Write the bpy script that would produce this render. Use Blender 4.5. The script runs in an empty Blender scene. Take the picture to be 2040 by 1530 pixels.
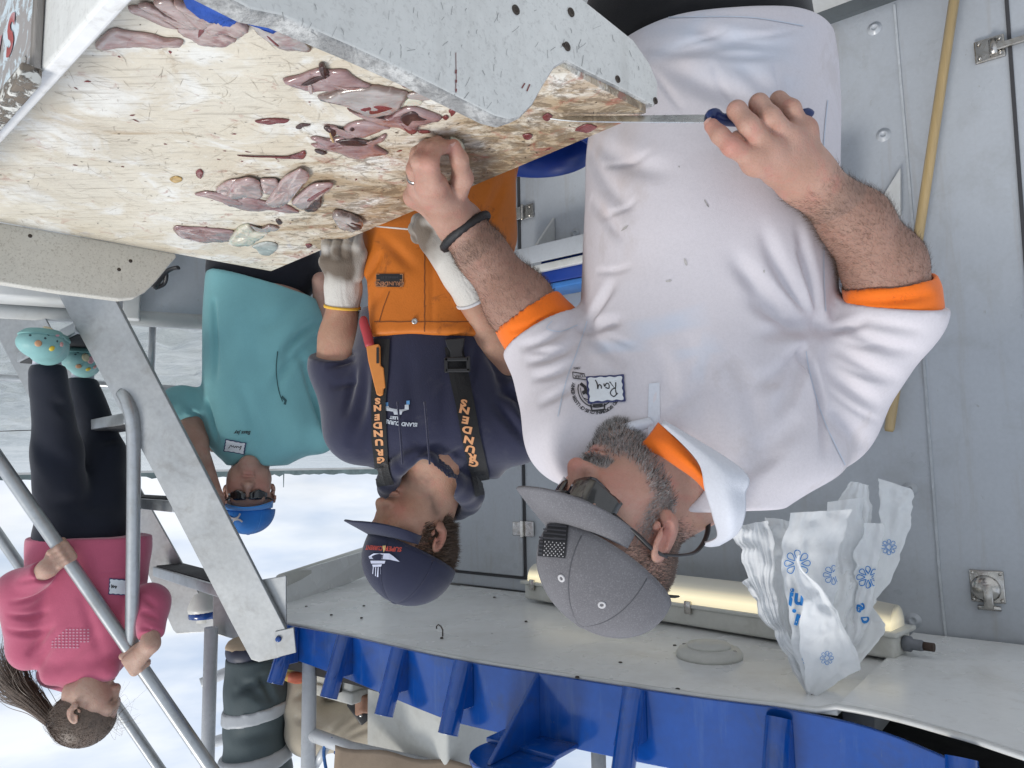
import bpy, bmesh, math, random
import numpy as np
from mathutils import Vector, Matrix
from mathutils.bvhtree import BVHTree
random.seed(7); RNG = np.random.default_rng(7)
scene = bpy.context.scene
COL = scene.collection
R = math.radians
# ---------------------------------------------------------------- camera (the photo was taken upside down)
CAMZ = 1.50; F = 1480.0; PITCH = R(6.3); ROLL = R(0.9)
fwd = Vector((0, math.cos(PITCH), -math.sin(PITCH)))
r0 = Vector((1, 0, 0)); u0 = r0.cross(fwd)
rt = r0 * math.cos(ROLL) - u0 * math.sin(ROLL)
up = u0 * math.cos(ROLL) + r0 * math.sin(ROLL)
CAM = Vector((0, 0, CAMZ))
cam_d = bpy.data.cameras.new('camera'); cam = bpy.data.objects.new('camera', cam_d); COL.objects.link(cam)
cam_d.sensor_width = 36.0; cam_d.lens = 36.0 * F / 2040.0; cam_d.clip_start = 0.05; cam_d.clip_end = 20000
m3 = Matrix((-rt, -up, -fwd)).transposed()
cam.matrix_world = Matrix.Translation(CAM) @ m3.to_4x4()
scene.camera = cam
# ---------------------------------------------------------------- world and sun: bright overcast
SUN_EL = R(52); SUN_AZ = R(128)   # azimuth clockwise from +Y
world = bpy.data.worlds.new('World'); scene.world = world; world.use_nodes = True
wn = world.node_tree.nodes; wl = world.node_tree.links; wn.clear()
wo = wn.new('ShaderNodeOutputWorld'); bg = wn.new('ShaderNodeBackground'); bg.inputs['Strength'].default_value = 0.1
sky = wn.new('ShaderNodeTexSky'); sky.sky_type = 'NISHITA'; sky.sun_disc = False
sky.sun_elevation = SUN_EL; sky.sun_rotation = SUN_AZ; sky.dust_density = 2.0
tc = wn.new('ShaderNodeTexCoord')
mp = wn.new('ShaderNodeMapping'); mp.inputs['Scale'].default_value = (1.2, 1.2, 4.2)
nz = wn.new('ShaderNodeTexNoise'); nz.inputs['Scale'].default_value = 2.2; nz.inputs['Detail'].default_value = 7; nz.inputs['Roughness'].default_value = .55
cr = wn.new('ShaderNodeValToRGB'); cr.color_ramp.elements[0].position = .36; cr.color_ramp.elements[1].position = .56
cr.color_ramp.elements[0].color = (.80, .80, .80, 1); cr.color_ramp.elements[1].color = (1, 1, 1, 1)
nz2 = wn.new('ShaderNodeTexNoise'); nz2.inputs['Scale'].default_value = 3.0; nz2.inputs['Detail'].default_value = 6
cc = wn.new('ShaderNodeValToRGB'); cc.color_ramp.elements[0].position = .35; cc.color_ramp.elements[1].position = .6
cc.color_ramp.elements[0].color = (5.0, 6.1, 7.9, 1); cc.color_ramp.elements[1].color = (8.6, 9.0, 9.6, 1)
mx = wn.new('ShaderNodeMix'); mx.data_type = 'RGBA'
wl.new(tc.outputs['Generated'], mp.inputs['Vector']); wl.new(mp.outputs[0], nz.inputs['Vector']); wl.new(mp.outputs[0], nz2.inputs['Vector'])
wl.new(nz.outputs['Fac'], cr.inputs[0]); wl.new(nz2.outputs['Fac'], cc.inputs[0])
wl.new(cr.outputs[0], mx.inputs[0]); wl.new(sky.outputs[0], mx.inputs[6]); wl.new(cc.outputs[0], mx.inputs[7])
wl.new(mx.outputs[2], bg.inputs['Color']); wl.new(bg.outputs[0], wo.inputs['Surface'])
sd = bpy.data.lights.new('sun', 'SUN'); sd.energy = 1.9; sd.angle = R(18); sd.color = (1, .96, .9)
sun = bpy.data.objects.new('sun', sd); COL.objects.link(sun)
sdir = Vector((math.sin(SUN_AZ) * math.cos(SUN_EL), math.cos(SUN_AZ) * math.cos(SUN_EL), math.sin(SUN_EL)))
sun.rotation_euler = sdir.to_track_quat('Z', 'Y').to_euler(); sun.location = (0, 0, 12)
vs = scene.view_settings; vs.view_transform = 'Standard'; vs.look = 'None'; vs.gamma = 1; vs.exposure = 0.2
scene.render.film_transparent = False
scene.cycles.max_bounces = 5; scene.cycles.diffuse_bounces = 3; scene.cycles.glossy_bounces = 3; scene.cycles.transmission_bounces = 4
scene.cycles.use_denoising = True
# ---------------------------------------------------------------- place helpers: photo pixel -> place
def ray(x, y):
    d = fwd + rt * ((1020 - x) / F) + up * ((y - 765) / F)
    return d
def P(x, y, D):
    d = ray(x, y); return CAM + d * (D / d.y)
def PZ(x, y, z):
    d = ray(x, y); return CAM + d * ((z - CAMZ) / d.z)
def PP(x, y, p0, n):
    d = ray(x, y); return CAM + d * ((Vector(p0) - CAM).dot(Vector(n)) / d.dot(Vector(n)))
def px(n, D): return n * D / F        # n photo pixels at depth D in metres
# ---------------------------------------------------------------- objects
def props(o, label=None, cat=None, group=None, kind=None):
    if label: o['label'] = label
    if cat: o['category'] = cat
    if group: o['group'] = group
    if kind: o['kind'] = kind
    return o
def thing(name, loc, label, cat, group=None):
    o = bpy.data.objects.new(name, None); COL.objects.link(o); o.location = Vector(loc); o.empty_display_size = .05
    return props(o, label, cat, group)
def setparent(o, par):
    if par is None: return o
    o.parent = par
    w = Vector((0, 0, 0)); q = par
    while q is not None:
        w += q.location; q = q.parent
    o.location = o.location - w
    return o
def mesh(name, vs_, fs, m=None, par=None, smooth=True, mats=None, fmat=None):
    me = bpy.data.meshes.new(name)
    vs_ = np.asarray(vs_, dtype=np.float64)
    if isinstance(fs, np.ndarray):
        k = fs.shape[1]; nf = len(fs)
        me.vertices.add(len(vs_)); me.vertices.foreach_set('co', vs_.ravel())
        me.loops.add(nf * k); me.loops.foreach_set('vertex_index', fs.astype(np.int32).ravel())
        me.polygons.add(nf); me.polygons.foreach_set('loop_start', np.arange(0, nf * k, k, dtype=np.int32))
        me.update(calc_edges=True); me.validate()
    else:
        me.from_pydata([tuple(v) for v in vs_], [], fs)
    if smooth: me.polygons.foreach_set('use_smooth', [True] * len(me.polygons))
    for mm in (mats or ([m] if m else [])): me.materials.append(mm)
    if fmat is not None: me.polygons.foreach_set('material_index', np.asarray(fmat, dtype=np.int32))
    me.update()
    o = bpy.data.objects.new(name, me); COL.objects.link(o)
    return setparent(o, par)
def attr(o, name, vals):
    a = o.data.attributes.new(name, 'FLOAT', 'POINT'); a.data.foreach_set('value', np.asarray(vals, dtype=np.float32)); return o
def bevel(o, w, seg=2):
    md = o.modifiers.new('bevel', 'BEVEL'); md.width = w; md.segments = seg; md.limit_method = 'ANGLE'; md.angle_limit = R(35); return o
AX = (Vector((1, 0, 0)), Vector((0, 1, 0)), Vector((0, 0, 1)))
def boxvf(c, h, ax=AX):
    c = Vector(c); v = []
    for i in (-1, 1):
        for j in (-1, 1):
            for k in (-1, 1): v.append(c + ax[0] * (i * h[0]) + ax[1] * (j * h[1]) + ax[2] * (k * h[2]))
    f = [(0, 1, 3, 2), (4, 6, 7, 5), (0, 4, 5, 1), (2, 3, 7, 6), (0, 2, 6, 4), (1, 5, 7, 3)]
    if ax[0].cross(ax[1]).dot(ax[2]) < 0: f = [q[::-1] for q in f]
    return v, f
def box(name, c, h, m, par=None, ax=AX, bev=0.004, seg=2):
    v, f = boxvf(c, h, ax); o = mesh(name, v, f, m, par, smooth=False)
    if bev: bevel(o, bev, seg); o.data.polygons.foreach_set('use_smooth', [True] * 6)
    return o
def prism(name, poly, ext, m, par=None, bev=0.0, seg=2):
    """poly: 3-d outline, ext: thickness vector"""
    n = len(poly); ext = Vector(ext); poly = [Vector(q) for q in poly]
    nn = Vector((0, 0, 0))
    for i in range(n): nn += poly[i].cross(poly[(i + 1) % n])
    if nn.dot(ext) > 0: poly = poly[::-1]
    v = poly + [q + ext for q in poly]
    f = [tuple(range(n)), tuple(range(2 * n - 1, n - 1, -1))]
    for i in range(n):
        j = (i + 1) % n; f.append((j, i, n + i, n + j))
    o = mesh(name, v, f, m, par, smooth=False)
    if bev: bevel(o, bev, seg)
    return o
def frames(pts):
    pts = [Vector(p) for p in pts]; n = len(pts); T = []
    for i in range(n):
        a = pts[max(i - 1, 0)]; b = pts[min(i + 1, n - 1)]; T.append((b - a).normalized())
    ref = Vector((0, 0, 1)) if abs(T[0].z) < .9 else Vector((0, 1, 0))
    x = T[0].cross(ref).normalized(); out = []
    for t in T:
        x = (x - t * x.dot(t)).normalized(); out.append((x, t.cross(x)))
    return pts, T, out
def tubevf(pts, rad, seg=12, cap=True, flat=1.0):
    pts, T, fr = frames(pts); n = len(pts); rad = rad if hasattr(rad, '__len__') else [rad] * n
    v = []; f = []
    for p, (x, y), r in zip(pts, fr, rad):
        for k in range(seg):
            a = 2 * math.pi * k / seg; v.append(p + x * (r * math.cos(a)) + y * (r * flat * math.sin(a)))
    for i in range(n - 1):
        for k in range(seg):
            l = (k + 1) % seg; f.append((i * seg + k, i * seg + l, (i + 1) * seg + l, (i + 1) * seg + k))
    if cap: f.append(tuple(range(seg - 1, -1, -1))); f.append(tuple((n - 1) * seg + k for k in range(seg)))
    return v, f
def tube(name, pts, rad, m, par=None, seg=14, cap=True, flat=1.0):
    v, f = tubevf(pts, rad, seg, cap, flat)
    o = mesh(name, v, f, m, par)
    if cap:
        for q in (-1, -2): o.data.polygons[q].use_smooth = False
    return o
def merge(parts):
    V = []; Fc = []
    for v, f in parts:
        o = len(V); V += list(v); Fc += [tuple(i + o for i in q) for q in f]
    return V, Fc
def spline(pts, n, closed=False):
    """Catmull-Rom resample of a list of points"""
    p = np.array([list(q) for q in pts], float); m = len(p)
    if closed: idx = lambda i: p[i % m]; span = m
    else: idx = lambda i: p[min(max(i, 0), m - 1)]; span = m - 1
    out = []
    for t in np.linspace(0, span, n, endpoint=not closed):
        i = min(int(t), span - 1); u = t - i
        a, b, c, d = idx(i - 1), idx(i), idx(i + 1), idx(i + 2)
        out.append(.5 * ((2 * b) + (-a + c) * u + (2 * a - 5 * b + 4 * c - d) * u * u + (-a + 3 * b - 3 * c + d) * u ** 3))
    return np.array(out)
def lathe(name, prof, c, m, par=None, axis=Vector((0, 0, 1)), seg=32, sx=1.0):
    axis = Vector(axis).normalized(); x = axis.orthogonal().normalized(); y = axis.cross(x); c = Vector(c)
    v = []; f = []
    for r, z in prof:
        for k in range(seg):
            a = 2 * math.pi * k / seg; v.append(c + x * (r * sx * math.cos(a)) + y * (r * math.sin(a)) + axis * z)
    for i in range(len(prof) - 1):
        for k in range(seg):
            l = (k + 1) % seg; f.append((i * seg + k, i * seg + l, (i + 1) * seg + l, (i + 1) * seg + k))
    f.append(tuple(range(seg - 1, -1, -1))); f.append(tuple((len(prof) - 1) * seg + k for k in range(seg)))
    return mesh(name, v, f, m, par)
# ---------------------------------------------------------------- materials
MATS = {}
def nodes(name):
    m = bpy.data.materials.new(name); m.use_nodes = True; nt = m.node_tree
    return m, nt, nt.nodes, nt.links, nt.nodes['Principled BSDF']
def rgb(c): return (c[0], c[1], c[2], 1)
def mul(c, k): return tuple(min(1, x * k) for x in c)
def noise(nt, vec, scale, detail=4, rough=.55, dist=0.0, stretch=None):
    n = nt.nodes.new('ShaderNodeTexNoise'); n.inputs['Scale'].default_value = scale; n.inputs['Detail'].default_value = detail
    n.inputs['Roughness'].default_value = rough; n.inputs['Distortion'].default_value = dist
    if stretch:
        mpp = nt.nodes.new('ShaderNodeMapping'); mpp.inputs['Scale'].default_value = stretch[:3]
        if len(stretch) > 3: mpp.inputs['Rotation'].default_value = (0, 0, stretch[3])
        nt.links.new(vec, mpp.inputs['Vector']); vec = mpp.outputs[0]
    nt.links.new(vec, n.inputs['Vector']); return n.outputs['Fac']
def ramp(nt, fac, p0, p1, c0=(0, 0, 0), c1=(1, 1, 1)):
    r = nt.nodes.new('ShaderNodeValToRGB'); e = r.color_ramp.elements
    e[0].position = p0; e[1].position = p1; e[0].color = rgb(c0); e[1].color = rgb(c1)
    nt.links.new(fac, r.inputs[0]); return r.outputs[0]
def mixc(nt, fac, a, b, mode='MIX'):
    x = nt.nodes.new('ShaderNodeMix'); x.data_type = 'RGBA'; x.blend_type = mode
    for sock, val in ((x.inputs[0], fac), (x.inputs[6], a), (x.inputs[7], b)):
        if hasattr(val, 'is_output') or isinstance(val, bpy.types.NodeSocket): nt.links.new(val, sock)
        elif isinstance(val, (int, float)): sock.default_value = val
        else: sock.default_value = rgb(val)
    return x.outputs[2]
def math_(nt, op, a, b=0.0, clamp=False):
    x = nt.nodes.new('ShaderNodeMath'); x.operation = op; x.use_clamp = clamp
    for s, val in ((x.inputs[0], a), (x.inputs[1], b)):
        if isinstance(val, bpy.types.NodeSocket): nt.links.new(val, s)
        else: s.default_value = val
    return x.outputs[0]
def coords(nt): return nt.nodes.new('ShaderNodeTexCoord').outputs['Object']
def attrib(nt, name):
    a = nt.nodes.new('ShaderNodeAttribute'); a.attribute_name = name; return a.outputs['Fac']
def bump(nt, b, h, strength=.3, dist=.002):
    n = nt.nodes.new('ShaderNodeBump'); n.inputs['Strength'].default_value = strength; n.inputs['Distance'].default_value = dist
    nt.links.new(h, n.inputs['Height']); nt.links.new(n.outputs[0], b.inputs['Normal'])
def pmat(name, base, rough=.5, metal=0, var=.12, vs=6, fine=.06, fs=60, bs=0, bscale=120, dirt=None, dirt_amt=.0, dscale=9, spec=.5, sss=0, coat=0, alpha=1, stretch=None, emit=None, runs=None):
    """plain surface: base colour with broad and fine unevenness, optional dirt patches and bump"""
    m, nt, N, L, b = nodes(name); co = coords(nt)
    c = mixc(nt, ramp(nt, noise(nt, co, vs, 5, .6, .3, stretch), .3, .7), mul(base, 1 - var), mul(base, 1 + var * .6))
    c = mixc(nt, ramp(nt, noise(nt, co, fs, 3, .6, 0, stretch), .35, .65), mixc(nt, 1.0, c, (1 - fine,) * 3, 'MULTIPLY'), c)
    if dirt: c = mixc(nt, math_(nt, 'MULTIPLY', ramp(nt, noise(nt, co, dscale, 7, .68, .5), .52, .68), dirt_amt), c, dirt)
    if runs:
        c = mixc(nt, math_(nt, 'MULTIPLY', ramp(nt, noise(nt, co, 26, 5, .65, .3, (1, 1, .09)), .56, .70), runs[1]), c, runs[0])
        c = mixc(nt, math_(nt, 'MULTIPLY', ramp(nt, noise(nt, co, 48, 4, .6, .6, (1.4, 1.4, .5)), .69, .73), runs[1] * 1.6), c, mul(runs[0], .6))
    L.new(c, b.inputs['Base Color'])
    rr = ramp(nt, noise(nt, co, vs * 2.3, 4), .3, .7, (max(0, rough - .07),) * 3, (min(1, rough + .07),) * 3); L.new(rr, b.inputs['Roughness'])
    b.inputs['Metallic'].default_value = metal; b.inputs['Specular IOR Level'].default_value = spec
    if bs: bump(nt, b, noise(nt, co, bscale, 4, .6, 0, stretch), bs)
    if sss:
        b.inputs['Subsurface Weight'].default_value = sss; b.inputs['Subsurface Radius'].default_value = (.012, .005, .003); b.inputs['Subsurface Scale'].default_value = 1
    if coat: b.inputs['Coat Weight'].default_value = coat; b.inputs['Coat Roughness'].default_value = .12
    if alpha < 1: b.inputs['Alpha'].default_value = alpha
    if emit: b.inputs['Emission Color'].default_value = rgb(emit[0]); b.inputs['Emission Strength'].default_value = emit[1]
    MATS[name] = m; return m
M_white = pmat('white_paint', (.62, .63, .62), .34, var=.07, vs=2.5, fine=.04, bs=.05, bscale=35, dirt=(.30, .27, .22), dirt_amt=.25, dscale=5)
M_cabin = pmat('cabin_paint', (.47, .50, .54), .33, var=.06, vs=2.2, fine=.05, fs=90, bs=.07, bscale=60, dirt=(.25, .24, .22), dirt_amt=.22, dscale=6, runs=((.33, .28, .22), .22))
M_ceil = pmat('ceiling_panel', (.84, .85, .84), .26, var=.08, vs=1.7, fine=.03, dirt=(.45, .42, .36), dirt_amt=.25, dscale=4, bs=.03, bscale=9, runs=((.42, .38, .32), .16))
M_blue = pmat('blue_gloss_paint', (.003, .058, .29), .17, var=.22, vs=5, fine=.08, bs=.25, bscale=22, dirt=(.03, .045, .09), dirt_amt=.4, dscale=11, coat=.3, runs=((.10, .17, .32), .25))
M_alu = pmat('aluminium', (.40, .41, .41), .42, metal=.75, var=.16, vs=4, fine=.1, fs=70, bs=.06, bscale=80, dirt=(.22, .21, .19), dirt_amt=.4, dscale=12)
M_alup = pmat('aluminium_pipe', (.44, .46, .47), .38, metal=.7, var=.12, vs=7, fine=.08, dirt=(.25, .23, .20), dirt_amt=.3, dscale=20)
M_steel = pmat('stainless', (.52, .50, .47), .22, metal=1, var=.2, vs=30, fine=.12, dirt=(.25, .19, .12), dirt_amt=.4, dscale=40)
M_black = pmat('black_plastic', (.018, .018, .02), .4, var=.2)
M_gap_shade = pmat('gap_shade', (.02, .018, .018), .8, var=.3, vs=12)
M_deck = pmat('deck_paint', (.64, .65, .65), .6, var=.1, vs=3, bs=.3, bscale=300, dirt=(.16, .15, .14), dirt_amt=.4)
M_caulk = pmat('dark_gap', (.05, .05, .055), .7)
M_seam = pmat('weld_seam', (.48, .51, .54), .36, var=.15, vs=40, bs=.3, bscale=200)
# ================================================================ the setting
CEIL = CAMZ + .52
e1 = Vector((.788, .616, 0)).normalized(); e2 = Vector((-e1.y, e1.x, 0)); EZ = Vector((0, 0, 1))
W0 = PZ(1060, 1180, CEIL); W0.z = 0          # a point of the cabin wall line
def wall_at(x, y): return PP(x, y, W0, e2)
def wall_pt(s, z, off=0.0): return W0 + e1 * s - e2 * off + EZ * z
def wall_s(x, y): q = wall_at(x, y); return (q - W0).dot(e1), q.z
# deck, water, far shore
v = [(-6, -6, 0), (7, -6, 0), (7, 7.2, 0), (-6, 7.2, 0)]
o = mesh('deck', v, [(0, 1, 2, 3)], M_deck, smooth=False); props(o, kind='structure')
m, nt, N, L, b = nodes('sea_water'); co = coords(nt)
L.new(mixc(nt, ramp(nt, noise(nt, co, .05, 3), .4, .6), (.30, .33, .33), (.40, .425, .42)), b.inputs['Base Color'])
b.inputs['Roughness'].default_value = .22; b.inputs['IOR'].default_value = 1.33
h1 = noise(nt, co, 1.5, 8, .66, .8, (.8, 2.0, 1)); h2 = noise(nt, co, .22, 4, .55, .5, (.8, 2.4, 1))
hh = math_(nt, 'ADD', math_(nt, 'MULTIPLY', h1, .6), math_(nt, 'MULTIPLY', h2, 1.6)); bump(nt, b, hh, 1.0, .30)
M_water = m
# near patch with real swells, then a flat sheet beyond (lies a little lower)
n = 260; ys = 4 * np.exp(np.linspace(0, math.log(60), n)); ux = np.linspace(-.25, 1.15, n); Y = np.repeat(ys[None, :], n, 0); X = ux[:, None] * (Y + 3)
wr_ = np.random.default_rng(2); Z = np.full_like(X, -1.6)
for k in range(14):
    wl_ = wr_.uniform(.55, 3.2); an_ = math.pi / 2 + wr_.normal() * .55; Z += .016 * wl_ * np.sin((X * math.cos(an_) + Y * math.sin(an_)) * 2 * math.pi / wl_ + wr_.uniform(0, 6) + 1.2 * np.sin(X * .31 * k + Y * .17)) * np.clip(wl_ / (Y * .03), 0, 1)
idx = np.arange(n * n).reshape(n, n); q = np.stack([idx[:-1, :-1], idx[1:, :-1], idx[1:, 1:], idx[:-1, 1:]], -1).reshape(-1, 4)
o = mesh('water', np.stack([X, Y, Z], -1).reshape(-1, 3), q, M_water); props(o, kind='structure')
o = mesh('water_far', [(-9000, -2000, -1.8), (9000, -2000, -1.8), (9000, 9000, -1.8), (-9000, 9000, -1.8)], [(0, 1, 2, 3)], M_water, smooth=False); props(o, kind='structure')
M_shore = pmat('far_shore_trees', (.11, .15, .155), .9, var=.35, vs=.02, fine=.2, fs=.1)
M_sand = pmat('far_beach', (.30, .31, .31), .9, var=.2, vs=.02)
rr = random.Random(3); vv = []; ff = []
for i in range(400):
    a = R(-70 + 140 * i / 399); d = 2600
    hgt = 14 + 7 * rr.random() + 9 * abs(math.sin(i * .13)) * rr.random()
    x, y = d * math.sin(a), d * math.cos(a)
    vv += [(x, y, 2.5), (x * 1.004, y * 1.004, hgt), (x * 1.03, y * 1.03, 2.5)]
for i in range(399):
    for k in (0, 1): ff.append((i * 3 + k, (i + 1) * 3 + k, (i + 1) * 3 + k + 1, i * 3 + k + 1))
o = mesh('far_shore', vv, ff, M_shore, smooth=False); props(o, 'low wooded shore along the horizon', kind='structure')
vv = []; ff = []
for i in range(100):
    a = R(-70 + 140 * i / 99)
    for d, z in ((2560, -2.2), (2575, 4.5), (2640, 3.4)): vv.append((d * math.sin(a), d * math.cos(a), z))
for i in range(99):
    for k in (0, 1): ff.append((i * 3 + k, (i + 1) * 3 + k, (i + 1) * 3 + k + 1, i * 3 + k + 1))
o = mesh('far_beach', vv, ff, M_sand, smooth=False); props(o, kind='structure')
t = P(565, 960, 2500); o = tube('far_mast', [Vector((t.x, t.y, 2)), Vector((t.x, t.y, 60))], [2.2, 1.2], M_shore, seg=6)
props(o, 'thin mast standing on the far shore by the blue cap', 'mast')

# ---------------------------------------------------------------- cabin with its door
sL, _ = wall_s(2040, 1310); s0, s1 = sL - .9, wall_s(762, 972)[0]
sd0, zd0 = wall_s(1045, 1148)                     # door: right of this line
sdoor_end = s1 - .10
cabin = thing('cabin', wall_pt(0, 0), 'grey painted metal cabin wall with doors behind the two men', 'cabin')
box('wall', wall_pt((s0 + s1) / 2, CEIL / 2, -.05), ((s1 - s0) / 2, .05, CEIL / 2 - .001), M_cabin, cabin, (e1, e2, EZ), .004)
box('end_wall', wall_pt(s1 - .04, CEIL / 2 - .03, -1.3), (.04, 1.18, CEIL / 2 - .03), M_cabin, cabin, (e1, e2, EZ), .004)
# right-hand door leaf, its rebate shown as a dark joint
zdt = zd0
def strip(name, sA, zA, sB, zB, w, m, off=.002, th=.003, par=cabin):
    a = wall_pt(sA, zA); b_ = wall_pt(sB, zB); d = (b_ - a); ln = d.length; d.normalize(); nrm = d.cross(e2)
    return box(name, (a + b_) / 2 - e2 * off, (ln / 2, th, w / 2), m, par, (d, -e2, nrm), 0)
door = box('door', wall_pt((sd0 + sdoor_end) / 2, (zdt + .12) / 2, .004), ((sdoor_end - sd0) / 2, .010, (zdt - .12) / 2), M_cabin, cabin, (e1, e2, EZ), .006, 3)
strip('door_gap', sd0 - .006, .1, sd0 - .006, zdt, .013, M_caulk); strip('door_gap', sd0 - .012, zdt + .006, sdoor_end, zdt + .006, .014, M_caulk)
def hinge(x, y, par=cabin, flip=1, name='hinge'):
    s, z = wall_s(x, y); parts = []
    parts.append(boxvf(wall_pt(s + .028 * flip, z, .016), (.022, .004, .028), (e1, e2, EZ)))
    parts.append(boxvf(wall_pt(s - .030 * flip, z, .008), (.024, .004, .032), (e1, e2, EZ)))
    parts.append(tubevf([wall_pt(s, z - .035, .018), wall_pt(s, z + .035, .018)], .008, 10))
    for k in (-1, 1): parts.append(tubevf([wall_pt(s - .034 * flip, z + .02 * k, .010), wall_pt(s - .034 * flip, z + .02 * k, .015)], .005, 8))
    v, f = merge(parts); o = mesh(name, v, f, M_steel, par, smooth=False); bevel(o, .002, 1); return o
hinge(1045, 1053, flip=1); hinge(1045, 425, flip=1)
# left: upright weld seams, a dark joint, a lever hinge, rivet heads and a round flush latch
def seam(pts, w, m, name, th=.003):
    for (xa, ya), (xb, yb) in zip(pts[:-1], pts[1:]):
        sA, zA = wall_s(xa, ya); sB, zB = wall_s(xb, yb); strip(name, sA, zA, sB, zB, w, m, .003, th)
seam([(1782, 10), (1835, 640), (1872, 1140), (1886, 1281)], .007, M_seam, 'weld_seam', .002)
seam([(1886, 1281), (1770, 1267)], .006, M_seam, 'weld_seam', .002)
seam([(2001, -60), (2027, 300), (2052, 640)], .010, M_caulk, 'panel_joint')
def knob(x, y, r=.018):
    q = wall_at(x, y); return lathe('plug', [(r * 1.25, -.001), (r * 1.2, .002), (r * .8, .003), (r * .75, .007), (r * .45, .008), (r * .4, .005)], q, M_cabin, cabin, -e2, 20)
for x, y in ((1742, 57), (1760, 269), (1146, 465), (1140, 300), (1812, 975), (1820, 1236)): knob(x, y)
s, z = wall_s(1972, 100)
latch = thing('door_hasp', wall_pt(s, z), 'small steel hasp bolted across the dark joint in the cabin wall', 'hasp')
v, f = boxvf(wall_pt(s, z, .006), (.038, .006, .034), (e1, e2, EZ)); o = mesh('base_plate', v, f, M_steel, latch, False); bevel(o, .003)
for k in range(4): lathe('bolt', [(.006, 0), (.006, .004), (.003, .006)], wall_pt(s - .026 + .052 * (k % 2), z - .022 + .044 * (k // 2), .012), M_steel, latch, -e2, 10)
q = wall_pt(s - .02, z, .02); v, f = boxvf(q - e1 * .06 + EZ * .006, (.075, .006, .010), (e1, e2, EZ)); o = mesh('arm', v, f, M_steel, latch, False); bevel(o, .003)
tube('pin', [q + e1 * .01 - EZ * .02, q + e1 * .01 + EZ * .026], .011, M_steel, latch)
q = wall_at(1967, 1168); s, z = wall_s(1967, 1168)
fl = thing('flush_latch', q, 'round polished steel flush latch on the cabin wall near the ceiling', 'latch')
o = box('plate', wall_pt(s, z, .003), (.042, .004, .045), M_steel, fl, (e1, e2, EZ), .006, 3)
lathe('dome', [(.038, 0), (.037, .004), (.03, .011), (.016, .016), (.002, .017)], wall_pt(s + .004, z + .006, .006), M_steel, fl, -e2, 28)
o = box('lever', wall_pt(s - .002, z + .026, .022), (.012, .003, .034), M_steel, fl, (e1, e2, EZ), .003)
tube('lever_hinge', [wall_pt(s - .03, z + .058, .012), wall_pt(s + .026, z + .058, .012)], .007, M_steel, fl)
for a_, b_ in ((-1, 1), (1, 1), (-1, -1), (1, -1)): lathe('screw', [(.005, 0), (.005, .003), (.002, .004)], wall_pt(s + a_ * .034, z + b_ * .037, .007), M_steel, fl, -e2, 8)
# shelf on the wall with a gusset below it
sa, za = wall_s(1062, 535); sb = wall_s(1712, 500)[0]; zs = za
shelf = thing('wall_shelf', wall_pt((sa + sb) / 2, zs), 'grey metal shelf fixed along the cabin wall behind the man in white', 'shelf')
dep = .15
box('tray', wall_pt((sa + sb) / 2, zs - .02, dep / 2), ((sb - sa) / 2 if sb > sa else (sa - sb) / 2, dep / 2, .012), M_cabin, shelf, (e1, e2, EZ), .003)
box('front_lip', wall_pt((sa + sb) / 2, zs - .005, dep + .005), (abs(sb - sa) / 2, .006, .036), M_cabin, shelf, (e1, e2, EZ), .003)
box('rim', wall_pt((sa + sb) / 2, zs + .058, dep + .004), (abs(sb - sa) / 2, .012, .015), M_white, shelf, (e1, e2, EZ), .004)
sg = wall_s(1770, 420)[0]
prism('gusset', [wall_at(1797, 338) - e2 * .004, wall_at(1738, 432) - e2 * .004, wall_at(1797, 432) - e2 * .004], -e2 * .02, M_white, shelf, .002)
for s_ in (sa - .12,):
    prism('gusset', [wall_pt(s_, zs - .035, .002), wall_pt(s_, zs - .035, dep), wall_pt(s_, zs - .20, .002)], e1 * .012, M_white, shelf, .002)
# skirting: the dark grey strip low on the wall
sk0 = wall_s(1500, 20); sk1 = wall_s(1750, 15)
zk = wall_s(1700, 32)[1]
strip('skirting', s0, zk - .06, s1, zk - .06, .12, pmat('skirting_grey', (.10, .115, .125), .5, var=.2), .012, .012)
# ---------------------------------------------------------------- upper deck overhang
edge_px = [(2300, 1600), (2040, 1515), (1900, 1470), (1700, 1420), (1400, 1382), (1150, 1345), (900, 1305), (700, 1262), (560, 1237)]
edge = [PZ(x, y, CEIL) for x, y in edge_px]
deck2 = thing('upper_deck', edge[4], 'upper deck overhang with white ceiling panels and blue edge beam', 'upper deck')
ed = spline(edge, 60)
def ceil_panel(i0, i1, z0, name='ceiling_panel'):
    pts = [Vector(q) for q in ed[i0:i1 + 1]]
    back = []
    for q in (pts[-1], pts[0]):
        d = (W0 - q).dot(e2); back.append(Vector((q.x, q.y, 0)) + e2 * (d - .01))
    poly = [Vector((q.x, q.y, z0)) for q in pts] + [Vector((q.x, q.y, z0)) for q in back]
    return prism(name, poly, (0, 0, .012), M_ceil, deck2, .0015, 1)
# seams of the panels as seen: near x 1090 and x 1660 on the edge, x 860 on the ceiling
def edge_i(x): 
    q = PZ(x, 1345, CEIL); best = min(range(60), key=lambda i: abs(((1020 - 0) and (Vector(ed[i]) - CAM).x / (Vector(ed[i]) - CAM).y) - (1020 - x) / F)); return best
iA, iB = edge_i(1640), edge_i(1090)
ceil_panel(0, iA, CEIL - .012); ceil_panel(iA, iB, CEIL); ceil_panel(iB, 59, CEIL + .003)
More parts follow.
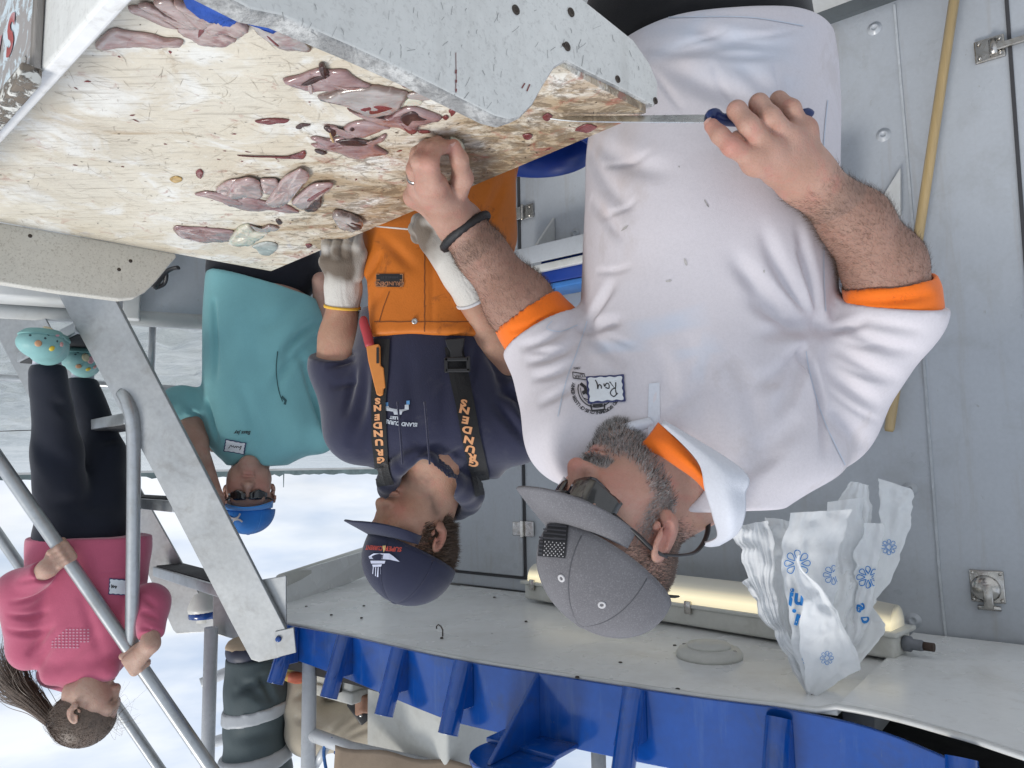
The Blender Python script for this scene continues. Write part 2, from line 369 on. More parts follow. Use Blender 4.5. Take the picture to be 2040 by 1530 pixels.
# far wing of the ceiling beyond the cabin corner, bounded by the plastic pipe
pa, pb = PZ(722, 1104, CEIL), PZ(572, 1154, CEIL)
q0 = Vector(ed[59]); q1 = Vector((q0.x, q0.y, 0)) + e2 * ((W0 - q0).dot(e2) - .01); q2 = W0 + e1 * s1
w = [q0, pb, pa, pa + (pa - pb) * .6, Vector((q2.x, q2.y, CEIL)) + e2 * 1.2, Vector((q2.x, q2.y, CEIL)), Vector((q1.x, q1.y, CEIL))]
prism('ceiling_panel', [Vector((p.x, p.y, CEIL + .006)) for p in w], (0, 0, .012), M_ceil, deck2)
# deck plate above, its near-black colour stands for shade in the gap
def offs(q, d): return Vector((q[0], q[1], 0)) - e2 * d
top = [Vector((q[0], q[1], CEIL + .13)) + e2 * .01 for q in ed]
bk = [Vector((q.x, q.y, CEIL + .13)) for q in (W0 + e1 * (s1 + .9) + e2 * 2.2, W0 + e1 * (s0) + e2 * 2.2)]
prism('deck_plate', top + bk, (0, 0, .03), M_gap_shade, deck2)
# ceiling frame member visible through the sagging gap
for x in (1690,):
    q = PZ(x, 1425, CEIL + .03); box('frame_member', q + e2 * .30 + EZ * .035, (.035, .22, .03), M_white, deck2, (e1, e2, EZ), .003)
# fascia: blue vertical plate following the edge; raised a little where the ceiling sags at the near end
fv = []; ff = []
FT = .165
for i, q in enumerate(ed):
    zlo = CEIL + .004 + .034 * max(0, min(1, (26 - i) / 12))
    FT = .165 - .070 * max(0, min(1, (i - 44) / 15))
    for off, z in ((0.022, zlo), (.022, zlo + FT), (.010, zlo + FT), (.010, zlo)): fv.append(Vector((q[0], q[1], z)) - e2 * off)
for i in range(59):
    for k in range(4): l = (k + 1) % 4; ff.append((i * 4 + k, i * 4 + l, (i + 1) * 4 + l, (i + 1) * 4 + k))
ff += [(0, 3, 2, 1), (59 * 4, 59 * 4 + 1, 59 * 4 + 2, 59 * 4 + 3)]
fascia = mesh('edge_beam', fv, [q[::-1] for q in ff], M_blue, deck2, smooth=True); bevel(fascia, .002, 1)
md = fascia.modifiers.new('wn', 'WEIGHTED_NORMAL')
# white drip edge on the panels
tube('drip_edge', [Vector((q[0], q[1], CEIL - .008 + (.012 if i > iA else 0))) - e2 * .004 for i, q in enumerate(ed)], .007, M_white, deck2, seg=6)
# screws on the ceiling
M_screw = pmat('rusty_screw', (.07, .055, .045), .5, metal=.5)
for x, y in ((870, 1190), (725, 1207), (985, 1190), (835, 1190), (610, 1208), (1048, 1238), (880, 1271), (1344, 1286), (1236, 1320), (1150, 1349), (1350, 1373), (720, 1231), (660, 1225)):
    q = PZ(x, y, CEIL); lathe('screw', [(.0055, 0), (.005, .003), (.002, .004)], q + EZ * .001, M_screw, deck2, -EZ, 10)
q = PZ(882, 1268, CEIL)
tube('hook', [q, q - EZ * .02, q - EZ * .03 + e1 * .008, q - EZ * .034 + e1 * .018, q - EZ * .028 + e1 * .026, q - EZ * .02 + e1 * .026], .0022, M_screw, deck2, seg=6)
# rod holders: outward leaning half tubes on triangular webs
on = -e2
def edge_pos(x, y):
    d = ray(x, y); best = None
    for i in range(59):
        a, b_ = Vector(ed[i]), Vector(ed[i + 1])
        qa = (a.x / a.y); qb = (b_.x / b_.y); r_ = d.x / d.y
        if (qa - r_) * (qb - r_) <= 0: 
            u_ = (r_ - qa) / (qb - qa) if qb != qa else 0; return a.lerp(b_, u_)
    return Vector(ed[0])
for x, y in ((597, 1240), (703, 1262), (812, 1287), (938, 1312), (1275, 1376), (1560, 1420), (1920, 1500)):
    q = edge_pos(x, y); z0 = CEIL + .006 + .02 * (x > 1400)
    base = q + on * .03; base.z = z0; tip = base + on * .062 + EZ * .165
    d = (tip - base).normalized(); 
    rod = thing('rod_holder', base, 'blue painted rod holder welded to the edge beam, ' + {597: 'outermost, beside the stair', 703: 'second from the stair', 812: 'third from the stair', 938: 'fourth from the stair', 1275: 'just past the round flange', 1560: 'above the plastic bags', 1920: 'nearest the camera'}[x], 'rod holder', 'rod holders along the blue edge beam')
    v_, f_ = merge([tubevf([base - d * .004, tip], .027, 22, False), tubevf([tip, base - d * .004], .0235, 22, False)])
    n_ = 22; f_ += [(n_ + k, n_ + (k + 1) % n_, 2 * n_ + (-k - 1) % n_, 2 * n_ + (-k) % n_) for k in range(0)]
    mesh('tube', v_, f_, M_blue, rod); lathe('rim', [(.0232, -.002), (.0272, -.002), (.0274, .001), (.0232, .001)], tip, M_blue, rod, d, 22)
    wb = q + on * .022 - e1 * .0; a0 = Vector((wb.x, wb.y, z0 + .006)); a1 = Vector((wb.x, wb.y, z0 + .11)); 
    for sgn in (-1, 1):
        prism('web', [a0 + e1 * (sgn * .024 - .003), base + e1 * (sgn * .020 - .003) + EZ * .01, tip + e1 * (sgn * .02 - .003) - EZ * .055, a1 + e1 * (sgn * .024 - .003)], e1 * .006, M_blue, rod, .001, 1)
# round flange on its bracket
q = edge_pos(1085, 1345); fc = P(1075, 1495, q.y - .14)
fl = thing('round_flange', fc, 'blue round mounting flange on a welded bracket outside the edge beam', 'flange')
cen = q + on * .135; cen.z = CEIL + .165
pts = []
for k in range(40):
    a = 2 * math.pi * k / 40; pts.append(cen + e1 * (.105 * math.cos(a)) + on * (.105 * math.sin(a)))
prism('plate', pts, (0, 0, .012), M_blue, fl, .003)
a0 = q + on * .022; a0.z = CEIL + .004
prism('bracket', [a0, Vector((a0.x, a0.y, CEIL + .164)), cen + on * .085 - EZ * .001], e1 * .012, M_blue, fl, .002)
box('foot', q + on * .06 + EZ * .16, (.105, .05, .006), M_blue, fl, (e1, e2, EZ), .002)
# plastic pipe along the wing of the overhang
M_pvc = pmat('pvc_pipe', (.60, .60, .56), .38, var=.08)
pva, pvb = P(740, 1097, 3.9), P(560, 1158, 3.05)
pvc = tube('plastic_pipe', [pva + (pva - pvb) * .6, pvb], .030, M_pvc); props(pvc, 'white plastic pipe with red print under the edge of the overhang', 'pipe')
box_face = prism('side_fascia', [P(770, 1084, 3.9), P(565, 1146, 3.05), P(565, 1215, 3.0), P(770, 1130, 3.9)], e1 * .01, M_ceil, deck2)
# ---------------------------------------------------------------- ceiling light
fa, fb = PZ(1052, 1195, CEIL - .002), PZ(1790, 1318, CEIL - .002)
fax = (fb - fa).normalized(); fay = EZ.cross(fax).normalized()
if fay.dot(e2) < 0: fay = -fay
fm = (fa + fb) / 2; flen = (fb - fa).length
lamp = thing('ceiling_light', fm, 'long lit fluorescent light fitting with warm lens under the ceiling', 'light')
fm = fm + fay * .04
def fbox(name, cz, hw, hz, m, hl=None, bv=.012): return box(name, fm + EZ * cz, (hl or flen / 2, hw, hz), m, lamp, (fax, fay, EZ), bv, 3)
M_fix = pmat('fixture_plastic', (.60, .60, .56), .4, var=.06, dirt=(.3, .27, .2), dirt_amt=.25)
fbox('tray', -.038, .062, .032, M_fix); fbox('flange_rim', -.070, .072, .006, M_fix, flen / 2 + .012, .004)
m, nt, N, L, b = nodes('lit_lens'); b.inputs['Base Color'].default_value = (.78, .75, .66, 1); b.inputs['Roughness'].default_value = .35
b.inputs['Base Color'].default_value = (.62, .61, .56, 1); b.inputs['Emission Color'].default_value = (1, .86, .52, 1); L.new(math_(nt, 'MULTIPLY', attrib(nt, 'glow'), .75), b.inputs['Emission Strength'])
vv = []; f_ = []; NS = 14
for i, t_ in enumerate(np.linspace(-1, 1, 9)):
    sh = 1 if abs(t_) < .99 else .8
    for k in range(NS + 1):
        a = math.pi * k / NS; vv.append(fm + fax * (t_ * flen / 2 * .985) + fay * (-.064 * math.cos(a) * sh) + EZ * (-.076 - .075 * math.sin(a) ** .8 * sh))
for i in range(8):
    for k in range(NS): p = i * (NS + 1) + k; f_.append((p, p + 1, p + NS + 2, p + NS + 1))
f_ += [tuple(range(NS + 1)), tuple(range(8 * (NS + 1) + NS, 8 * (NS + 1) - 1, -1))]
lens_o = mesh('lens', vv, f_, m, lamp); attr(lens_o, 'glow', [math.exp(-((k % (NS + 1) - .8) / 1.5) ** 2) + .06 for k in range(9 * (NS + 1))])
for t_ in (-.46, -.2, .05, .3, .46):
    c = fm + fax * (t_ * flen) - fay * .071 - EZ * .066; box('clip', c, (.012, .006, .02), M_steel, lamp, (fax, fay, EZ), .003)
gl = fm + fax * (flen / 2)
lathe('cable_gland', [(.016, 0), (.020, .004), (.020, .02), (.014, .022), (.014, .045), (.012, .05)], gl - EZ * .04, pmat('gland_grey', (.16, .17, .19), .5), lamp, fax, 18)
tube('plug', [gl - EZ * .04 + fax * .045, gl - EZ * .04 + fax * .075], .011, pmat('rust_brown', (.05, .03, .022), .7), lamp, seg=10)
# round white speaker-like disc on the ceiling
q = PZ(1413, 1308, CEIL)
disc = thing('ceiling_disc', q, 'round white plastic disc lamp screwed to the ceiling panel', 'lamp')
lathe('rim', [(.088, 0), (.088, .010), (.080, .022), (.06, .026)], q, M_fix, disc, -EZ, 40); lathe('cover', [(.058, 0), (.056, .010), (.03, .014), (.001, .015)], q - EZ * .024, M_fix, disc, -EZ, 32)
for k in range(2): lathe('screw', [(.006, 0), (.005, .003)], q + e1 * (.072 * (1 - 2 * k)) - EZ * .022, M_steel, disc, -EZ, 10)
# ================================================================ decals that lie on a built surface
def wloc(o):
    w = Vector((0, 0, 0))
    while o is not None: w += o.location; o = o.parent
    return w
def bvh_of(objs):
    V = []; Fc = []
    for o in (objs if isinstance(objs, (list, tuple)) else [objs]):
        w = wloc(o); n0 = len(V); V += [v.co + w for v in o.data.vertices]; Fc += [tuple(i + n0 for i in p.vertices) for p in o.data.polygons]
    return BVHTree.FromPolygons(V, Fc)
def text2d(s, size=1.0, bold=0.0, shear=0.0, sx=1.0):
    cu = bpy.data.curves.new('txt', 'FONT'); cu.body = s; cu.size = size; cu.align_x = 'CENTER'; cu.align_y = 'CENTER'; cu.offset = bold; cu.shear = shear; cu.resolution_u = 3
    ob = bpy.data.objects.new('txt', cu); me = bpy.data.meshes.new_from_object(ob)
    vs_ = [(v.co.x * sx, v.co.y) for v in me.vertices]; fs_ = [tuple(p.vertices) for p in me.polygons]
    bpy.data.objects.remove(ob); bpy.data.curves.remove(cu); bpy.data.meshes.remove(me)
    return vs_, fs_
def stroke2d(pts, w):
    """ribbon of width w along 2-d points"""
    p = np.array(pts, float); n = len(p); V = []; Fc = []
    for i in range(n):
        d = p[min(i + 1, n - 1)] - p[max(i - 1, 0)]; d /= (np.linalg.norm(d) + 1e-9); nn = np.array([-d[1], d[0]]) * w / 2
        V += [tuple(p[i] + nn), tuple(p[i] - nn)]
    for i in range(n - 1): Fc.append((2 * i, 2 * i + 1, 2 * i + 3, 2 * i + 2))
    return V, Fc
def join2d(items):
    V = []; Fc = []
    for v, f in items: o = len(V); V += v; Fc += [tuple(i + o for i in q) for q in f]
    return V, Fc
def decal(name, shape, x0, y0, target, m, par, scale=1.0, rot=0.0, lift=.0012, upright=True, offset=(0, 0)):
    """shape: 2-d verts/faces in photo pixels (x right, y up when the place is seen upright), laid on target"""
    bv = target if isinstance(target, BVHTree) else bvh_of(target)
    ca, sa_ = math.cos(rot), math.sin(rot); V = []; ok = []
    for (a, b_) in shape[0]:
        a, b_ = a * scale + offset[0], b_ * scale + offset[1]; a, b_ = a * ca - b_ * sa_, a * sa_ + b_ * ca
        x, y = (x0 - a, y0 + b_) if upright else (x0 + a, y0 - b_)
        d = ray(x, y).normalized(); h = bv.ray_cast(CAM, d)
        if h[0] is None: V.append(Vector((0, 0, 0))); ok.append(False)
        else:
            nrm = h[1] if h[1].dot(d) < 0 else -h[1]; V.append(h[0] + nrm * lift); ok.append(True)
    Fc = [f for f in shape[1] if all(ok[i] for i in f)]
    if not Fc: return None
    used = sorted({i for f in Fc for i in f}); mp_ = {k: i for i, k in enumerate(used)}
    return mesh(name, [V[i] for i in used], [tuple(mp_[i] for i in f) for f in Fc], m, par, smooth=False)
M_ink = pmat('black_ink', (.02, .02, .025), .6); M_navyink = pmat('navy_ink', (.03, .04, .14), .5); M_tag = pmat('name_tag_paper', (.72, .76, .80), .6, var=.05)

# ================================================================ fillet table
T = CAMZ - .5
A = PZ(540, 540, T); B = PZ(1312, 214, T); C = PZ(0, 443, T)
sv = (B - A).normalized(); tv = EZ.cross(sv).normalized()
if tv.dot(C - A) < 0: tv = -tv
SL = (B - A).length
def TS(s, t, z=0.0): return A + sv * s + tv * t + EZ * z
def st(q): d = q - A; return d.dot(sv), d.dot(tv)
# board on the open side (top coloured brighter as sunlit) and end board next to the camera
HB = .105
bA, bB = PZ(268, 0, T + HB), PZ(0, 290, T + HB); bdir = (bB - bA).normalized(); bnr = EZ.cross(bdir).normalized()
if bnr.dot(tv) < 0: bnr = -bnr
def band_t(s_):      # t on the inner line of the open-side board at a given s
    q = st(bA); d_ = (bdir.dot(sv), bdir.dot(tv)); return q[1] + (s_ - q[0]) / d_[0] * d_[1]
TW = band_t(.5)
nb = st(PZ(780, 140, T + HB)); NB = nb[0]          # near board position along s
table = thing('fillet_table', TS(SL / 2, TW / 2, -T), 'scratched and stained white fish filleting table with raised side boards', 'table')
m, nt, N, L, b = nodes('cutting_board'); co = coords(nt); S_ = attrib(nt, 's'); T_ = attrib(nt, 't')
ang = math.atan2(sv.y, sv.x)
base = mixc(nt, ramp(nt, noise(nt, co, 3.2, 6, .6, .4), .35, .65), (.67, .61, .49), (.75, .71, .61))
base = mixc(nt, math_(nt, 'MULTIPLY', ramp(nt, noise(nt, co, 2.6, 5, .6, .8), .46, .66), .38), base, (.56, .44, .29))
base = mixc(nt, ramp(nt, noise(nt, co, 9, 6, .65, .6), .5, .62), base, (.80, .79, .74))
# knife scores in many directions, short and thin
for k, (rot_, sc, lo, amt) in enumerate(((-ang, 30, .66, .30), (-ang + 1.15, 34, .665, .30), (-ang - .75, 38, .665, .30), (.35, 44, .67, .3), (-ang + .3, 70, .655, .35), (1.2, 52, .67, .3), (-.5, 75, .66, .3))):
    sc_ = noise(nt, co, sc, 2, .5, .25, (.20, 3.0, 1, rot_)); base = mixc(nt, math_(nt, 'MULTIPLY', ramp(nt, sc_, lo, lo + .03), amt), base, (.26, .22, .17))
# grime by the cutters' edge, fading to the open side
edgem = ramp(nt, T_, .02, .40, (1, 1, 1), (0, 0, 0)); nearm = ramp(nt, S_, .05, .55)
gm = math_(nt, 'MULTIPLY', edgem, math_(nt, 'ADD', math_(nt, 'MULTIPLY', nearm, .75), .25))
g1 = ramp(nt, math_(nt, 'ADD', noise(nt, co, 9, 8, .74, 1.0, (.8, 1.2, 1, -ang + .3)), math_(nt, 'MULTIPLY', gm, .20)), .57, .70)
base = mixc(nt, math_(nt, 'MULTIPLY', g1, .72), base, (.36, .235, .11))
g1b = ramp(nt, math_(nt, 'ADD', noise(nt, co, 22, 8, .76, 1.2, (.6, 1.3, 1, -ang + .4)), math_(nt, 'MULTIPLY', gm, .12)), .62, .70); base = mixc(nt, math_(nt, 'MULTIPLY', g1b, .55), base, (.19, .10, .045))
g2 = ramp(nt, math_(nt, 'ADD', noise(nt, co, 38, 8, .78, .8, (.75, 1.25, 1, -ang + .3)), math_(nt, 'MULTIPLY', gm, .15)), .60, .66)
base = mixc(nt, math_(nt, 'MULTIPLY', g2, .62), base, (.10, .065, .035))
g3 = ramp(nt, math_(nt, 'ADD', noise(nt, co, 17, 6, .7, .9), math_(nt, 'MULTIPLY', gm, .06)), .60, .69)
base = mixc(nt, math_(nt, 'MULTIPLY', g3, .6), base, (.32, .08, .055))
g4 = ramp(nt, noise(nt, co, 90, 3, .5), .70, .73); base = mixc(nt, math_(nt, 'MULTIPLY', g4, .6), base, (.12, .08, .06))
g5 = ramp(nt, noise(nt, co, 6, 4, .5, .4, (1.3, .9, 1, .5)), .69, .75); base = mixc(nt, math_(nt, 'MULTIPLY', g5, .35), base, (.33, .43, .66))
greym = math_(nt, 'MULTIPLY', ramp(nt, T_, .30, .62), ramp(nt, noise(nt, co, 14, 6, .7, .4), .4, .62)); base = mixc(nt, math_(nt, 'MULTIPLY', greym, .32), base, (.46, .42, .36))
L.new(base, b.inputs['Base Color']); L.new(ramp(nt, noise(nt, co, 5, 4, .6), .4, .6, (.18,) * 3, (.55,) * 3), b.inputs['Roughness'])
bh = math_(nt, 'ADD', noise(nt, co, 34, 3, .5, .25, (.25, 2.2, 1, -ang + .3)), noise(nt, co, 140, 4, .6)); bump(nt, b, bh, .35, .002)
M_board = m
def table_sheet(poly_st, th=.022):
    # grid in s,t clipped to the outline corners by mapping a unit square
    n1, n2 = 26, 18; V = []; Sx = []; Tx = []
    (a0, a1), (b0, b1), (c0, c1), (d0, d1) = poly_st
    for i in range(n1 + 1):
        for j in range(n2 + 1):
            u_, w_ = i / n1, j / n2
            s_ = (1 - u_) * (1 - w_) * a0 + u_ * (1 - w_) * b0 + u_ * w_ * c0 + (1 - u_) * w_ * d0
            t_ = (1 - u_) * (1 - w_) * a1 + u_ * (1 - w_) * b1 + u_ * w_ * c1 + (1 - u_) * w_ * d1
            V.append(TS(s_, t_)); Sx.append(s_); Tx.append(t_)
    Fc = []
    for i in range(n1):
        for j in range(n2): p = i * (n2 + 1) + j; Fc.append((p, p + n2 + 1, p + n2 + 2, p + 1))
    n = len(V); V += [q - EZ * th for q in V]; Sx += Sx; Tx += Tx
    bf = [tuple(i + n for i in reversed(f)) for f in Fc]
    rim = [i * (n2 + 1) for i in range(n1 + 1)] + [n1 * (n2 + 1) + j for j in range(1, n2 + 1)] + [i * (n2 + 1) + n2 for i in range(n1 - 1, -1, -1)] + [j for j in range(n2 - 1, 0, -1)]
    sf = [(rim[k], n + rim[k], n + rim[(k + 1) % len(rim)], rim[(k + 1) % len(rim)]) for k in range(len(rim))]
    if tv.cross(sv).z > 0: Fc = [f[::-1] for f in Fc]; bf = [f[::-1] for f in bf]; sf = [f[::-1] for f in sf]
    o = mesh('cutting_board', V, Fc + bf + sf, M_board, table, smooth=False); attr(o, 's', Sx); attr(o, 't', Tx); return o
c2 = st(PZ(350, 503, T))

board = table_sheet([(0, 0), (NB - .004, 0), (NB - .004, band_t(NB)), (0, band_t(0))])
M_side = pmat('side_board', (.72, .72, .69), .42, var=.06, vs=5, fine=.06, fs=50, bs=.1, bscale=60, dirt=(.3, .29, .27), dirt_amt=.35, dscale=170, runs=((.30, .28, .25), .18))
M_sidec = pmat('side_board_cream', (.66, .64, .57), .45, var=.06, vs=5, dirt=(.22, .18, .13), dirt_amt=.55, dscale=230)
m, nt, N, L, b = nodes('worn_edge'); co = coords(nt)
k1 = ramp(nt, noise(nt, co, 13, 6, .7, .8), .40, .56); k2 = ramp(nt, noise(nt, co, 130, 5, .7), .5, .62)
c_ = mixc(nt, k1, (.62, .62, .60), (.30, .30, .295)); c_ = mixc(nt, math_(nt, 'MULTIPLY', k2, .45), c_, (.10, .10, .10)); L.new(c_, b.inputs['Base Color']); b.inputs['Roughness'].default_value = .6; bump(nt, b, noise(nt, co, 150, 5, .7), .8, .004)
M_worn = m
M_band_lit = pmat('sunlit_board_edge', (.80, .80, .79), .4, var=.05, dirt=(.4, .38, .34), dirt_amt=.4, dscale=40, bs=.15, bscale=90)  # sunlight on the board top put into a whiter colour, plus dirt
# near board: outline in its own vertical plane (normal sv), traced on that plane
pl0 = TS(NB, 0); 
def onnear(x, y): return PP(x, y, pl0, sv)
nb_px = [(300, -60), (400, -30), (500, 22), (560, 34), (700, 95), (820, 150), (930, 205), (985, 233), (1015, 241), (1038, 234), (1062, 210), (1085, 168), (1106, 135), (1128, 122), (1160, 140), (1230, 174), (1290, 206), (1303, 212), (1311, 205), (1312, 165), (1295, 125), (1262, 78), (1165, 0), (1000, -130), (300, -260)]
poly = [onnear(x, y) for x, y in nb_px]
TH = .026
near = prism('end_board', poly, -sv * TH, M_side, table, .004, 3)
near.data.materials.append(M_worn)
for p_ in near.data.polygons:
    if abs(p_.normal.dot(sv)) < .5 and p_.normal.z > .25: p_.material_index = 1
nearbv = None
for x, y, r_ in ((1027, 20, .006), (1137, 25, .006), (1129, 93, .006), (1230, 158, .005), (1305, 201, .005), (1122, 90, .0025)):
    q = onnear(x, y); lathe('screw', [(r_, -.001), (r_, .0015), (r_ * .55, .0018), (r_ * .5, .0005)], q, M_screw, near, sv, 12)
# open-side board with its top painted whiter as sunlit, and the framed sign on its outer face
bn0, bn1 = TS(-.02, band_t(-.02)), TS(NB + .3, band_t(NB + .3))
band = prism('side_rail_board', [bn0 + EZ * HB, bn1 + EZ * HB, bn1 - EZ * .45, bn0 - EZ * .45], bnr * .019, M_side, table, .004, 3)
band.data.materials.append(M_band_lit)
for p_ in band.data.polygons:
    if p_.normal.z > .7: p_.material_index = 1
# far board
fp0 = TS(-.0, 0)
def onfar(x, y): return PP(x, y, fp0, sv)
fb_px = [(-160, 410), (0, 443), (200, 478), (350, 505), (352, 512), (336, 530), (312, 560), (290, 582), (268, 594), (240, 597), (120, 582), (0, 563), (-160, 535)]
far = prism('end_board', [onfar(x, y) for x, y in fb_px], -sv * .028, M_sidec, table, .004, 3)
for x, y in ((260, 520), (237, 537), (60, 470)): lathe('screw_hole', [(.004, 0), (.004, .001)], onfar(x, y), M_screw, far, sv, 8)
for s_, t_ in ((.15, .15), (.15, TW - .12), (NB - .2, .2), (NB - .2, TW - .12)):
    box('leg', TS(s_, t_, -(T + .022) / 2 - .011), (.03, .03, (T - .022) / 2), M_alu, table, (sv, tv, EZ), .004)
# sign
g0 = bn0 + bnr * .0195
def onside(x, y): return PP(x, y, g0, bnr)
M_signw = None
m, nt, N, L, b = nodes('peeling_sign'); co = coords(nt)
k = ramp(nt, noise(nt, co, 26, 6, .7, .8), .47, .52); L.new(mixc(nt, k, (.52, .60, .64), (.30, .28, .27)), b.inputs['Base Color']); b.inputs['Roughness'].default_value = .6; bump(nt, b, k, .4, .002); M_signw = m
m, nt, N, L, b = nodes('weathered_wood'); co = coords(nt)
k = ramp(nt, noise(nt, co, 30, 7, .7, .6, (1, 1, .25)), .35, .65); L.new(mixc(nt, k, (.10, .085, .07), (.30, .28, .26)), b.inputs['Base Color']); b.inputs['Roughness'].default_value = .8; bump(nt, b, k, .6, .004); M_wood = m
m, nt, N, L, b = nodes('peeling_white'); co = coords(nt)
k = ramp(nt, noise(nt, co, 60, 6, .75, .5, (1, 1, 1.5)), .46, .52); L.new(mixc(nt, k, (.66, .65, .60), (.17, .14, .11)), b.inputs['Base Color']); b.inputs['Roughness'].default_value = .7; bump(nt, b, k, .8, .004); M_peel = m
cor = onside(82, 152); low = EZ * -.30
es = bdir if bdir.dot(sv) < 0 else -bdir
sign = thing('framed_sign', cor + low, 'weathered framed sign with peeling red letters on the outer side of the table', 'sign')
def sg(a, z, o=0.0): return cor + es * a + EZ * z + bnr * o
box('panel', sg(.42, -.19, .004), (.41, .004, .18), M_signw, sign, (es, bnr, EZ), .001)
box('frame_side', sg(.008, -.17, .004), (.008, .004, .17), M_wood, sign, (es, bnr, EZ), .002)
box('frame_top', sg(.43, .0, .008), (.43, .009, .009), M_peel, sign, (es, bnr, EZ), .002)
box('frame_bottom', sg(.43, -.345, .008), (.43, .009, .009), M_wood, sign, (es, bnr, EZ), .002)
M_red = pmat('sign_red', (.36, .055, .05), .6, var=.2, vs=30, dirt=(.5, .55, .6), dirt_amt=.5, dscale=30)
for ch, (lx, ly) in (('S', (41, 72)), ('A', (10, 125))):
    q = onside(lx, ly); a = (q - cor).dot(es); zc = (q - cor).z; v2, f2 = text2d(ch, .062, .0022, 0, .95)
    mesh('letter', [sg(a + vx, zc + vy, .0092) for vx, vy in v2], f2, M_red, sign, smooth=False)
v2, f2 = text2d('L', .062, .0022); mesh('letter', [sg(a + .05 + vx, zc + vy, .0092) for vx, vy in v2], f2, M_red, sign, smooth=False)
lathe('nail', [(.006, 0), (.005, .002), (.002, .003)], sg(.026, -.022, .008), M_steel, sign, bnr, 12)
# ---------------------------------------------------------------- fish
def cr1(p): return (560 + p[0] * .1765, 100 + p[1] * .1765)
def cr2(p): return (330 + p[0] * .1961, 300 + p[1] * .1961)
def cr3(p): return (180 + p[0] * .2255, 0 + p[1] * .2255)
def fishmat(name, c1, c2, c3, vs_=14, silver=None):
    m, nt, N, L, b = nodes(name); co = coords(nt)
    c = mixc(nt, ramp(nt, noise(nt, co, vs_, 5, .6, .8), .35, .65), c1, c2)
    c = mixc(nt, math_(nt, 'MULTIPLY', ramp(nt, noise(nt, co, vs_ * 1.4, 6, .65, 1.2), .55, .68), .85), c, c3)
    w_ = noise(nt, co, 60, 2, .5, .3, (.25, 2.0, 1, -ang)); c = mixc(nt, math_(nt, 'MULTIPLY', ramp(nt, w_, .5, .62), .25), c, mul(c2, 1.25))
    if silver: c = mixc(nt, attrib(nt, 'rim'), c, silver)
    L.new(c, b.inputs['Base Color']); b.inputs['Roughness'].default_value = .26; b.inputs['Subsurface Weight'].default_value = .25; b.inputs['Subsurface Radius'].default_value = (.008, .003, .002); b.inputs['Subsurface Scale'].default_value = 1
    b.inputs['Coat Weight'].default_value = 1.0; b.inputs['Coat Roughness'].default_value = .09
    st_ = noise(nt, co, 42, 6, .7, 1.4, (.35, 1.8, 1, -ang)); c = mixc(nt, math_(nt, 'MULTIPLY', ramp(nt, st_, .52, .60), .55), c, mul(c2, 1.22)); c = mixc(nt, math_(nt, 'MULTIPLY', ramp(nt, st_, .62, .68), .7), c, c3)
    c = mixc(nt, math_(nt, 'MULTIPLY', attrib(nt, 'edge'), .6), c, mul(c3, .75)); L.new(c, b.inputs['Base Color']); b.inputs['Roughness'].default_value = .2
    bump(nt, b, noise(nt, co, 70, 5, .65, .6, (.5, 1.5, 1, -ang)), .25, .003); return m
M_fillet = fishmat('pink_fillet', (.36, .25, .235), (.47, .38, .355), (.25, .08, .08))
M_raw = fishmat('raw_carcass', (.27, .145, .14), (.40, .29, .28), (.13, .018, .022), 20)
M_skin = fishmat('fish_skin', (.34, .31, .29), (.44, .40, .38), (.33, .17, .17), 10, (.16, .13, .10))
M_pale = fishmat('pale_belly_skin', (.58, .55, .42), (.66, .64, .54), (.36, .36, .24))
M_gut = pmat('gut_dark', (.06, .025, .022), .3, var=.4, vs=40, coat=.4)
M_blood = pmat('red_offal', (.20, .045, .045), .25, var=.35, vs=40, coat=.5)
M_silver = pmat('silver_scrap', (.45, .48, .45), .22, var=.3, vs=50, coat=.4)
def lump(x, y, c): return math.sin(x * 95 + c[0] * 40) * math.sin(y * 80 + c[1] * 50) + .6 * math.sin(x * 210 + y * 170 + c[0] * 90)
def slab(name, pts, h, m, par=None, crop=None, z0=0.0, n=44, rings=6, power=.45, rough=.0):
    q = [crop(p) if crop else p for p in pts]
    w = [PZ(x, y, T) for x, y in q]; o_ = spline(w, n, True); c = o_.mean(0); jg = np.random.default_rng(int(abs(c[0]) * 5000) % 999 + len(pts)); o_ = o_ + np.convolve(jg.normal(size=n + 4), np.ones(5) / 5, 'valid')[:n, None] * np.array([.0035, .0035, 0]) * min(1, np.ptp(o_[:, 0]) / .08)
    rg = np.random.default_rng(len(pts) * 7 + int(c[0] * 1000) % 97)
    V = []; rim = []
    h = h * .36; sc = [1.0, .992, .95, .84, .62, .34][:rings]; hz = [0, .30, .72, .94, 1.0, 1.02][:rings]
    for k, (s_, z_) in enumerate(zip(sc, hz)):
        for i in range(n):
            p = c + (o_[i] - c) * s_; V.append((p[0], p[1], T + z0 * .40 + .001 + h * z_ + rough * h * rg.normal() * (k > 1) + (lump(p[0], p[1], c) * h * .22 if k > 1 else 0))); rim.append(1 if k < 3 else 0)
    V.append((c[0], c[1], T + z0 * .40 + .001 + h * 1.03)); rim.append(0)
    Fc = []
    for k in range(rings - 1):
        for i in range(n): j = (i + 1) % n; Fc.append((k * n + i, k * n + j, (k + 1) * n + j, (k + 1) * n + i))
    for i in range(n): Fc.append(((rings - 1) * n + i, (rings - 1) * n + (i + 1) % n, len(V) - 1))
    Fc.append(tuple(range(n - 1, -1, -1)))
    nrm = 0
    for i in range(n): a, b_ = o_[i] - c, o_[(i + 1) % n] - c; nrm += a[0] * b_[1] - a[1] * b_[0]
    if nrm < 0: Fc = [f[::-1] for f in Fc]
    o = mesh(name, V, Fc, m, par); attr(o, 'rim', rim); attr(o, 'edge', [max(0, 1 - (i // n) / 3.2) if i < n * rings else 0 for i in range(len(V))]); return o
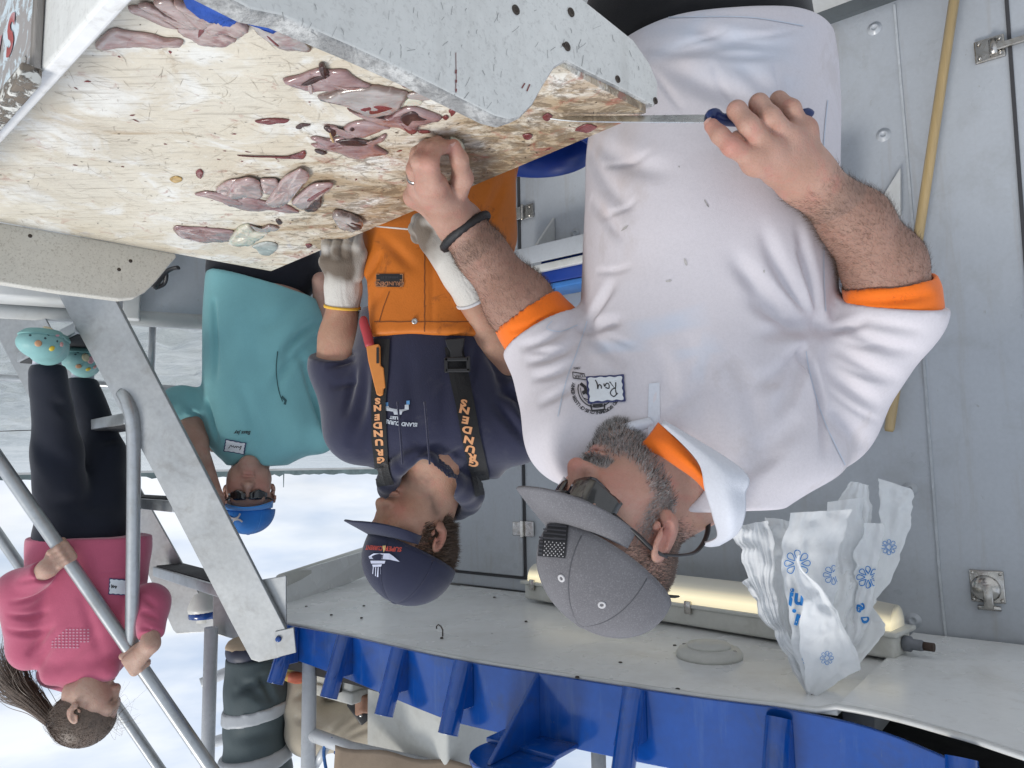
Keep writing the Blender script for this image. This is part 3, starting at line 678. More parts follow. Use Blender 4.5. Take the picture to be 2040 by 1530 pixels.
def fish(name, label, cat, group, body, extra=()):
    """body, extra: (part name, points, height, material, crop, z0)"""
    if not extra:
        pn, pts, h, m, cr, z0 = body; o = slab(name, pts, h, m, None, cr, z0); return props(o, label, cat, group)
    x, y = body[4](body[1][0]); root = thing(name, PZ(x, y, T), label, cat, group)
    for pn, pts, h, m, cr, z0 in (body,) + tuple(extra): slab(pn, pts, h, m, root, cr, z0)
    return root
G = 'cut fish on the filleting table'
fish('fish_carcass', 'opened pink fish carcass with a dark gut standing up from it', 'fish', G,
     ('body', [(20, 310), (200, 260), (420, 185), (560, 200), (700, 220), (850, 300), (1010, 370), (960, 392), (700, 412), (400, 430), (300, 425), (150, 380)], .016, M_raw, cr1, 0),
     (('gut_cavity', [(230, 330), (330, 270), (470, 225), (550, 225), (480, 260), (370, 310), (290, 340)], .004, M_gut, cr1, .015),
      ('entrails', [(420, 140), (480, 120), (520, 190), (550, 215), (500, 260), (450, 220)], .02, MATS['gut_dark'], cr1, .003),
      ('fin', [(300, 330), (345, 335), (360, 420), (330, 445), (310, 400)], .005, M_fillet, cr1, .013)))
fish('fish_carcass', 'whole grey skinned fish with tail and red flank beside the worn board edge', 'fish', G,
     ('body', [(400, 510), (520, 470), (700, 420), (1000, 388), (1200, 398), (1340, 422), (1440, 478), (1400, 560), (1340, 640), (1230, 700), (1100, 720), (980, 690), (880, 650), (700, 595), (540, 530)], .02, M_skin, cr1, 0),
     (('tail', [(1420, 470), (1600, 450), (1770, 490), (1700, 530), (1550, 545), (1450, 520)], .008, M_skin, cr1, .002),
      ('blood_patch', [(880, 610), (1000, 570), (1150, 565), (1270, 585), (1180, 625), (1020, 660), (920, 655)], .003, M_blood, cr1, .0165),
      ('belly_flap', [(1390, 590), (1430, 520), (1500, 512), (1600, 560), (1520, 600)], .006, M_pale, cr1, .004)))
fish('fish_carcass', 'gutted fish with open red gill cavity lying under the grey skinned fish', 'fish', G,
     ('body', [(760, 630), (870, 660), (980, 705), (1090, 735), (1230, 720), (1340, 650), (1480, 620), (1650, 670), (1810, 740), (1750, 790), (1560, 820), (1550, 880), (1440, 890), (1350, 840), (1220, 835), (1080, 805), (900, 740), (770, 680)], .018, M_raw, cr1, 0),
     (('gut_cavity', [(1350, 690), (1470, 640), (1560, 690), (1640, 720), (1560, 730), (1470, 740), (1420, 800), (1370, 760)], .004, M_gut, cr1, .017),
      ('gill', [(1350, 770), (1420, 810), (1530, 850), (1500, 885), (1420, 870)], .004, M_blood, cr1, .017)))
fish('fish_carcass', 'small pink fish with one dark eye in the middle of the cut row', 'fish', G,
     ('body', [(480, 840), (600, 850), (660, 895), (740, 825), (900, 790), (1100, 810), (1240, 842), (1180, 870), (1000, 930), (800, 950), (640, 940), (560, 890)], .017, M_raw, cr1, 0),
     (('eye', [(775, 840), (800, 822), (828, 838), (805, 858)], .003, M_gut, cr1, .016), ('liver', [(480, 840), (560, 835), (640, 880), (600, 930), (540, 885)], .012, M_gut, cr1, .004)))
fish('fish_carcass', 'split pink fish frame lying in brown grime next to the bare hand', 'fish', G,
     ('body', [(330, 975), (420, 958), (520, 985), (700, 965), (900, 1000), (1020, 1010), (1180, 925), (1190, 985), (1060, 1040), (1150, 1120), (1200, 1160), (1000, 1190), (820, 1205), (600, 1140), (330, 1060), (420, 1030)], .015, M_raw, cr1, 0),
     (('gut_cavity', [(620, 985), (760, 960), (900, 985), (980, 1015), (880, 1035), (720, 1025)], .004, M_gut, cr1, .0135), ('bone', [(560, 880), (590, 960), (600, 995), (575, 990), (545, 900)], .006, pmat('fish_bone', (.5, .33, .16), .4), cr1, .012), ('gut_strip', [(380, 1110), (470, 1120), (520, 1150), (470, 1165), (400, 1140)], .006, M_gut, cr1, 0)))
PL = 'fillets piled in the middle of the table'
for i, (pts, h, z0, mm, lab) in enumerate((
    ([(590, 520), (800, 470), (1000, 500), (1200, 530), (1350, 610), (1300, 632), (1100, 590), (900, 602), (700, 560)], .010, 0, M_raw, 'flat red fish frame at the bottom of the fillet pile'),
    ([(300, 430), (380, 405), (480, 412), (640, 440), (800, 520), (720, 550), (600, 512), (450, 470)], .012, .001, M_raw, 'narrow pointed fillet at the far tip of the fillet pile'),
    ([(510, 372), (600, 300), (700, 270), (760, 290), (700, 420), (620, 440), (560, 400)], .014, .004, M_fillet, 'curled end fillet on the pointed side of the fillet pile'),
    ([(620, 400), (680, 290), (780, 250), (860, 240), (960, 300), (1000, 400), (960, 435), (850, 435), (700, 452)], .018, .010, M_fillet, 'broad folded fillet lying in the fillet pile'),
    ([(960, 275), (1040, 262), (1130, 270), (1150, 330), (1080, 400), (1000, 395)], .014, .006, M_fillet, 'short fillet tucked behind the middle of the fillet pile'),
    ([(1020, 470), (1120, 330), (1200, 230), (1300, 170), (1380, 140), (1480, 200), (1400, 285), (1290, 430), (1180, 520), (1060, 512)], .016, .014, M_fillet, 'long raised fillet standing across the fillet pile'),
    ([(1290, 470), (1440, 330), (1570, 290), (1720, 288), (1650, 370), (1500, 480), (1400, 560), (1320, 530)], .016, .012, M_fillet, 'fillet with a dark red centre line at the near end of the fillet pile'),
    ([(1390, 570), (1500, 480), (1580, 440), (1592, 530), (1520, 590), (1440, 600)], .014, .003, M_gut, 'dark scrap with skin at the near end of the fillet pile'))):
    o = slab('fish_fillet', pts, h, mm, None, cr2, z0); props(o, lab, 'fillet', PL)
    if i == 6: slab('centre_line', [(1440, 440), (1530, 370), (1640, 315), (1660, 325), (1560, 390), (1480, 450)], .002, M_blood, None, cr2, .0275).parent = o
fish('fish_fillet', 'red and grey fillet lying by the far edge of the table', 'fillet', G, ('x', [(80, 768), (250, 770), (450, 780), (680, 812), (650, 905), (500, 922), (300, 910), (150, 860)], .013, M_raw, cr2, 0))
fish('skin_flap', 'pale yellowish belly skin folded over at the far edge of the table', 'fish skin', G, ('flap', [(630, 925), (690, 810), (760, 755), (840, 738), (900, 800), (1040, 812), (1000, 850), (880, 930), (760, 942)], .024, M_pale, cr2, 0),
     (('dark_end', [(850, 742), (960, 770), (1050, 742), (1160, 775), (1060, 808), (930, 800)], .012, M_skin, cr2, .002),))
fish('silver_scrap', 'shiny silvery round scrap at the far edge of the table', 'fish scrap', G, ('x', [(880, 962), (1000, 920), (1110, 935), (1130, 990), (1060, 1050), (970, 1040), (920, 990)], .012, M_silver, cr2, 0))
for nm, lab, cat, pts, h, mm, cr in (
    ('offal', 'curled dark red offal against the worn edge of the end board', 'offal', [(1335, 310), (1365, 290), (1400, 340), (1460, 360), (1540, 375), (1480, 400), (1400, 395), (1350, 350)], .012, M_blood, cr1),
    ('offal', 'round dark red clot, upper of two by the gutted fish tail', 'offal', [(1890, 670), (1940, 655), (1970, 690), (1920, 730), (1905, 700)], .005, M_blood, cr1),
    ('offal', 'round dark red clot, lower of two by the gutted fish tail', 'offal', [(1820, 750), (1860, 725), (1895, 750), (1860, 775)], .005, M_blood, cr1),
    ('offal', 'thin dark red sliver between the gutted fish and the bare hand', 'offal', [(1535, 905), (1610, 893), (1690, 912), (1610, 930)], .005, M_blood, cr1),
    ('offal', 'brown red liver strip alone in the middle of the board', 'offal', [(-295, 790), (-220, 765), (-60, 755), (60, 770), (80, 790), (-40, 805), (-200, 810)], .009, M_blood, cr1),
    ('offal', 'dark spot of gut beside the liver strip', 'offal', [(170, 850), (230, 820), (340, 825), (250, 850), (220, 880), (175, 875)], .004, M_gut, cr1),
    ('offal', 'twisted pink gut lying in a long smear', 'offal', [(1120 - 400, 60 - 20), (1290, 40), (1370, 5), (1430, 30), (1400, 75), (1320, 70), (1000, 55)], .007, M_blood, cr2),
    ('offal', 'small round red clot beside the yellow scrap', 'offal', [(305, 210), (345, 183), (385, 215), (360, 270), (320, 250)], .006, M_blood, cr2),
    ('yellow_scrap', 'small yellowish translucent scrap on bare board', 'fish scrap', [(40, 285), (90, 255), (160, 265), (165, 300), (100, 320)], .004, pmat('yellow_scrap', (.50, .33, .12), .2, var=.3, vs=60), cr2),
    ('offal', 'small red crumb near the gloved hand', 'offal', [(1420, 950), (1460, 940), (1490, 960), (1450, 985)], .004, M_blood, cr2),
    ('offal', 'dark crumb between the fillet pile and the far fillet', 'offal', [(1115, 700), (1150, 690), (1185, 730), (1150, 742)], .005, M_gut, cr2),
    ('offal', 'red scrap by the knife tip, upper', 'offal', [(2950, 745), (3010, 700), (3060, 740), (3000, 790)], .006, M_blood, cr1),
    ('offal', 'red scrap by the knife tip, lower', 'offal', [(2720, 955), (2790, 930), (2840, 960), (2780, 1000)], .006, M_blood, cr1),
    ('offal', 'red scrap at the men\'s edge of the table', 'offal', [(3320, 890), (3430, 830), (3560, 860), (3450, 920)], .005, M_blood, cr1)):
    props(slab(nm, pts, h, mm, None, cr), lab, cat, 'offal scraps on the filleting table')
# crisp knife scores, crumbs and drips: flat marks lying on the boards
M_score = pmat('score_mark', (.42, .37, .30), .7, var=.4, vs=60); M_crumb = pmat('dark_crumb', (.06, .04, .03), .5)
def marks(name, n, m, seed, lo, hi, wlo, whi, dens, par, z=.0006):
    rg = np.random.default_rng(seed); V = []; Fc = []
    while len(V) < n * 6:
        s_, t_ = rg.uniform(.02, SL), rg.uniform(.01, max(.2, TW - .02))
        if t_ > band_t(s_) - .01 or s_ > NB - .03 or rg.random() > dens(s_, t_): continue
        a = rg.choice([.2, .9, -.6, 1.4, 2.2]) + rg.normal() * .25; l_ = rg.uniform(lo, hi); w_ = rg.uniform(wlo, whi); bend = rg.normal() * l_ * .06
        d = sv * math.cos(a) + tv * math.sin(a); nn = EZ.cross(d); q = TS(s_, t_, z); i = len(V)
        V += [q - d * l_ / 2, q + nn * (bend + w_), q + d * l_ / 2, q + nn * (bend - w_), q + d * l_ * .25 + nn * (bend * .8 + w_), q + d * l_ * .25 + nn * (bend * .8 - w_)]
        Fc += [(i, i + 3, i + 1), (i + 3, i + 5, i + 4, i + 1), (i + 5, i + 2, i + 4)]
    return props(mesh(name, V, Fc, m, par, smooth=False), kind='stuff')
marks('knife_scores', 800, M_score, 3, .008, .05, .00015, .00032, lambda s_, t_: .45 + .5 * (t_ > .3), board)
marks('crumbs', 150, M_crumb, 4, .002, .010, .0004, .0012, lambda s_, t_: .12 + .88 * max(0, 1 - t_ / .35) * min(1, s_ / .5), board)
marks('blood_specks', 45, M_blood, 5, .003, .014, .0008, .0024, lambda s_, t_: .15 + .6 * math.exp(-((s_ - .65) / .3) ** 2), board)
M_scuff = pmat('scuff_mark', (.34, .34, .33), .7)
rg_ = np.random.default_rng(8); it_ = []
for k_ in range(110):
    x_, y_ = rg_.uniform(560, 1290), rg_.uniform(0, 215); l_ = rg_.uniform(3, 22); a_ = math.pi / 2 + rg_.normal() * .35 if rg_.random() < .75 else rg_.uniform(0, 3)
    it_.append(stroke2d([(900 - x_, y_ - 100), (900 - x_ + l_ * .5 * math.cos(a_) + rg_.normal(), y_ - 100 + l_ * .5 * math.sin(a_)), (900 - x_ + l_ * math.cos(a_), y_ - 100 + l_ * math.sin(a_))], rg_.uniform(.5, 1.3)))
props(decal('scuffs', join2d(it_), 900, 100, near, M_scuff, near, 1, 0, .0004), kind='stuff')
decal('blood_drip', join2d([stroke2d([(0, 60), (.5, 45), (-.5, 30), (0, 10), (.5, -20)], 1.4), stroke2d([(0, 40), (0, 34)], 4), stroke2d([(.5, 22), (0, 14)], 4), stroke2d([(0, 58), (0, 52)], 3.5)]), 908, 125, near, M_blood, near, 1, 0, .0006)
decal('blood_smear', join2d([stroke2d([(0, 0), (6, 14)], 3), stroke2d([(10, -2), (16, 8)], 3), stroke2d([(-18, 22), (-14, 30)], 4)]), 1055, 168, near, M_blood, near, 1, 0, .0006)
KF = 'large fillets heaped in the near corner of the table'
for pts, h, z0, mm, lab in (
    ([(30, 405), (180, 245), (320, 262), (560, 295), (790, 335), (797, 385), (500, 400), (250, 408)], .014, 0, M_fillet, 'long straight fillet with a cut square end under the sunlit board top'),
    ([(330, 62), (420, 40), (600, 120), (760, 205), (740, 235), (520, 150)], .012, .0, M_fillet, 'narrow strip fillet, lowest of the heap of long fillets'),
    ([(760, 232), (850, 190), (960, 190), (1100, 250), (1200, 262), (1292, 328), (1200, 380), (1080, 386), (950, 350), (860, 292)], .016, .002, M_fillet, 'rounded fillet end with one blood spot, on bare board'),
    ([(420, 10), (560, 10), (770, 120), (960, 185), (900, 215), (780, 205), (600, 100)], .016, .006, M_fillet, 'second long fillet of the heap of long fillets'),
    ([(560, -40), (740, -40), (980, 175), (930, 190), (800, 130), (690, 60)], .018, .010, M_fillet, 'third long fillet of the heap of long fillets'),
    ([(740, -60), (900, -20), (1100, 95), (1000, 185), (850, 85)], .02, .014, M_fillet, 'topmost long fillet half under the blue cloth'),
    ([(985, 185), (1100, 110), (1180, 88), (1290, 110), (1400, 180), (1375, 240), (1290, 262), (1200, 242), (1080, 250)], .02, .010, M_fillet, 'plump fillet end under the blue cloth')):
    o = slab('fish_fillet', pts, h, mm, None, cr3, z0); props(o, lab, 'fillet', KF)
    if z0 in (.002,): slab('blood_spot', [(960, 215), (985, 200), (1005, 215), (990, 240), (955, 275)], .002, M_blood, None, cr3, .017).parent = o
fish('fish_carcass', 'pink fish with dark scaly tail lying along the worn end board', 'fish', G,
     ('body', [(1310, 80), (1400, 30), (1500, 95), (1700, 180), (1850, 265), (1955, 380), (1945, 425), (1800, 420), (1650, 362), (1500, 290), (1400, 180)], .018, M_skin, cr3, .0), (('blood_line', [(1560, 260), (1620, 300), (1670, 350), (1640, 345), (1580, 290)], .003, M_blood, cr3, .016), ('back_skin', [(1700, 180), (1760, 195), (1860, 265), (1930, 285), (1955, 380), (1900, 330), (1800, 265)], .006, pmat('scaly_back', (.13, .10, .06), .3, var=.4, vs=60, bs=.4, bscale=220), cr3, .012)))
M_cloth = pmat('blue_towel', (.035, .10, .42), .95, var=.25, vs=30, bs=.9, bscale=260)
o = slab('blue_cloth', [(830, -90), (900, -10), (1000, 48), (1110, 75), (1170, 88), (1230, 125), (1300, 100), (1340, 60), (1400, -10), (1480, 60), (1600, 130), (1700, 182), (1640, 60), (1500, -90), (1100, -160)], .030, M_cloth, None, cr3, .012, n=70, rough=.10); props(o, 'crumpled bright blue towel lying on the heap of fillets', 'towel')
# ---------------------------------------------------------------- stair with rails
def dst(y): return 2.2 + (y - 600) / 700 * .25
def SP(x, y, k=0.0): return P(x, y, dst(y) + k)
stair = thing('stair', SP(-150, 60), 'steep aluminium stair with pipe handrails up to the upper deck', 'stair')
_a, _b, _c = SP(114, 584), SP(231, 600), SP(500, 1314); _n = (_b - _a).cross(_c - _a)
def SPp(x, y): return PP(x, y, _a, _n)
prism('stringer', [SPp(-130, 120), SPp(114, 584), SPp(296, 922), SPp(463, 1245), SPp(500, 1314), SPp(516, 1319), SPp(556, 1310), SPp(569, 1254), SPp(387, 900), SPp(231, 600), SPp(-10, 150)], (-.004, .012, 0), M_alu, stair, .002)
prism('lug', [SP(548, 1258, -.004), SP(585, 1250, -.004), SP(590, 1300, -.004), SP(552, 1310, -.004)], (0, .010, 0), M_alu, stair, .002)
lathe('bolt', [(.010, 0), (.009, .006), (.004, .008)], SP(555, 1273, -.004), M_blue, stair, Vector((0, -1, 0)), 12)
prism('gusset', [SP(521, 1155, .02), SP(570, 1147, .02), SP(570, 1252, .02)], (0, .01, 0), M_alu, stair, .002)
fk = .60
def FP(x, y): return P(x, y, dst(y) + fk)
_fa, _fb, _fc = FP(0, 480), FP(62, 800), FP(424, 1258); _fn = (_fb - _fa).cross(_fc - _fa)
def FPp(x, y): return PP(x, y, _fa, _fn)
prism('stringer', [FPp(-140, 420), FPp(-20, 640), FPp(62, 800), FPp(180, 940), FPp(284, 1120), FPp(345, 1256), FPp(352, 1263), FPp(424, 1258), FPp(426, 1236), FPp(350, 1100), FPp(260, 940), FPp(120, 690), FPp(66, 590), FPp(0, 480)], (0, .012, 0), M_alu, stair, .002)
M_grip_shade = pmat('black_grip_and_shade', (.03, .03, .033), .8, bs=.5, bscale=200)
for i, z in enumerate((1.06, 1.335, 1.61, 1.885, .79)):
    # on the near stringer line at this height
    best = min(range(300, 1300, 4), key=lambda y: abs(SP(172 + (y - 590) * .545, y).z - z)); q = SP(172 + (best - 590) * .545 - 40, best); q.z = z
    bf = min(range(300, 1300, 4), key=lambda y: abs(FP(122 + (y - 800) * .634, y).z - z)); q2_ = FP(122 + (bf - 800) * .634, bf); q2_.z = z; q = SP(172 + (best - 590) * .545, best); q.z = z
    ax_ = (q2_ - q); hl = ax_.length / 2 - .040; ax_.normalize(); pr_a = EZ.cross(ax_).normalized(); c = (q + q2_) / 2 + ax_ * .032
    tr = box('tread', c, (hl, .060, .018), M_alup, stair, (ax_, pr_a, EZ), .003)
    g = box('grip_and_shade', c + Vector((0, 0, .0195 if z < 1.5 else -.0195)), (hl - .01, .050, .003), M_grip_shade, None, (ax_, pr_a, EZ), .001); setparent(g, tr)  # black grip on low treads; under high ones black stands for underside shade
pr = .0205
hr = [SP(-160, 690, -.02), SP(0, 922, -.02), SP(120, 1108, -.02), SP(262, 1302, -.02), SP(350, 1425, -.02), SP(520, 1650, -.02)]
tube('handrail', [SP(-160, 690, -.02), SP(0, 920, -.02), SP(262, 1300, -.02), SP(420, 1530, -.02), SP(520, 1675, -.02)], pr, M_alup, stair, 18)
tube('rail_post', spline([SP(262, 1302, -.01), SP(264, 1180, -.01), SP(266, 1000, -.01), SP(266, 880, -.01), SP(262, 830, -.01), SP(252, 796, -.002), SP(244, 782, .01)], 26), pr, M_alup, stair, 18)
tube('handrail', [FP(-90, 942), FP(0, 1070), FP(235, 1410), FP(317, 1530), FP(420, 1680)], pr, M_alup, stair, 16)
# box plate at the stair head with post and blue capped fitting
prism('head_plate', [P(424, 1150, 2.95), P(530, 1170, 2.95), P(530, 1290, 2.95), P(424, 1262, 2.95)], (0, .012, 0), M_alu, stair, .002)
bk_ = thing('deck_fitting', P(405, 1200, 3.05), 'white and blue capped pipe fitting behind the stair head', 'fitting')
lathe('pipe', [(.03, -.05), (.03, .12)], P(408, 1178, 3.05), M_pvc, bk_, EZ, 20); lathe('collar', [(.055, -.05), (.06, -.03), (.045, .03), (.03, .05)], P(405, 1195, 3.05), M_pvc, bk_, -EZ, 20); lathe('blue_ring', [(.056, 0), (.056, .03)], P(405, 1215, 3.05), M_blue, bk_, EZ, 20)
# ---------------------------------------------------------------- bulwark and its rail
ba, bb = PZ(-120, 620, .9), PZ(700, 668, .9); bx = (bb - ba).normalized(); by = EZ.cross(bx).normalized()
bul = thing('bulwark', (ba + bb) / 2, 'grey boat bulwark with white rounded cap rail behind the man in teal', 'bulwark')
a2, b2 = ba - bx * 2.5, bb + bx * .3
box('plate', (a2 + b2) / 2 - EZ * .47, ((b2 - a2).length / 2, .02, .43), M_cabin, bul, (bx, by, EZ), .003)
tube('cap_rail', [a2 - EZ * .02, b2 - EZ * .02], .034, M_white, bul, 16)
q = PZ(262, 640, .9); box('stanchion', q - by * .03 * (1 if by.y > 0 else -1) - EZ * .4, (.03, .03, .40), M_white, bul, (bx, by, EZ), .005)
q = PZ(115, 630, .9); box('locker', q - Vector((0, .1, 0)) - EZ * .36, (.16, .08, .33), M_white, bul, (bx, by, EZ), .01)
rl = thing('side_rail', P(200, 765, 3.05), 'grey pipe rail with a thin wire above the bulwark', 'rail')
tube('pipe', [P(-300, 733, 3.0), P(700, 797, 3.15)], .0145, M_alup, rl); tube('wire', [P(-200, 866, 3.0), P(240, 851, 3.1)], .002, M_black, rl, 6)
for x in (-60, 300): q = P(x, 760, 3.05); tube('post', [Vector((q.x, q.y, .9)), q], .014, M_alup, rl)
strapc = thing('black_clip', P(330, 550, 1.95), 'black plastic clip and strap hanging at the end of the far board', 'clip')
tube('strap', spline([P(306, 574, 1.92), P(318, 558, 1.92), P(330, 543, 1.92), P(343, 535, 1.92), P(356, 533, 1.92)], 14), .010, M_black, strapc, 10, flat=.5)
tube('loop', spline([P(308, 574, 1.93), P(326, 566, 1.94), P(331, 552, 1.93), P(330, 540, 1.92)], 12), .006, M_black, strapc, 8)
# ---------------------------------------------------------------- upper deck gear
UD = CEIL + .165
def upz(x, D, y0, y1): a = P(x, (y0 + y1) / 2, D); return a
rail = thing('upper_rail', P(618, 1320, 2.6), 'white pipe guard rail standing on the upper deck edge', 'rail')
M_wpipe = pmat('white_pipe', (.58, .60, .62), .3, var=.06)
def post(x, D, y0, r=.022, h=1.1): q = P(x, y0, D); tube('post', [q, q + EZ * h], r, M_wpipe, rail, 16); return q
post(617, 2.56, 1312, .024); post(421, 2.9, 1250, .025); post(1190, 2.3, 1420, .022)
tube('cross_pipe', [P(618, 1462, 2.56), P(700, 1492, 2.5), P(1010, 1560, 2.3)], .022, M_wpipe, rail, 14)
tube('cross_pipe', [P(380, 1492, 3.35), P(460, 1468, 3.4), P(610, 1436, 3.5), P(760, 1420, 3.6)], .024, M_wpipe, rail, 12)
tube('cross_pipe', [P(400, 1362, 3.35), P(455, 1338, 3.4), P(600, 1290, 3.5)], .024, M_wpipe, rail, 12)
tube('brace', [P(625, 1530, 2.58), P(655, 1480, 2.54)], .014, M_wpipe, rail, 10)
q = P(642, 1480, 2.50); rp = thing('blue_rope', q, 'blue braided rope looped over the upper rail', 'rope')
tube('loop', spline([P(650, 1535, 2.53), P(645, 1500, 2.53), P(650, 1480, 2.52), P(664, 1471, 2.52), P(672, 1478, 2.56), P(668, 1500, 2.6)], 24), .0055, pmat('rope_blue', (.02, .10, .30), .8, var=.5, vs=120, bs=.6, bscale=300), rp, 8)
M_tan = pmat('tan_cloth', (.34, .26, .19), .85, var=.1, bs=.3, bscale=180)
n1, n2 = 24, 10; V = []
for i in range(n1 + 1):
    u_ = i / n1; x = 668 + u_ * 352; yb = 1484 + u_ * 52 + 4 * math.sin(u_ * 17)
    for j in range(n2 + 1):
        w_ = j / n2; V.append(P(x, yb + w_ * 90, 2.46 - u_ * .16 - .03 * math.sin(w_ * 1.57) + .012 * math.sin(u_ * 23 + w_ * 3)))
Fc = [(i * (n2 + 1) + j, (i + 1) * (n2 + 1) + j, (i + 1) * (n2 + 1) + j + 1, i * (n2 + 1) + j + 1) for i in range(n1) for j in range(n2)]
o = mesh('tan_cover', V, Fc, M_tan); o.modifiers.new('s', 'SOLIDIFY').thickness = .008; props(o, 'tan fabric cover draped over the upper rail', 'cover')
q = P(900, 1460, 2.55); con = box('deck_console', P(893, 1480, 2.62) + EZ * .28, (.185, .20, .64), M_fix, None, (e1, e2, EZ), .012, 3); props(con, 'plain light grey console box on the upper deck', 'console')
con2 = thing('deck_box', P(690, 1350, 2.75), 'white lidded box with a black latch on the upper deck', 'box')
box('body', P(700, 1340, 2.80), (.11, .09, .05), M_fix, con2, (e1, e2, EZ), .008); box('lid', P(700, 1368, 2.80), (.118, .098, .022), M_fix, con2, (e1, e2, EZ), .008); box('latch', P(673, 1362, 2.68), (.010, .012, .03), M_black, con2, (e1, e2, EZ), .003)
# ---------------------------------------------------------------- buckets, pole
M_bucket = pmat('blue_bucket', (.012, .05, .30), .35, var=.12)
bq = P(1072, 265, 2.0); c = Vector((bq.x, bq.y, 0)); zt = P(1072, 322, 1.86).z
bc = P(1075, 320, 1.95); bc.z = 0
bkt = thing('bucket', bc, 'large round blue bucket on deck under the table beside the orange bibs', 'bucket')
zt = P(1075, 352, 2.09).z
lathe('body', [(.10, 0), (.115, .01), (.14, zt - .02), (.15, zt - .02), (.15, zt), (.143, zt), (.132, zt - .05), (.10, .03)], bc, M_bucket, bkt, EZ, 40)
tube('handle', [bc + Vector((.15 * math.cos(a), .15 * math.sin(a) * .9, zt - .03 - .10 * math.sin(a))) for a in np.linspace(0, math.pi, 16)], .003, M_steel, bkt, 6)
def tub(x0, x1, y0, y1, lab, nm='tub', m=M_bucket):
    sA, zA = wall_s(x0, y0); sB, zB = wall_s(x1, y1); r_ = abs(sA - sB) / 2; c = wall_pt((sA + sB) / 2, zs + .006, .085)
    root = thing(nm, c, lab, 'tub'); h = abs(zB - zA)
    lathe('body', [(.075, 0), (.08, .008), (.095, h - .012), (.10, h - .012), (.10, h), (.092, h), (.08, .02)], c, m, root, EZ, 28); return c, h
c, h = tub(1620, 1720, 540, 690, 'round blue tub on the wall shelf behind the raised forearm')
rp = thing('white_rope', c + EZ * .02, 'short white rope end hanging beside the blue tub', 'rope')
tube('strand', spline([P(1672, 525, 1.75), P(1662, 545, 1.74), P(1655, 570, 1.74), P(1650, 600, 1.75)], 16), .006, pmat('rope_white', (.55, .52, .45), .9, var=.3, vs=150, bs=.6, bscale=300), rp, 8)
s_, z_ = wall_s(1160, 610); c = wall_pt(s_ - .06, zs + .006, .105)
crate = thing('crate', c, 'blue plastic crate with paler lid on the wall shelf between the two cutters', 'crate')
c = wall_pt(s_ - .06, zs + .006, .075); box('body', c + EZ * .06, (.17, .06, .055), M_bucket, crate, (e1, e2, EZ), .01); box('lid', c + EZ * .127, (.175, .064, .012), pmat('pale_blue_lid', (.05, .20, .55), .35), crate, (e1, e2, EZ), .006)
M_pole = pmat('varnished_pole', (.50, .36, .17), .35, var=.22, vs=20, fine=.12, stretch=(1, 1, .06), bs=.15, bscale=60, coat=.4)
pa_, pb_ = wall_at(1912, -15) - e2 * .06, wall_at(1776, 855) - e2 * .03
pole = tube('wooden_pole', [pa_ + (pa_ - pb_) * .55, pa_.lerp(pb_, .5), pb_ - EZ * .0, pb_ + (pb_ - pa_) * .006], [.0145, .0145, .0145, .011], M_pole, None, 16); props(pole, 'varnished wooden broom pole leaning on the cabin wall', 'pole')
# ================================================================ implicit surfaces for bodies and cloth
f32 = np.float32
def v3(p): return np.array([p[0], p[1], p[2]], dtype=f32)
def smin(a, b, k):
    if k <= 0: return np.minimum(a, b)
    h = np.maximum(k - np.abs(a - b), 0) / k
    return np.minimum(a, b) - h * h * k * .25
def smax(a, b, k): return -smin(-a, -b, k)
def cone(a, b, r1, r2):
    a, b = v3(a), v3(b); ba = b - a; L2 = float(ba @ ba) + 1e-12
    def f(p):
        pa = p - a; h = np.clip(pa @ ba / L2, 0, 1); q = pa - h[:, None] * ba
        return np.sqrt((q * q).sum(1)) - (r1 + (r2 - r1) * h)
    return f
def chain(pts, rs, k=.01):
    fs = [cone(pts[i], pts[i + 1], rs[i], rs[i + 1]) for i in range(len(pts) - 1)]
    return union(fs, k)
def ell(c, r, M=None):
    c = v3(c); r = np.array(r, dtype=f32); Mi = None if M is None else np.array(M, dtype=f32)
    def f(p):
        q = p - c
        if Mi is not None: q = q @ Mi           # columns of M are the local axes
        k0 = np.sqrt(((q / r) ** 2).sum(1)) + 1e-9; k1 = np.sqrt(((q / (r * r)) ** 2).sum(1)) + 1e-9
        return k0 * (k0 - 1) / k1
    return f
def union(fs, k=.01):
    def f(p):
        d = fs[0](p)
        for g in fs[1:]: d = smin(d, g(p), k)
        return d
    return f
def cut(fa, fb, k=.004): return lambda p: smax(fa(p), -fb(p), k)
def inter(fa, fb, k=.003): return lambda p: smax(fa(p), fb(p), k)
def plane(q, n):
    q, n = v3(q), v3(Vector(n).normalized()); return lambda p: (p - q) @ n
def loft(rows, D2=None, sq=2.3):
    """rows: (z, cx, cy, a, b) sorted by z; superellipse body"""
    R_ = np.array(sorted(rows), dtype=np.float64); zs_ = R_[:, 0]
    def smooth(col):
        zz = np.linspace(zs_[0], zs_[-1], 160); y = np.interp(zz, zs_, R_[:, col]); kk = 11
        yp = np.pad(y, kk // 2, mode='edge'); y = np.convolve(yp, np.ones(kk) / kk, 'valid'); return zz, y
    tabs = [smooth(i) for i in range(1, 5)]
    def f(p):
        z = p[:, 2]; cx, cy, a, b = [np.interp(z, t[0], t[1]).astype(f32) for t in tabs]
        x = np.abs(p[:, 0] - cx) / a; y = np.abs(p[:, 1] - cy) / b
        rr_ = (x ** sq + y ** sq) ** (1 / sq)
        d = (rr_ - 1) * np.minimum(a, b) * .9
        return np.maximum(d, np.maximum(zs_[0] - z, z - zs_[-1]))
    return f
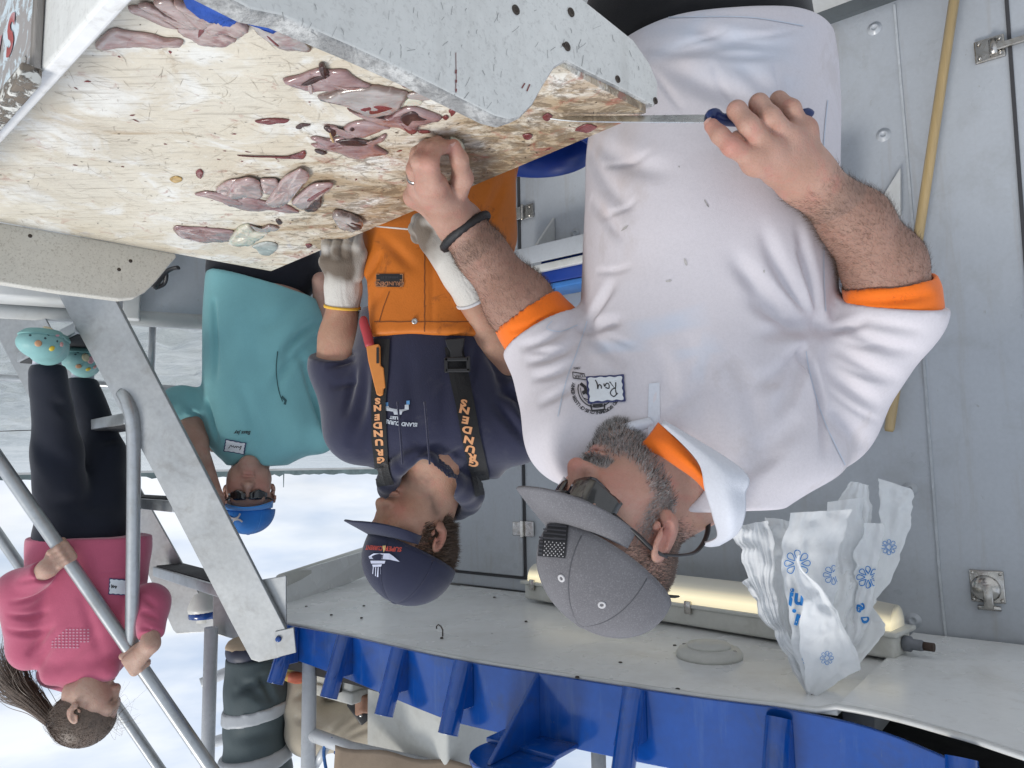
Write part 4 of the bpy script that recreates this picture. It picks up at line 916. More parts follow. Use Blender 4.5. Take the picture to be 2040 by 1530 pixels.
def pxrows(D_of, rows, depth):
    """rows: (photo y, left x, right x[, depth half]) -> loft rows at depth D_of(y)"""
    out = []
    for r_ in rows:
        y, xl, xr = r_[:3]; D = D_of(y); a, b = P(xl, y, D), P(xr, y, D); c = (a + b) / 2
        out.append((c.z, c.x, c.y, abs(a.x - b.x) / 2, r_[3] if len(r_) > 3 else depth))
    return out
def nets(sdf, lo, hi, h, S=4, slack=2.2):
    lo = np.array(lo, dtype=np.float64); n = np.ceil((np.array(hi) - lo) / h).astype(int) + 1
    nc = (n - 1) // S + 2
    g = np.stack(np.meshgrid(*[lo[i] + np.arange(nc[i]) * h * S for i in range(3)], indexing='ij'), -1).reshape(-1, 3).astype(f32)
    dc = sdf(g).reshape(nc)
    ix = [np.minimum((np.arange(n[i]) + S // 2) // S, nc[i] - 1) for i in range(3)]
    V = dc[np.ix_(*ix)].astype(f32); m = np.abs(V) < h * S * slack
    I = np.argwhere(m); pts = (lo + I * h).astype(f32)
    V[m] = sdf(pts)
    V = np.where(V == 0, 1e-7, V); s = V < 0
    cs = [(a, b, c) for a in (0, 1) for b in (0, 1) for c in (0, 1)]
    sl = lambda o: tuple(slice(o[i], n[i] - 1 + o[i]) for i in range(3))
    cnt = np.zeros(n - 1, dtype=np.int8)
    for o in cs: cnt += s[sl(o)]
    act = (cnt > 0) & (cnt < 8); C = np.argwhere(act)
    if len(C) == 0: return np.zeros((0, 3)), np.zeros((0, 4), int)
    acc = np.zeros((len(C), 3)); num = np.zeros(len(C))
    for i in range(8):
        for j in range(i + 1, 8):
            a, b = np.array(cs[i]), np.array(cs[j])
            if np.abs(a - b).sum() != 1: continue
            va = V[tuple((C + a).T)]; vb = V[tuple((C + b).T)]; x = (va < 0) != (vb < 0)
            t = np.where(x, va / np.where(x, va - vb, 1), 0)
            acc += np.where(x[:, None], a + t[:, None] * (b - a), 0); num += x
    verts = lo + (C + acc / num[:, None]) * h
    ids = -np.ones(n - 1, dtype=np.int64); ids[tuple(C.T)] = np.arange(len(C))
    quads = []
    for ax in range(3):
        o1, o2 = (ax + 1) % 3, (ax + 2) % 3
        a = [slice(None)] * 3; b = [slice(None)] * 3; a[ax] = slice(0, n[ax] - 1); b[ax] = slice(1, n[ax])
        sa_, sb_ = s[tuple(a)], s[tuple(b)]; E = np.argwhere(sa_ != sb_)
        E = E[(E[:, o1] > 0) & (E[:, o2] > 0) & (E[:, o1] < n[o1] - 1) & (E[:, o2] < n[o2] - 1)]
        if len(E) == 0: continue
        d1 = np.zeros(3, int); d1[o1] = 1; d2 = np.zeros(3, int); d2[o2] = 1
        q = np.stack([ids[tuple((E - d1 - d2).T)], ids[tuple((E - d2).T)], ids[tuple(E.T)], ids[tuple((E - d1).T)]], 1)
        neg = sa_[tuple(E.T)]; q[~neg] = q[~neg][:, ::-1]; quads.append(q)
    Q = np.concatenate(quads); Q = Q[(Q >= 0).all(1)]
    return verts, Q
def relax(V, Q, it=2, lam=.5):
    E = np.concatenate([Q[:, [0, 1]], Q[:, [1, 2]], Q[:, [2, 3]], Q[:, [3, 0]]]); E = np.concatenate([E, E[:, ::-1]])
    cnt = np.bincount(E[:, 0], minlength=len(V))[:, None].clip(1)
    for _ in range(it):
        acc = np.stack([np.bincount(E[:, 0], weights=V[E[:, 1], k], minlength=len(V)) for k in range(3)], 1)
        V = V + lam * (acc / cnt - V)
    return V
def vnormals(V, Q):
    a, b, c, d = (V[Q[:, i]] for i in range(4)); fn = np.cross(c - a, d - b); N = np.zeros_like(V)
    for i in range(4):
        for k in range(3): N[:, k] += np.bincount(Q[:, i], weights=fn[:, k], minlength=len(V))
    return N / (np.linalg.norm(N, axis=1, keepdims=True) + 1e-12)
LAT = RNG.random((32, 32, 32)).astype(f32)
def vnoise(p, sc):
    q = np.asarray(p) * sc + 100.0; i = np.floor(q).astype(int); fr_ = q - i; fr_ = fr_ * fr_ * (3 - 2 * fr_); out = 0
    for a in (0, 1):
        for b in (0, 1):
            for c in (0, 1):
                w_ = (fr_[:, 0] if a else 1 - fr_[:, 0]) * (fr_[:, 1] if b else 1 - fr_[:, 1]) * (fr_[:, 2] if c else 1 - fr_[:, 2])
                out = out + w_ * LAT[(i[:, 0] + a) % 32, (i[:, 1] + b) % 32, (i[:, 2] + c) % 32]
    return out - .5
def foldfield(V, folds):
    """folds: (start, end, width, depth) grooves with soft shoulders"""
    out = np.zeros(len(V))
    for a, b, w_, d in folds:
        a, b = np.array(a), np.array(b); ba = b - a; h = np.clip(((V - a) @ ba) / (ba @ ba), 0, 1)
        r_ = np.linalg.norm(V - (a + h[:, None] * ba), axis=1); tap = np.sin(np.pi * np.clip(h * .9 + .08, 0, 1)) ** .7
        x = r_ / w_; out += -d * tap * (1 - .9 * x * x) * np.exp(-x * x)
    return out
def pxfolds(V, Q, folds):
    """folds in photo pixels (x1, y1, x2, y2, width m, depth m[, bend px]): laid on the cloth as met from the camera"""
    bv = BVHTree.FromPolygons([tuple(v) for v in V], [tuple(q) for q in Q.tolist()]); out = np.zeros(len(V))
    for f_ in folds:
        x1, y1, x2, y2, w_, d = f_[:6]; bend = f_[6] if len(f_) > 6 else 0; pts = []
        nx_, ny_ = -(y2 - y1), (x2 - x1); l_ = math.hypot(nx_, ny_) + 1e-6
        for t in np.linspace(0, 1, 9):
            o = bend * math.sin(math.pi * t); h = bv.ray_cast(CAM, ray(x1 + (x2 - x1) * t + nx_ / l_ * o, y1 + (y2 - y1) * t + ny_ / l_ * o).normalized())
            if h[0] is not None: pts.append(np.array(h[0]))
        if len(pts) < 3: continue
        best = np.full(len(V), 9.0); tt = np.zeros(len(V)); n = len(pts) - 1
        lo_ = np.min(pts, 0) - w_ * 4; hi_ = np.max(pts, 0) + w_ * 4; sel = np.where(((V > lo_) & (V < hi_)).all(1))[0]
        if len(sel) == 0: continue
        S_v = V[sel]; bs_ = np.full(len(sel), 9.0); ts_ = np.zeros(len(sel))
        for i in range(n):
            a, b = pts[i], pts[i + 1]; ba = b - a; h = np.clip(((S_v - a) @ ba) / (ba @ ba + 1e-12), 0, 1); r_ = np.linalg.norm(S_v - (a + h[:, None] * ba), axis=1)
            k = r_ < bs_; bs_[k] = r_[k]; ts_[k] = (i + h[k]) / n
        x = bs_ / w_; tap = np.sin(np.pi * np.clip(ts_ * .88 + .10, 0, 1)) ** .8
        out[sel] += -d * tap * (1 - .8 * x * x) * np.exp(-x * x)
    return out
def bounds(pts, pad):
    a = np.array([list(q) for q in pts]); return a.min(0) - pad, a.max(0) + pad
def body(name, sdf, lo, hi, h, m, par, it=2, folds=(), wr=0.0, wsc=9.0, extra=None, attrs=None, clip=None, mats=None, fm=None, keep=None):
    V, Q = nets(sdf, lo, hi, h); V = relax(V, Q, it)
    if len(folds) or wr or extra is not None:
        N_ = vnormals(V, Q); d = np.zeros(len(V))
        if len(folds): d += pxfolds(V, Q, folds)
        if wr: d += wr * (vnoise(V * np.array([1, 1, .8]), wsc) + .5 * vnoise(V + 3, wsc * 2.1))
        if extra is not None: d += extra(V)
        V = V + N_ * d[:, None]; V = relax(V, Q, 1, .4)
    if keep is not None:
        k = keep(V); Q = Q[k[Q].all(1)]
    o = mesh(name, V, Q, m, par, mats=mats, fmat=(fm(V[Q].mean(1)) if fm else None))
    for an, fn in (attrs or {}).items(): attr(o, an, fn(V))
    return o
def fuzz(name, objs, dens, count, length, width, dirf, m, par, curl=.25, seed=1, lift=0.0):
    """short hairs as thin bent blades standing on a surface"""
    rg = np.random.default_rng(seed); VV = []; FF = []
    for o in (objs if isinstance(objs, (list, tuple)) else [objs]):
        me = o.data; w = np.array(wloc(o)); nv = len(me.vertices); co_ = np.empty(nv * 3); me.vertices.foreach_get('co', co_); co_ = co_.reshape(-1, 3) + w
        nr = np.empty(nv * 3); me.vertices.foreach_get('normal', nr); nr = nr.reshape(-1, 3)
        Q = np.array([list(p.vertices)[:3] for p in me.polygons]); a, b, c = co_[Q[:, 0]], co_[Q[:, 1]], co_[Q[:, 2]]
        ar = np.linalg.norm(np.cross(b - a, c - a), axis=1); wt = ar * np.clip(dens((a + b + c) / 3, nr[Q[:, 0]]), 0, 1)
        if wt.sum() <= 0: continue
        f = rg.choice(len(Q), count, p=wt / wt.sum()); u_ = rg.random(count); v_ = rg.random(count); fl = u_ + v_ > 1; u_[fl] = 1 - u_[fl]; v_[fl] = 1 - v_[fl]
        p = a[f] + (b - a)[f] * u_[:, None] + (c - a)[f] * v_[:, None]; n_ = nr[Q[f, 0]]; p = p + n_ * lift
        d = dirf(p, n_) + rg.normal(size=(count, 3)) * curl; d /= np.linalg.norm(d, axis=1, keepdims=True)
        ln = length * (.6 + .8 * rg.random(count))[:, None]
        sd_ = np.cross(d, rg.normal(size=(count, 3))); sd_ /= np.linalg.norm(sd_, axis=1, keepdims=True) + 1e-9
        mid = p + d * ln * .55 + n_ * ln * .06; tip = p + d * ln - n_ * ln * .05
        k0 = len(VV) and sum(len(x) for x in VV)
        VV.append(np.stack([p + sd_ * width, p - sd_ * width, mid + sd_ * width * .7, mid - sd_ * width * .7, tip], 1).reshape(-1, 3))
        i = np.arange(count) * 5 + (k0 or 0)
        FF.append(np.concatenate([np.stack([i, i + 1, i + 3], 1), np.stack([i, i + 3, i + 2], 1), np.stack([i + 2, i + 3, i + 4], 1)]))
    o = mesh(name, np.concatenate(VV), np.concatenate(FF), m, par, smooth=False); return o
# ---------------------------------------------------------------- skin and cloth materials
def skinmat(name, c1, c2, red, stub=None):
    m, nt, N, L, b = nodes(name); co = coords(nt)
    c = mixc(nt, ramp(nt, noise(nt, co, 16, 5, .6, .4), .35, .65), c1, c2)
    c = mixc(nt, math_(nt, 'MULTIPLY', ramp(nt, noise(nt, co, 34, 5, .65, .5), .5, .72), .45), c, red)
    c = mixc(nt, math_(nt, 'MULTIPLY', ramp(nt, noise(nt, co, 420, 2, .5), .55, .7), .18), c, mul(c1, .55))
    c = mixc(nt, math_(nt, 'MULTIPLY', attrib(nt, 'tan'), .7), c, mul(c1, .68))
    c = mixc(nt, math_(nt, 'MULTIPLY', attrib(nt, 'red'), .6), c, red)
    c = mixc(nt, math_(nt, 'MULTIPLY', attrib(nt, 'dark'), .85), c, stub or (.03, .022, .018))
    c = mixc(nt, math_(nt, 'MULTIPLY', attrib(nt, 'pale'), .8), c, (.62, .42, .36))
    L.new(c, b.inputs['Base Color']); b.inputs['Subsurface Weight'].default_value = .18; b.inputs['Subsurface Radius'].default_value = (.010, .004, .002); b.inputs['Subsurface Scale'].default_value = 1
    L.new(ramp(nt, noise(nt, co, 30, 4), .3, .7, (.42,) * 3, (.6,) * 3), b.inputs['Roughness']); b.inputs['Specular IOR Level'].default_value = .38
    bh = math_(nt, 'ADD', noise(nt, co, 300, 4, .6), math_(nt, 'MULTIPLY', noise(nt, co, 60, 5, .6, .8), 1.3)); bump(nt, b, bh, .42, .0026); return m
def clothmat(name, c, rough=.85, weave=900, bs=.25, var=.06, dirt=None, damt=0, dsc=12, sheen=.2, print_=None):
    m, nt, N, L, b = nodes(name); co = coords(nt)
    cc_ = mixc(nt, ramp(nt, noise(nt, co, 5, 5, .6, .4), .3, .7), mul(c, 1 - var), mul(c, 1 + var))
    cc_ = mixc(nt, math_(nt, 'MULTIPLY', ramp(nt, noise(nt, co, 260, 3, .6), .4, .65), .12), cc_, mul(c, .6))
    if dirt: cc_ = mixc(nt, math_(nt, 'MULTIPLY', ramp(nt, noise(nt, co, dsc, 7, .7, .6), .58, .66), damt), cc_, dirt)
    if print_: 
        for an, pc, am in print_: cc_ = mixc(nt, math_(nt, 'MULTIPLY', attrib(nt, an), am), cc_, pc)
    L.new(cc_, b.inputs['Base Color']); b.inputs['Roughness'].default_value = rough; b.inputs['Sheen Weight'].default_value = sheen; b.inputs['Specular IOR Level'].default_value = .25
    bump(nt, b, math_(nt, 'ADD', noise(nt, co, weave, 2, .5), math_(nt, 'MULTIPLY', noise(nt, co, 40, 4, .6, .5), 1.2)), bs, .002); MATS[name] = m; return m
# ---------------------------------------------------------------- heads
def axes(psi, theta, roll=0.0):
    """psi: turn from facing the camera towards +X, theta: bow downwards; columns right, forward, up"""
    Fw = Vector((math.sin(psi) * math.cos(theta), -math.cos(psi) * math.cos(theta), -math.sin(theta)))
    Rg = Vector((-math.cos(psi), -math.sin(psi), 0)); Up = Rg.cross(Fw)
    if roll: q = Matrix.Rotation(roll, 3, Fw); Rg = q @ Rg; Up = q @ Up
    return np.array([list(Rg), list(Fw), list(Up)]).T
def headsdf(c, M, sc=1.0, ear=1.0, jaw=1.0, nose=1.0, chinf=1.0):
    c = v3(c); Mi = M.astype(f32)
    E = lambda q, r, M_=None: ell(q, r, M_)
    tilt = lambda s_: np.array([[math.cos(.35), 0, math.sin(.35) * s_], [0, 1, 0], [-math.sin(.35) * s_, 0, math.cos(.35)]])
    base = [E((0, -.012, .032), (.077, .098, .092)), E((0, .032, -.03), (.064, .063, .086)), cone((-.046 * jaw, .004, -.056), (0, .064, -.102), .024, .022), cone((.046 * jaw, .004, -.056), (0, .064, -.102), .024, .022),
            E((0, .076 * chinf, -.103), (.022, .018, .02)), E((.043, .058, -.022), (.026, .026, .026)), E((-.043, .058, -.022), (.026, .026, .026)), cone((-.038, .079, .022), (.038, .079, .022), .013, .013),
            E((.048, .034, -.062), (.018, .03, .03)), E((-.048, .034, -.062), (.018, .03, .03))]
    hb = union(base, .03)
    soc = union([E((.033, .103, .002), (.02, .018, .013)), E((-.033, .103, .002), (.02, .018, .013))], .004)
    lid = union([E((.032, .079, .001), (.0145, .0125, .0115)), E((-.032, .079, .001), (.0145, .0125, .0115))], .004)
    nos = union([cone((0, .088, .014), (0, .112 * nose, -.026), .008, .0115), E((0, .110 * nose, -.030), (.011, .011, .010)), E((.0125, .100, -.033), (.0085, .010, .008)), E((-.0125, .100, -.033), (.0085, .010, .008))], .010)
    nost = union([E((.0065, .106, -.0405), (.004, .005, .004)), E((-.0065, .106, -.0405), (.004, .005, .004))], .002)
    lips = union([E((0, .0945, -.060), (.024, .010, .006)), E((0, .0925, -.0715), (.021, .010, .0075))], .004)
    slit = E((0, .104, -.0655), (.022, .013, .0016)); phil = E((0, .105, -.049), (.004, .006, .006))
    ears = []; earcut = []
    for s_ in (-1, 1):
        yw = R(24) * s_; Me = np.array([[math.cos(yw), math.sin(yw), 0], [-math.sin(yw), math.cos(yw), 0], [0, 0, 1]]); Me = Me @ np.array([[1, 0, 0], [0, math.cos(.2), math.sin(.2)], [0, -math.sin(.2), math.cos(.2)]])
        outer = union([E((s_ * .083, -.018, .002), (.0075, .020 * ear, .031 * ear), Me), E((s_ * .079, -.006, -.027), (.0075, .011, .012))], .010)
        hollow = union([E((s_ * .0945, -.017, .006), (.0115, .0125 * ear, .020 * ear), Me), E((s_ * .092, -.008, -.008), (.012, .009, .012))], .004)
        ears.append(union([cut(outer, hollow, .0025), E((s_ * .0805, .004, -.006), (.005, .005, .008)), cone((s_ * .0855, -.024, .012), (s_ * .084, -.020, -.012), .0035, .003)], .004))
    er = union(ears, .002)
    def f(p):
        q = ((p - c) @ Mi) / sc
        d = hb(q); d = smax(d, -soc(q), .012); d = smin(d, lid(q), .004); d = smin(d, nos(q), .012); d = smax(d, -nost(q), .003); d = smax(d, -phil(q), .006)
        d = smin(d, lips(q), .006); d = smax(d, -slit(q), .002); d = smin(d, er(q), .005); return d * sc
    return f
def hp(c, M, q, sc=1.0): return Vector(np.array(c) + M @ (np.array(q, float) * sc))
def cap(root, c, M, sc, mcrown, mbrim, mbtn, brim_len=.072, brim_w=1.0, tilt=0.0, lift=0.0, brim_curve=.020, brim_drop=0.012, crown_h=.093, name='cap', mseam=None):
    """baseball cap: crown with six seams, curved brim, top button. returns the parts"""
    M = M @ np.array(Matrix.Rotation(tilt, 3, 'X'))
    base_z = .034 + lift; cc_ = np.array([0, -.014, base_z]); rx, ry, rz = .0865, .109, crown_h
    nT, nP = 72, 20; V = []; Fc = []
    for j in range(nP + 1):
        ph = j / nP * math.pi / 2 * 1.02
        for i in range(nT):
            th = 2 * math.pi * i / nT; seam = min(abs(((th / (math.pi / 3)) + .5) % 1 - .5), 1) * (math.pi / 3)
            g = 1 - .016 * math.exp(-(seam / .045) ** 2) + (.006 * math.sin(th * 3) if j < 3 else 0)
            fl = 1 + .06 * max(0, math.cos(th - math.pi / 2)) * math.sin(min(ph, 1.2) * 2)    # fuller front panel
            V.append(hp(c, M, cc_ + np.array([rx * math.cos(th) * math.cos(ph) * g * fl, ry * math.sin(th) * math.cos(ph) * g * fl, rz * math.sin(ph) ** .92 * g - .006 * (1 - math.sin(ph)) * math.sin(th)]), sc))
    for j in range(nP):
        for i in range(nT): k = (i + 1) % nT; Fc.append((j * nT + i, j * nT + k, (j + 1) * nT + k, (j + 1) * nT + i))
    crown = mesh(name + '_crown', V, Fc, mcrown, root); sm = crown.modifiers.new('s', 'SOLIDIFY'); sm.thickness = .003; sm.offset = 1
    V = []; Fc = []; nU, nW = 32, 14; hw = R(66) * brim_w
    for j in range(nW + 1):
        w_ = j / nW
        for i in range(nU + 1):
            th = math.pi / 2 + (i / nU - .5) * 2 * hw; a = (i / nU - .5) * 2
            ext = brim_len * (1 - abs(a) ** 2.6) ** .5 if abs(a) < 1 else 0
            x = rx * math.cos(th) * (1 + .02 * w_); y = ry * math.sin(th) + ext * w_
            z = -.004 * math.sin(th) - brim_curve * (x / rx) ** 2 * (.35 + .65 * w_) - brim_drop * w_ * w_
            V.append(hp(c, M, cc_ + np.array([x, y, z]), sc))
    for j in range(nW):
        for i in range(nU): p = j * (nU + 1) + i; Fc.append((p, p + 1, p + nU + 2, p + nU + 1))
    br = mesh(name + '_brim', V, Fc, mbrim, root); sm = br.modifiers.new('s', 'SOLIDIFY'); sm.thickness = .0035; sm.offset = 0
    for k in range(6):
        th = k * math.pi / 3; pts = []
        for j in range(1, nP + 1):
            ph = j / nP * math.pi / 2; fl = 1 + .06 * max(0, math.cos(th - math.pi / 2)) * math.sin(min(ph, 1.2) * 2); g = .984
            pts.append(hp(c, M, cc_ + np.array([(rx * g * fl + .0032) * math.cos(th) * math.cos(ph), (ry * g * fl + .0032) * math.sin(th) * math.cos(ph), rz * math.sin(ph) ** .92 * g + .003 * math.sin(ph) - .006 * (1 - math.sin(ph)) * math.sin(th)]), sc))
        setparent(tube('seam', pts, .0011, mseam or mbrim, None, 6), crown)
    bt = lathe(name + '_button', [(.009, -.002), (.0085, .002), (.005, .0045), (.001, .005)], hp(c, M, cc_ + np.array([0, 0, rz]), sc), mbtn, root, Vector(M[:, 2]), 14)
    return crown, br, M
# ================================================================ the man in the white shirt, nearest the camera
M_skinA = skinmat('skin_tan', (.41, .235, .175), (.49, .30, .235), (.50, .175, .145), stub=(.32, .29, .28))
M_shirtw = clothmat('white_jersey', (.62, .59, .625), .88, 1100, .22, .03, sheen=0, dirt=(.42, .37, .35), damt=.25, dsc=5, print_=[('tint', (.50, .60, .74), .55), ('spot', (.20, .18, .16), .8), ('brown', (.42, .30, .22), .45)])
M_orange = clothmat('orange_jersey', (.80, .16, .008), .75, 1200, .2, .04)
M_blackcloth = clothmat('black_trouser', (.012, .012, .014), .8, 700, .25, .2)
m, nt, N, L, b = nodes('grey_cap_twill'); co = coords(nt); tw = nt.nodes.new('ShaderNodeTexWave'); tw.inputs['Scale'].default_value = 260; tw.inputs['Distortion'].default_value = .4; L.new(co, tw.inputs['Vector'])
c_ = mixc(nt, ramp(nt, noise(nt, co, 9, 5, .6), .3, .7), (.17, .165, .18), (.23, .225, .24)); c_ = mixc(nt, ramp(nt, tw.outputs['Fac'], .3, .8), mixc(nt, 1.0, c_, (.55, .55, .55), 'MULTIPLY'), c_); c_ = mixc(nt, math_(nt, 'MULTIPLY', ramp(nt, noise(nt, co, 500, 3), .5, .7), .4), c_, (.34, .33, .35))
L.new(c_, b.inputs['Base Color']); b.inputs['Roughness'].default_value = .9; bump(nt, b, tw.outputs['Fac'], .5, .0012); M_capg = m
ray_root = thing('person', P(1420, -500, 1.3), 'man in a white shirt with orange cuffs and grey cap, filleting with a blue knife', 'person')
ray_root.location.z = 0
def Dr(y): return float(np.interp(y, [-1400, 20, 400, 650, 900, 1020, 1080], [1.36, 1.34, 1.30, 1.29, 1.23, 1.17, 1.13]))
torso_rows = pxrows(Dr, [(-30, 1240, 1620, .15), (60, 1215, 1640, .165), (170, 1185, 1650, .185), (280, 1168, 1650, .20), (400, 1168, 1648, .205), (500, 1163, 1650, .20), (600, 1158, 1650, .185), (680, 1150, 1640, .175), (760, 1128, 1645, .165), (840, 1118, 1650, .155), (890, 1122, 1680, .145), (930, 1140, 1690, .13), (962, 1180, 1660, .115), (990, 1230, 1600, .10), (1015, 1290, 1520, .085)], .16)
RS, RE, RW = P(1635, 825, 1.24), P(1783, 618, 1.17), P(1605, 352, 1.05)
LS, LE, LW = P(1160, 862, 1.22), P(1085, 672, 1.30), P(917, 448, 1.26)
tor = loft(torso_rows)
# head
psi, the = R(58), R(37); MR = axes(psi, the, R(0)); EAR = P(1318, 1068, 1.055)
HC = EAR - Vector(MR @ np.array([.082, -.012, 0.0]))
hd = headsdf(HC, MR, 1.02, ear=1.2, jaw=1.1)
NB_ = P(1405, 950, 1.17)
neck = cone(hp(HC, MR, (0, -.03, -.045)), NB_, .062, .070); neck2 = cone(hp(HC, MR, (0, .025, -.085)), P(1335, 935, 1.14), .045, .055)
rarm = union([cone(RS, RE, .06, .050), chain([RE, P(1760, 532, 1.15), P(1706, 444, 1.10), RW], [.054, .0575, .046, .035], .03)], .03)
larm = union([cone(LS, LE, .06, .058), chain([LE, LE.lerp(LW, .3), LE.lerp(LW, .75), LW], [.051, .056, .040, .035], .03)], .03)
# right hand on the knife
def HR(x, y, D): return P(x, y, D)
rm = dict(i=HR(1506, 320, 1.005), m=HR(1536, 302, 1.0), r=HR(1572, 275, 1.008), p=HR(1598, 262, 1.028))
palmR = [cone(RW, rm[k], .030, .0165) for k in 'imrp'] + [cone(rm['i'], rm['p'], .0165, .0165), cone(RW, HR(1556, 330, 1.035), .03, .026)]
fR = [chain([rm['i'], HR(1458, 292, .992), HR(1434, 269, .994), HR(1418, 251, 1.0)], [.0150, .0135, .0120, .0105], .006),
      chain([rm['m'], HR(1492, 250, .982), HR(1468, 220, .992), HR(1470, 228, 1.03)], [.0155, .0142, .0130, .011], .006),
      chain([rm['r'], HR(1535, 234, .985), HR(1512, 206, .997), HR(1514, 222, 1.035)], [.0155, .0142, .0130, .011], .006),
      chain([rm['p'], HR(1576, 217, 1.0), HR(1551, 199, 1.012), HR(1553, 218, 1.045)], [.0145, .0128, .0115, .010], .006),
      chain([HR(1575, 350, 1.06), HR(1515, 312, 1.062), HR(1470, 275, 1.052)], [.022, .0165, .0115], .01)]
kn = union([ell(rm[k], (.0165, .015, .015)) for k in 'imrp'], .004)
handR = union([union(palmR, .022), kn], .012)
handR = union([handR] + fR, .0055)
# left hand on the board
def HL(x, y, dz): return PZ(x, y, T + dz)
lm = dict(i=HL(866, 369, .070), m=HL(846, 368, .068), r=HL(832, 376, .060), p=HL(826, 392, .050))
palmL = [cone(LW, lm[k], .030, .0155) for k in 'imrp'] + [cone(lm['i'], lm['p'], .0155, .014), cone(LW, HL(900, 392, .062), .03, .020)]
fL = [chain([lm['i'], HL(856, 325, .058), HL(865, 298, .034), HL(893, 291, .016)], [.0140, .0130, .0115, .0098], .005),
      chain([lm['m'], HL(836, 322, .052), HL(848, 295, .028), HL(872, 283, .012)], [.0140, .0128, .0112, .0098], .005),
      chain([lm['r'], HL(825, 338, .046), HL(832, 306, .024), HL(850, 288, .010)], [.0132, .0120, .0108, .009], .005),
      chain([lm['p'], HL(824, 362, .034), HL(828, 336, .018), HL(838, 312, .008)], [.0120, .0105, .0095, .008], .005),
      chain([HL(903, 398, .060), HL(921, 356, .050), HL(915, 318, .034), HL(904, 291, .020)], [.021, .0165, .0130, .0105], .008)]
handL = union([union(palmL, .02)] + fL, .0042)
core = union([neck, neck2, inter(lambda p: tor(p) + .03, plane(P(1420, 160, 1.3), (0, 0, -1))), rarm, larm], .025)
full = union([core, hd], .02)
def red_hands(V):
    d = np.full(len(V), 9.0)
    for q in list(rm.values()) + list(lm.values()) + [HR(1458, 292, .985), HR(1418, 251, 1.0), HR(1470, 224, 1.0), HL(893, 291, .016), HL(904, 291, .02), HL(856, 325, .058)]: d = np.minimum(d, np.linalg.norm(V - np.array(q), axis=1))
    loc = (V - np.array(HC)) @ MR
    cheek = np.exp(-((np.abs(loc[:, 0]) - .045) ** 2 + (loc[:, 1] - .07) ** 2 + (loc[:, 2] + .025) ** 2) / .0006) + np.exp(-(loc[:, 0] ** 2 + (loc[:, 1] - .115) ** 2 + (loc[:, 2] + .03) ** 2) / .0003) + 1.2 * np.exp(-(loc[:, 0] ** 2 + (loc[:, 1] - .1) ** 2 + (loc[:, 2] + .066) ** 2) / .00022) + .8 * np.exp(-((np.abs(loc[:, 0]) - .085) ** 2 + (loc[:, 1] + .012) ** 2 + (loc[:, 2]) ** 2) / .0007)
    return np.clip(np.exp(-(d / .014) ** 2) + cheek, 0, 1)
def zero(V): return np.zeros(len(V))
def loc_r(p): return ((p - np.array(HC)) @ MR) / 1.02
def beard(p, n_):
    q = loc_r(p); x, y, z = np.abs(q[:, 0]), q[:, 1], q[:, 2]
    jawl = np.clip(1 - np.abs(z + .092 - .055 * np.clip((.075 - y) / .075, 0, 1)) / .030, 0, 1) * (y > -.012) * (y < .11) * (z < -.035)
    chin_ = ((z < -.078) & (y > .055) & (z > -.13)).astype(float); must = ((z < -.040) & (z > -.058) & (y > .08) & (x < .036)).astype(float); side = np.clip(1.3 - np.abs(y - .014) / .014, 0, 1) * np.clip((.034 - z) / .02, 0, 1) * (x > .05) * (x < .079) * (z > -.06) * .7
    return np.maximum.reduce([jawl * 1.3, chin_, must * 1.2, side])
# coarse trunk and arms, finer head and hands meshed from the same field, then one mesh
def multi(name, parts, m, par, attrs):
    VV = []; QQ = []; n0 = 0
    for sdf, lo, hi, h, keep, it in parts:
        V, Q = nets(sdf, lo, hi, h); V = relax(V, Q, it)
        if keep is not None: k = keep(V); Q = Q[k[Q].any(1)]
        VV.append(V); QQ.append(Q + n0); n0 += len(V)
    V = np.concatenate(VV); Q = np.concatenate(QQ); u_, inv = np.unique(Q, return_inverse=True); V = V[u_]; Q = inv.reshape(Q.shape)
    o = mesh(name, V, Q, m, par)
    for an, fn in attrs.items(): attr(o, an, fn(V))
    return o
wR = (np.array(RE) - np.array(RW)); wR /= np.linalg.norm(wR); wL = (np.array(LE) - np.array(LW)); wL /= np.linalg.norm(wL)
sideR = lambda V: (V - np.array(RW)) @ wR; sideL = lambda V: (V - np.array(LW)) @ wL
nR = lambda V: np.linalg.norm(V - np.array(RW), axis=1) < .22; nL = lambda V: np.linalg.norm(V - np.array(LW), axis=1) < .28
neckcut = lambda V: ((V - np.array(HC)) @ MR)[:, 2]
keep_core = lambda V: ~((nR(V) & (sideR(V) < .005)) | (nL(V) & (sideL(V) < .005))) & ~((np.linalg.norm(V - np.array(HC), axis=1) < .21) & (neckcut(V) > -.135))
hpts = [RW] + list(rm.values()) + [HR(1418, 251, 1.0), HR(1551, 199, 1.012), HR(1470, 228, 1.05), HR(1553, 218, 1.06)]
lpts = [LW] + list(lm.values()) + [HL(893, 291, .016), HL(872, 283, .012), HL(838, 312, .008), HL(904, 291, .02)]
fullR = union([rarm, handR], .018); fullL = union([larm, handL], .018)
lo0, hi0 = bounds([RS, RE, RW, LS, LE, LW, HC, P(1400, 20, 1.5), P(1200, 20, 1.2)], .16)
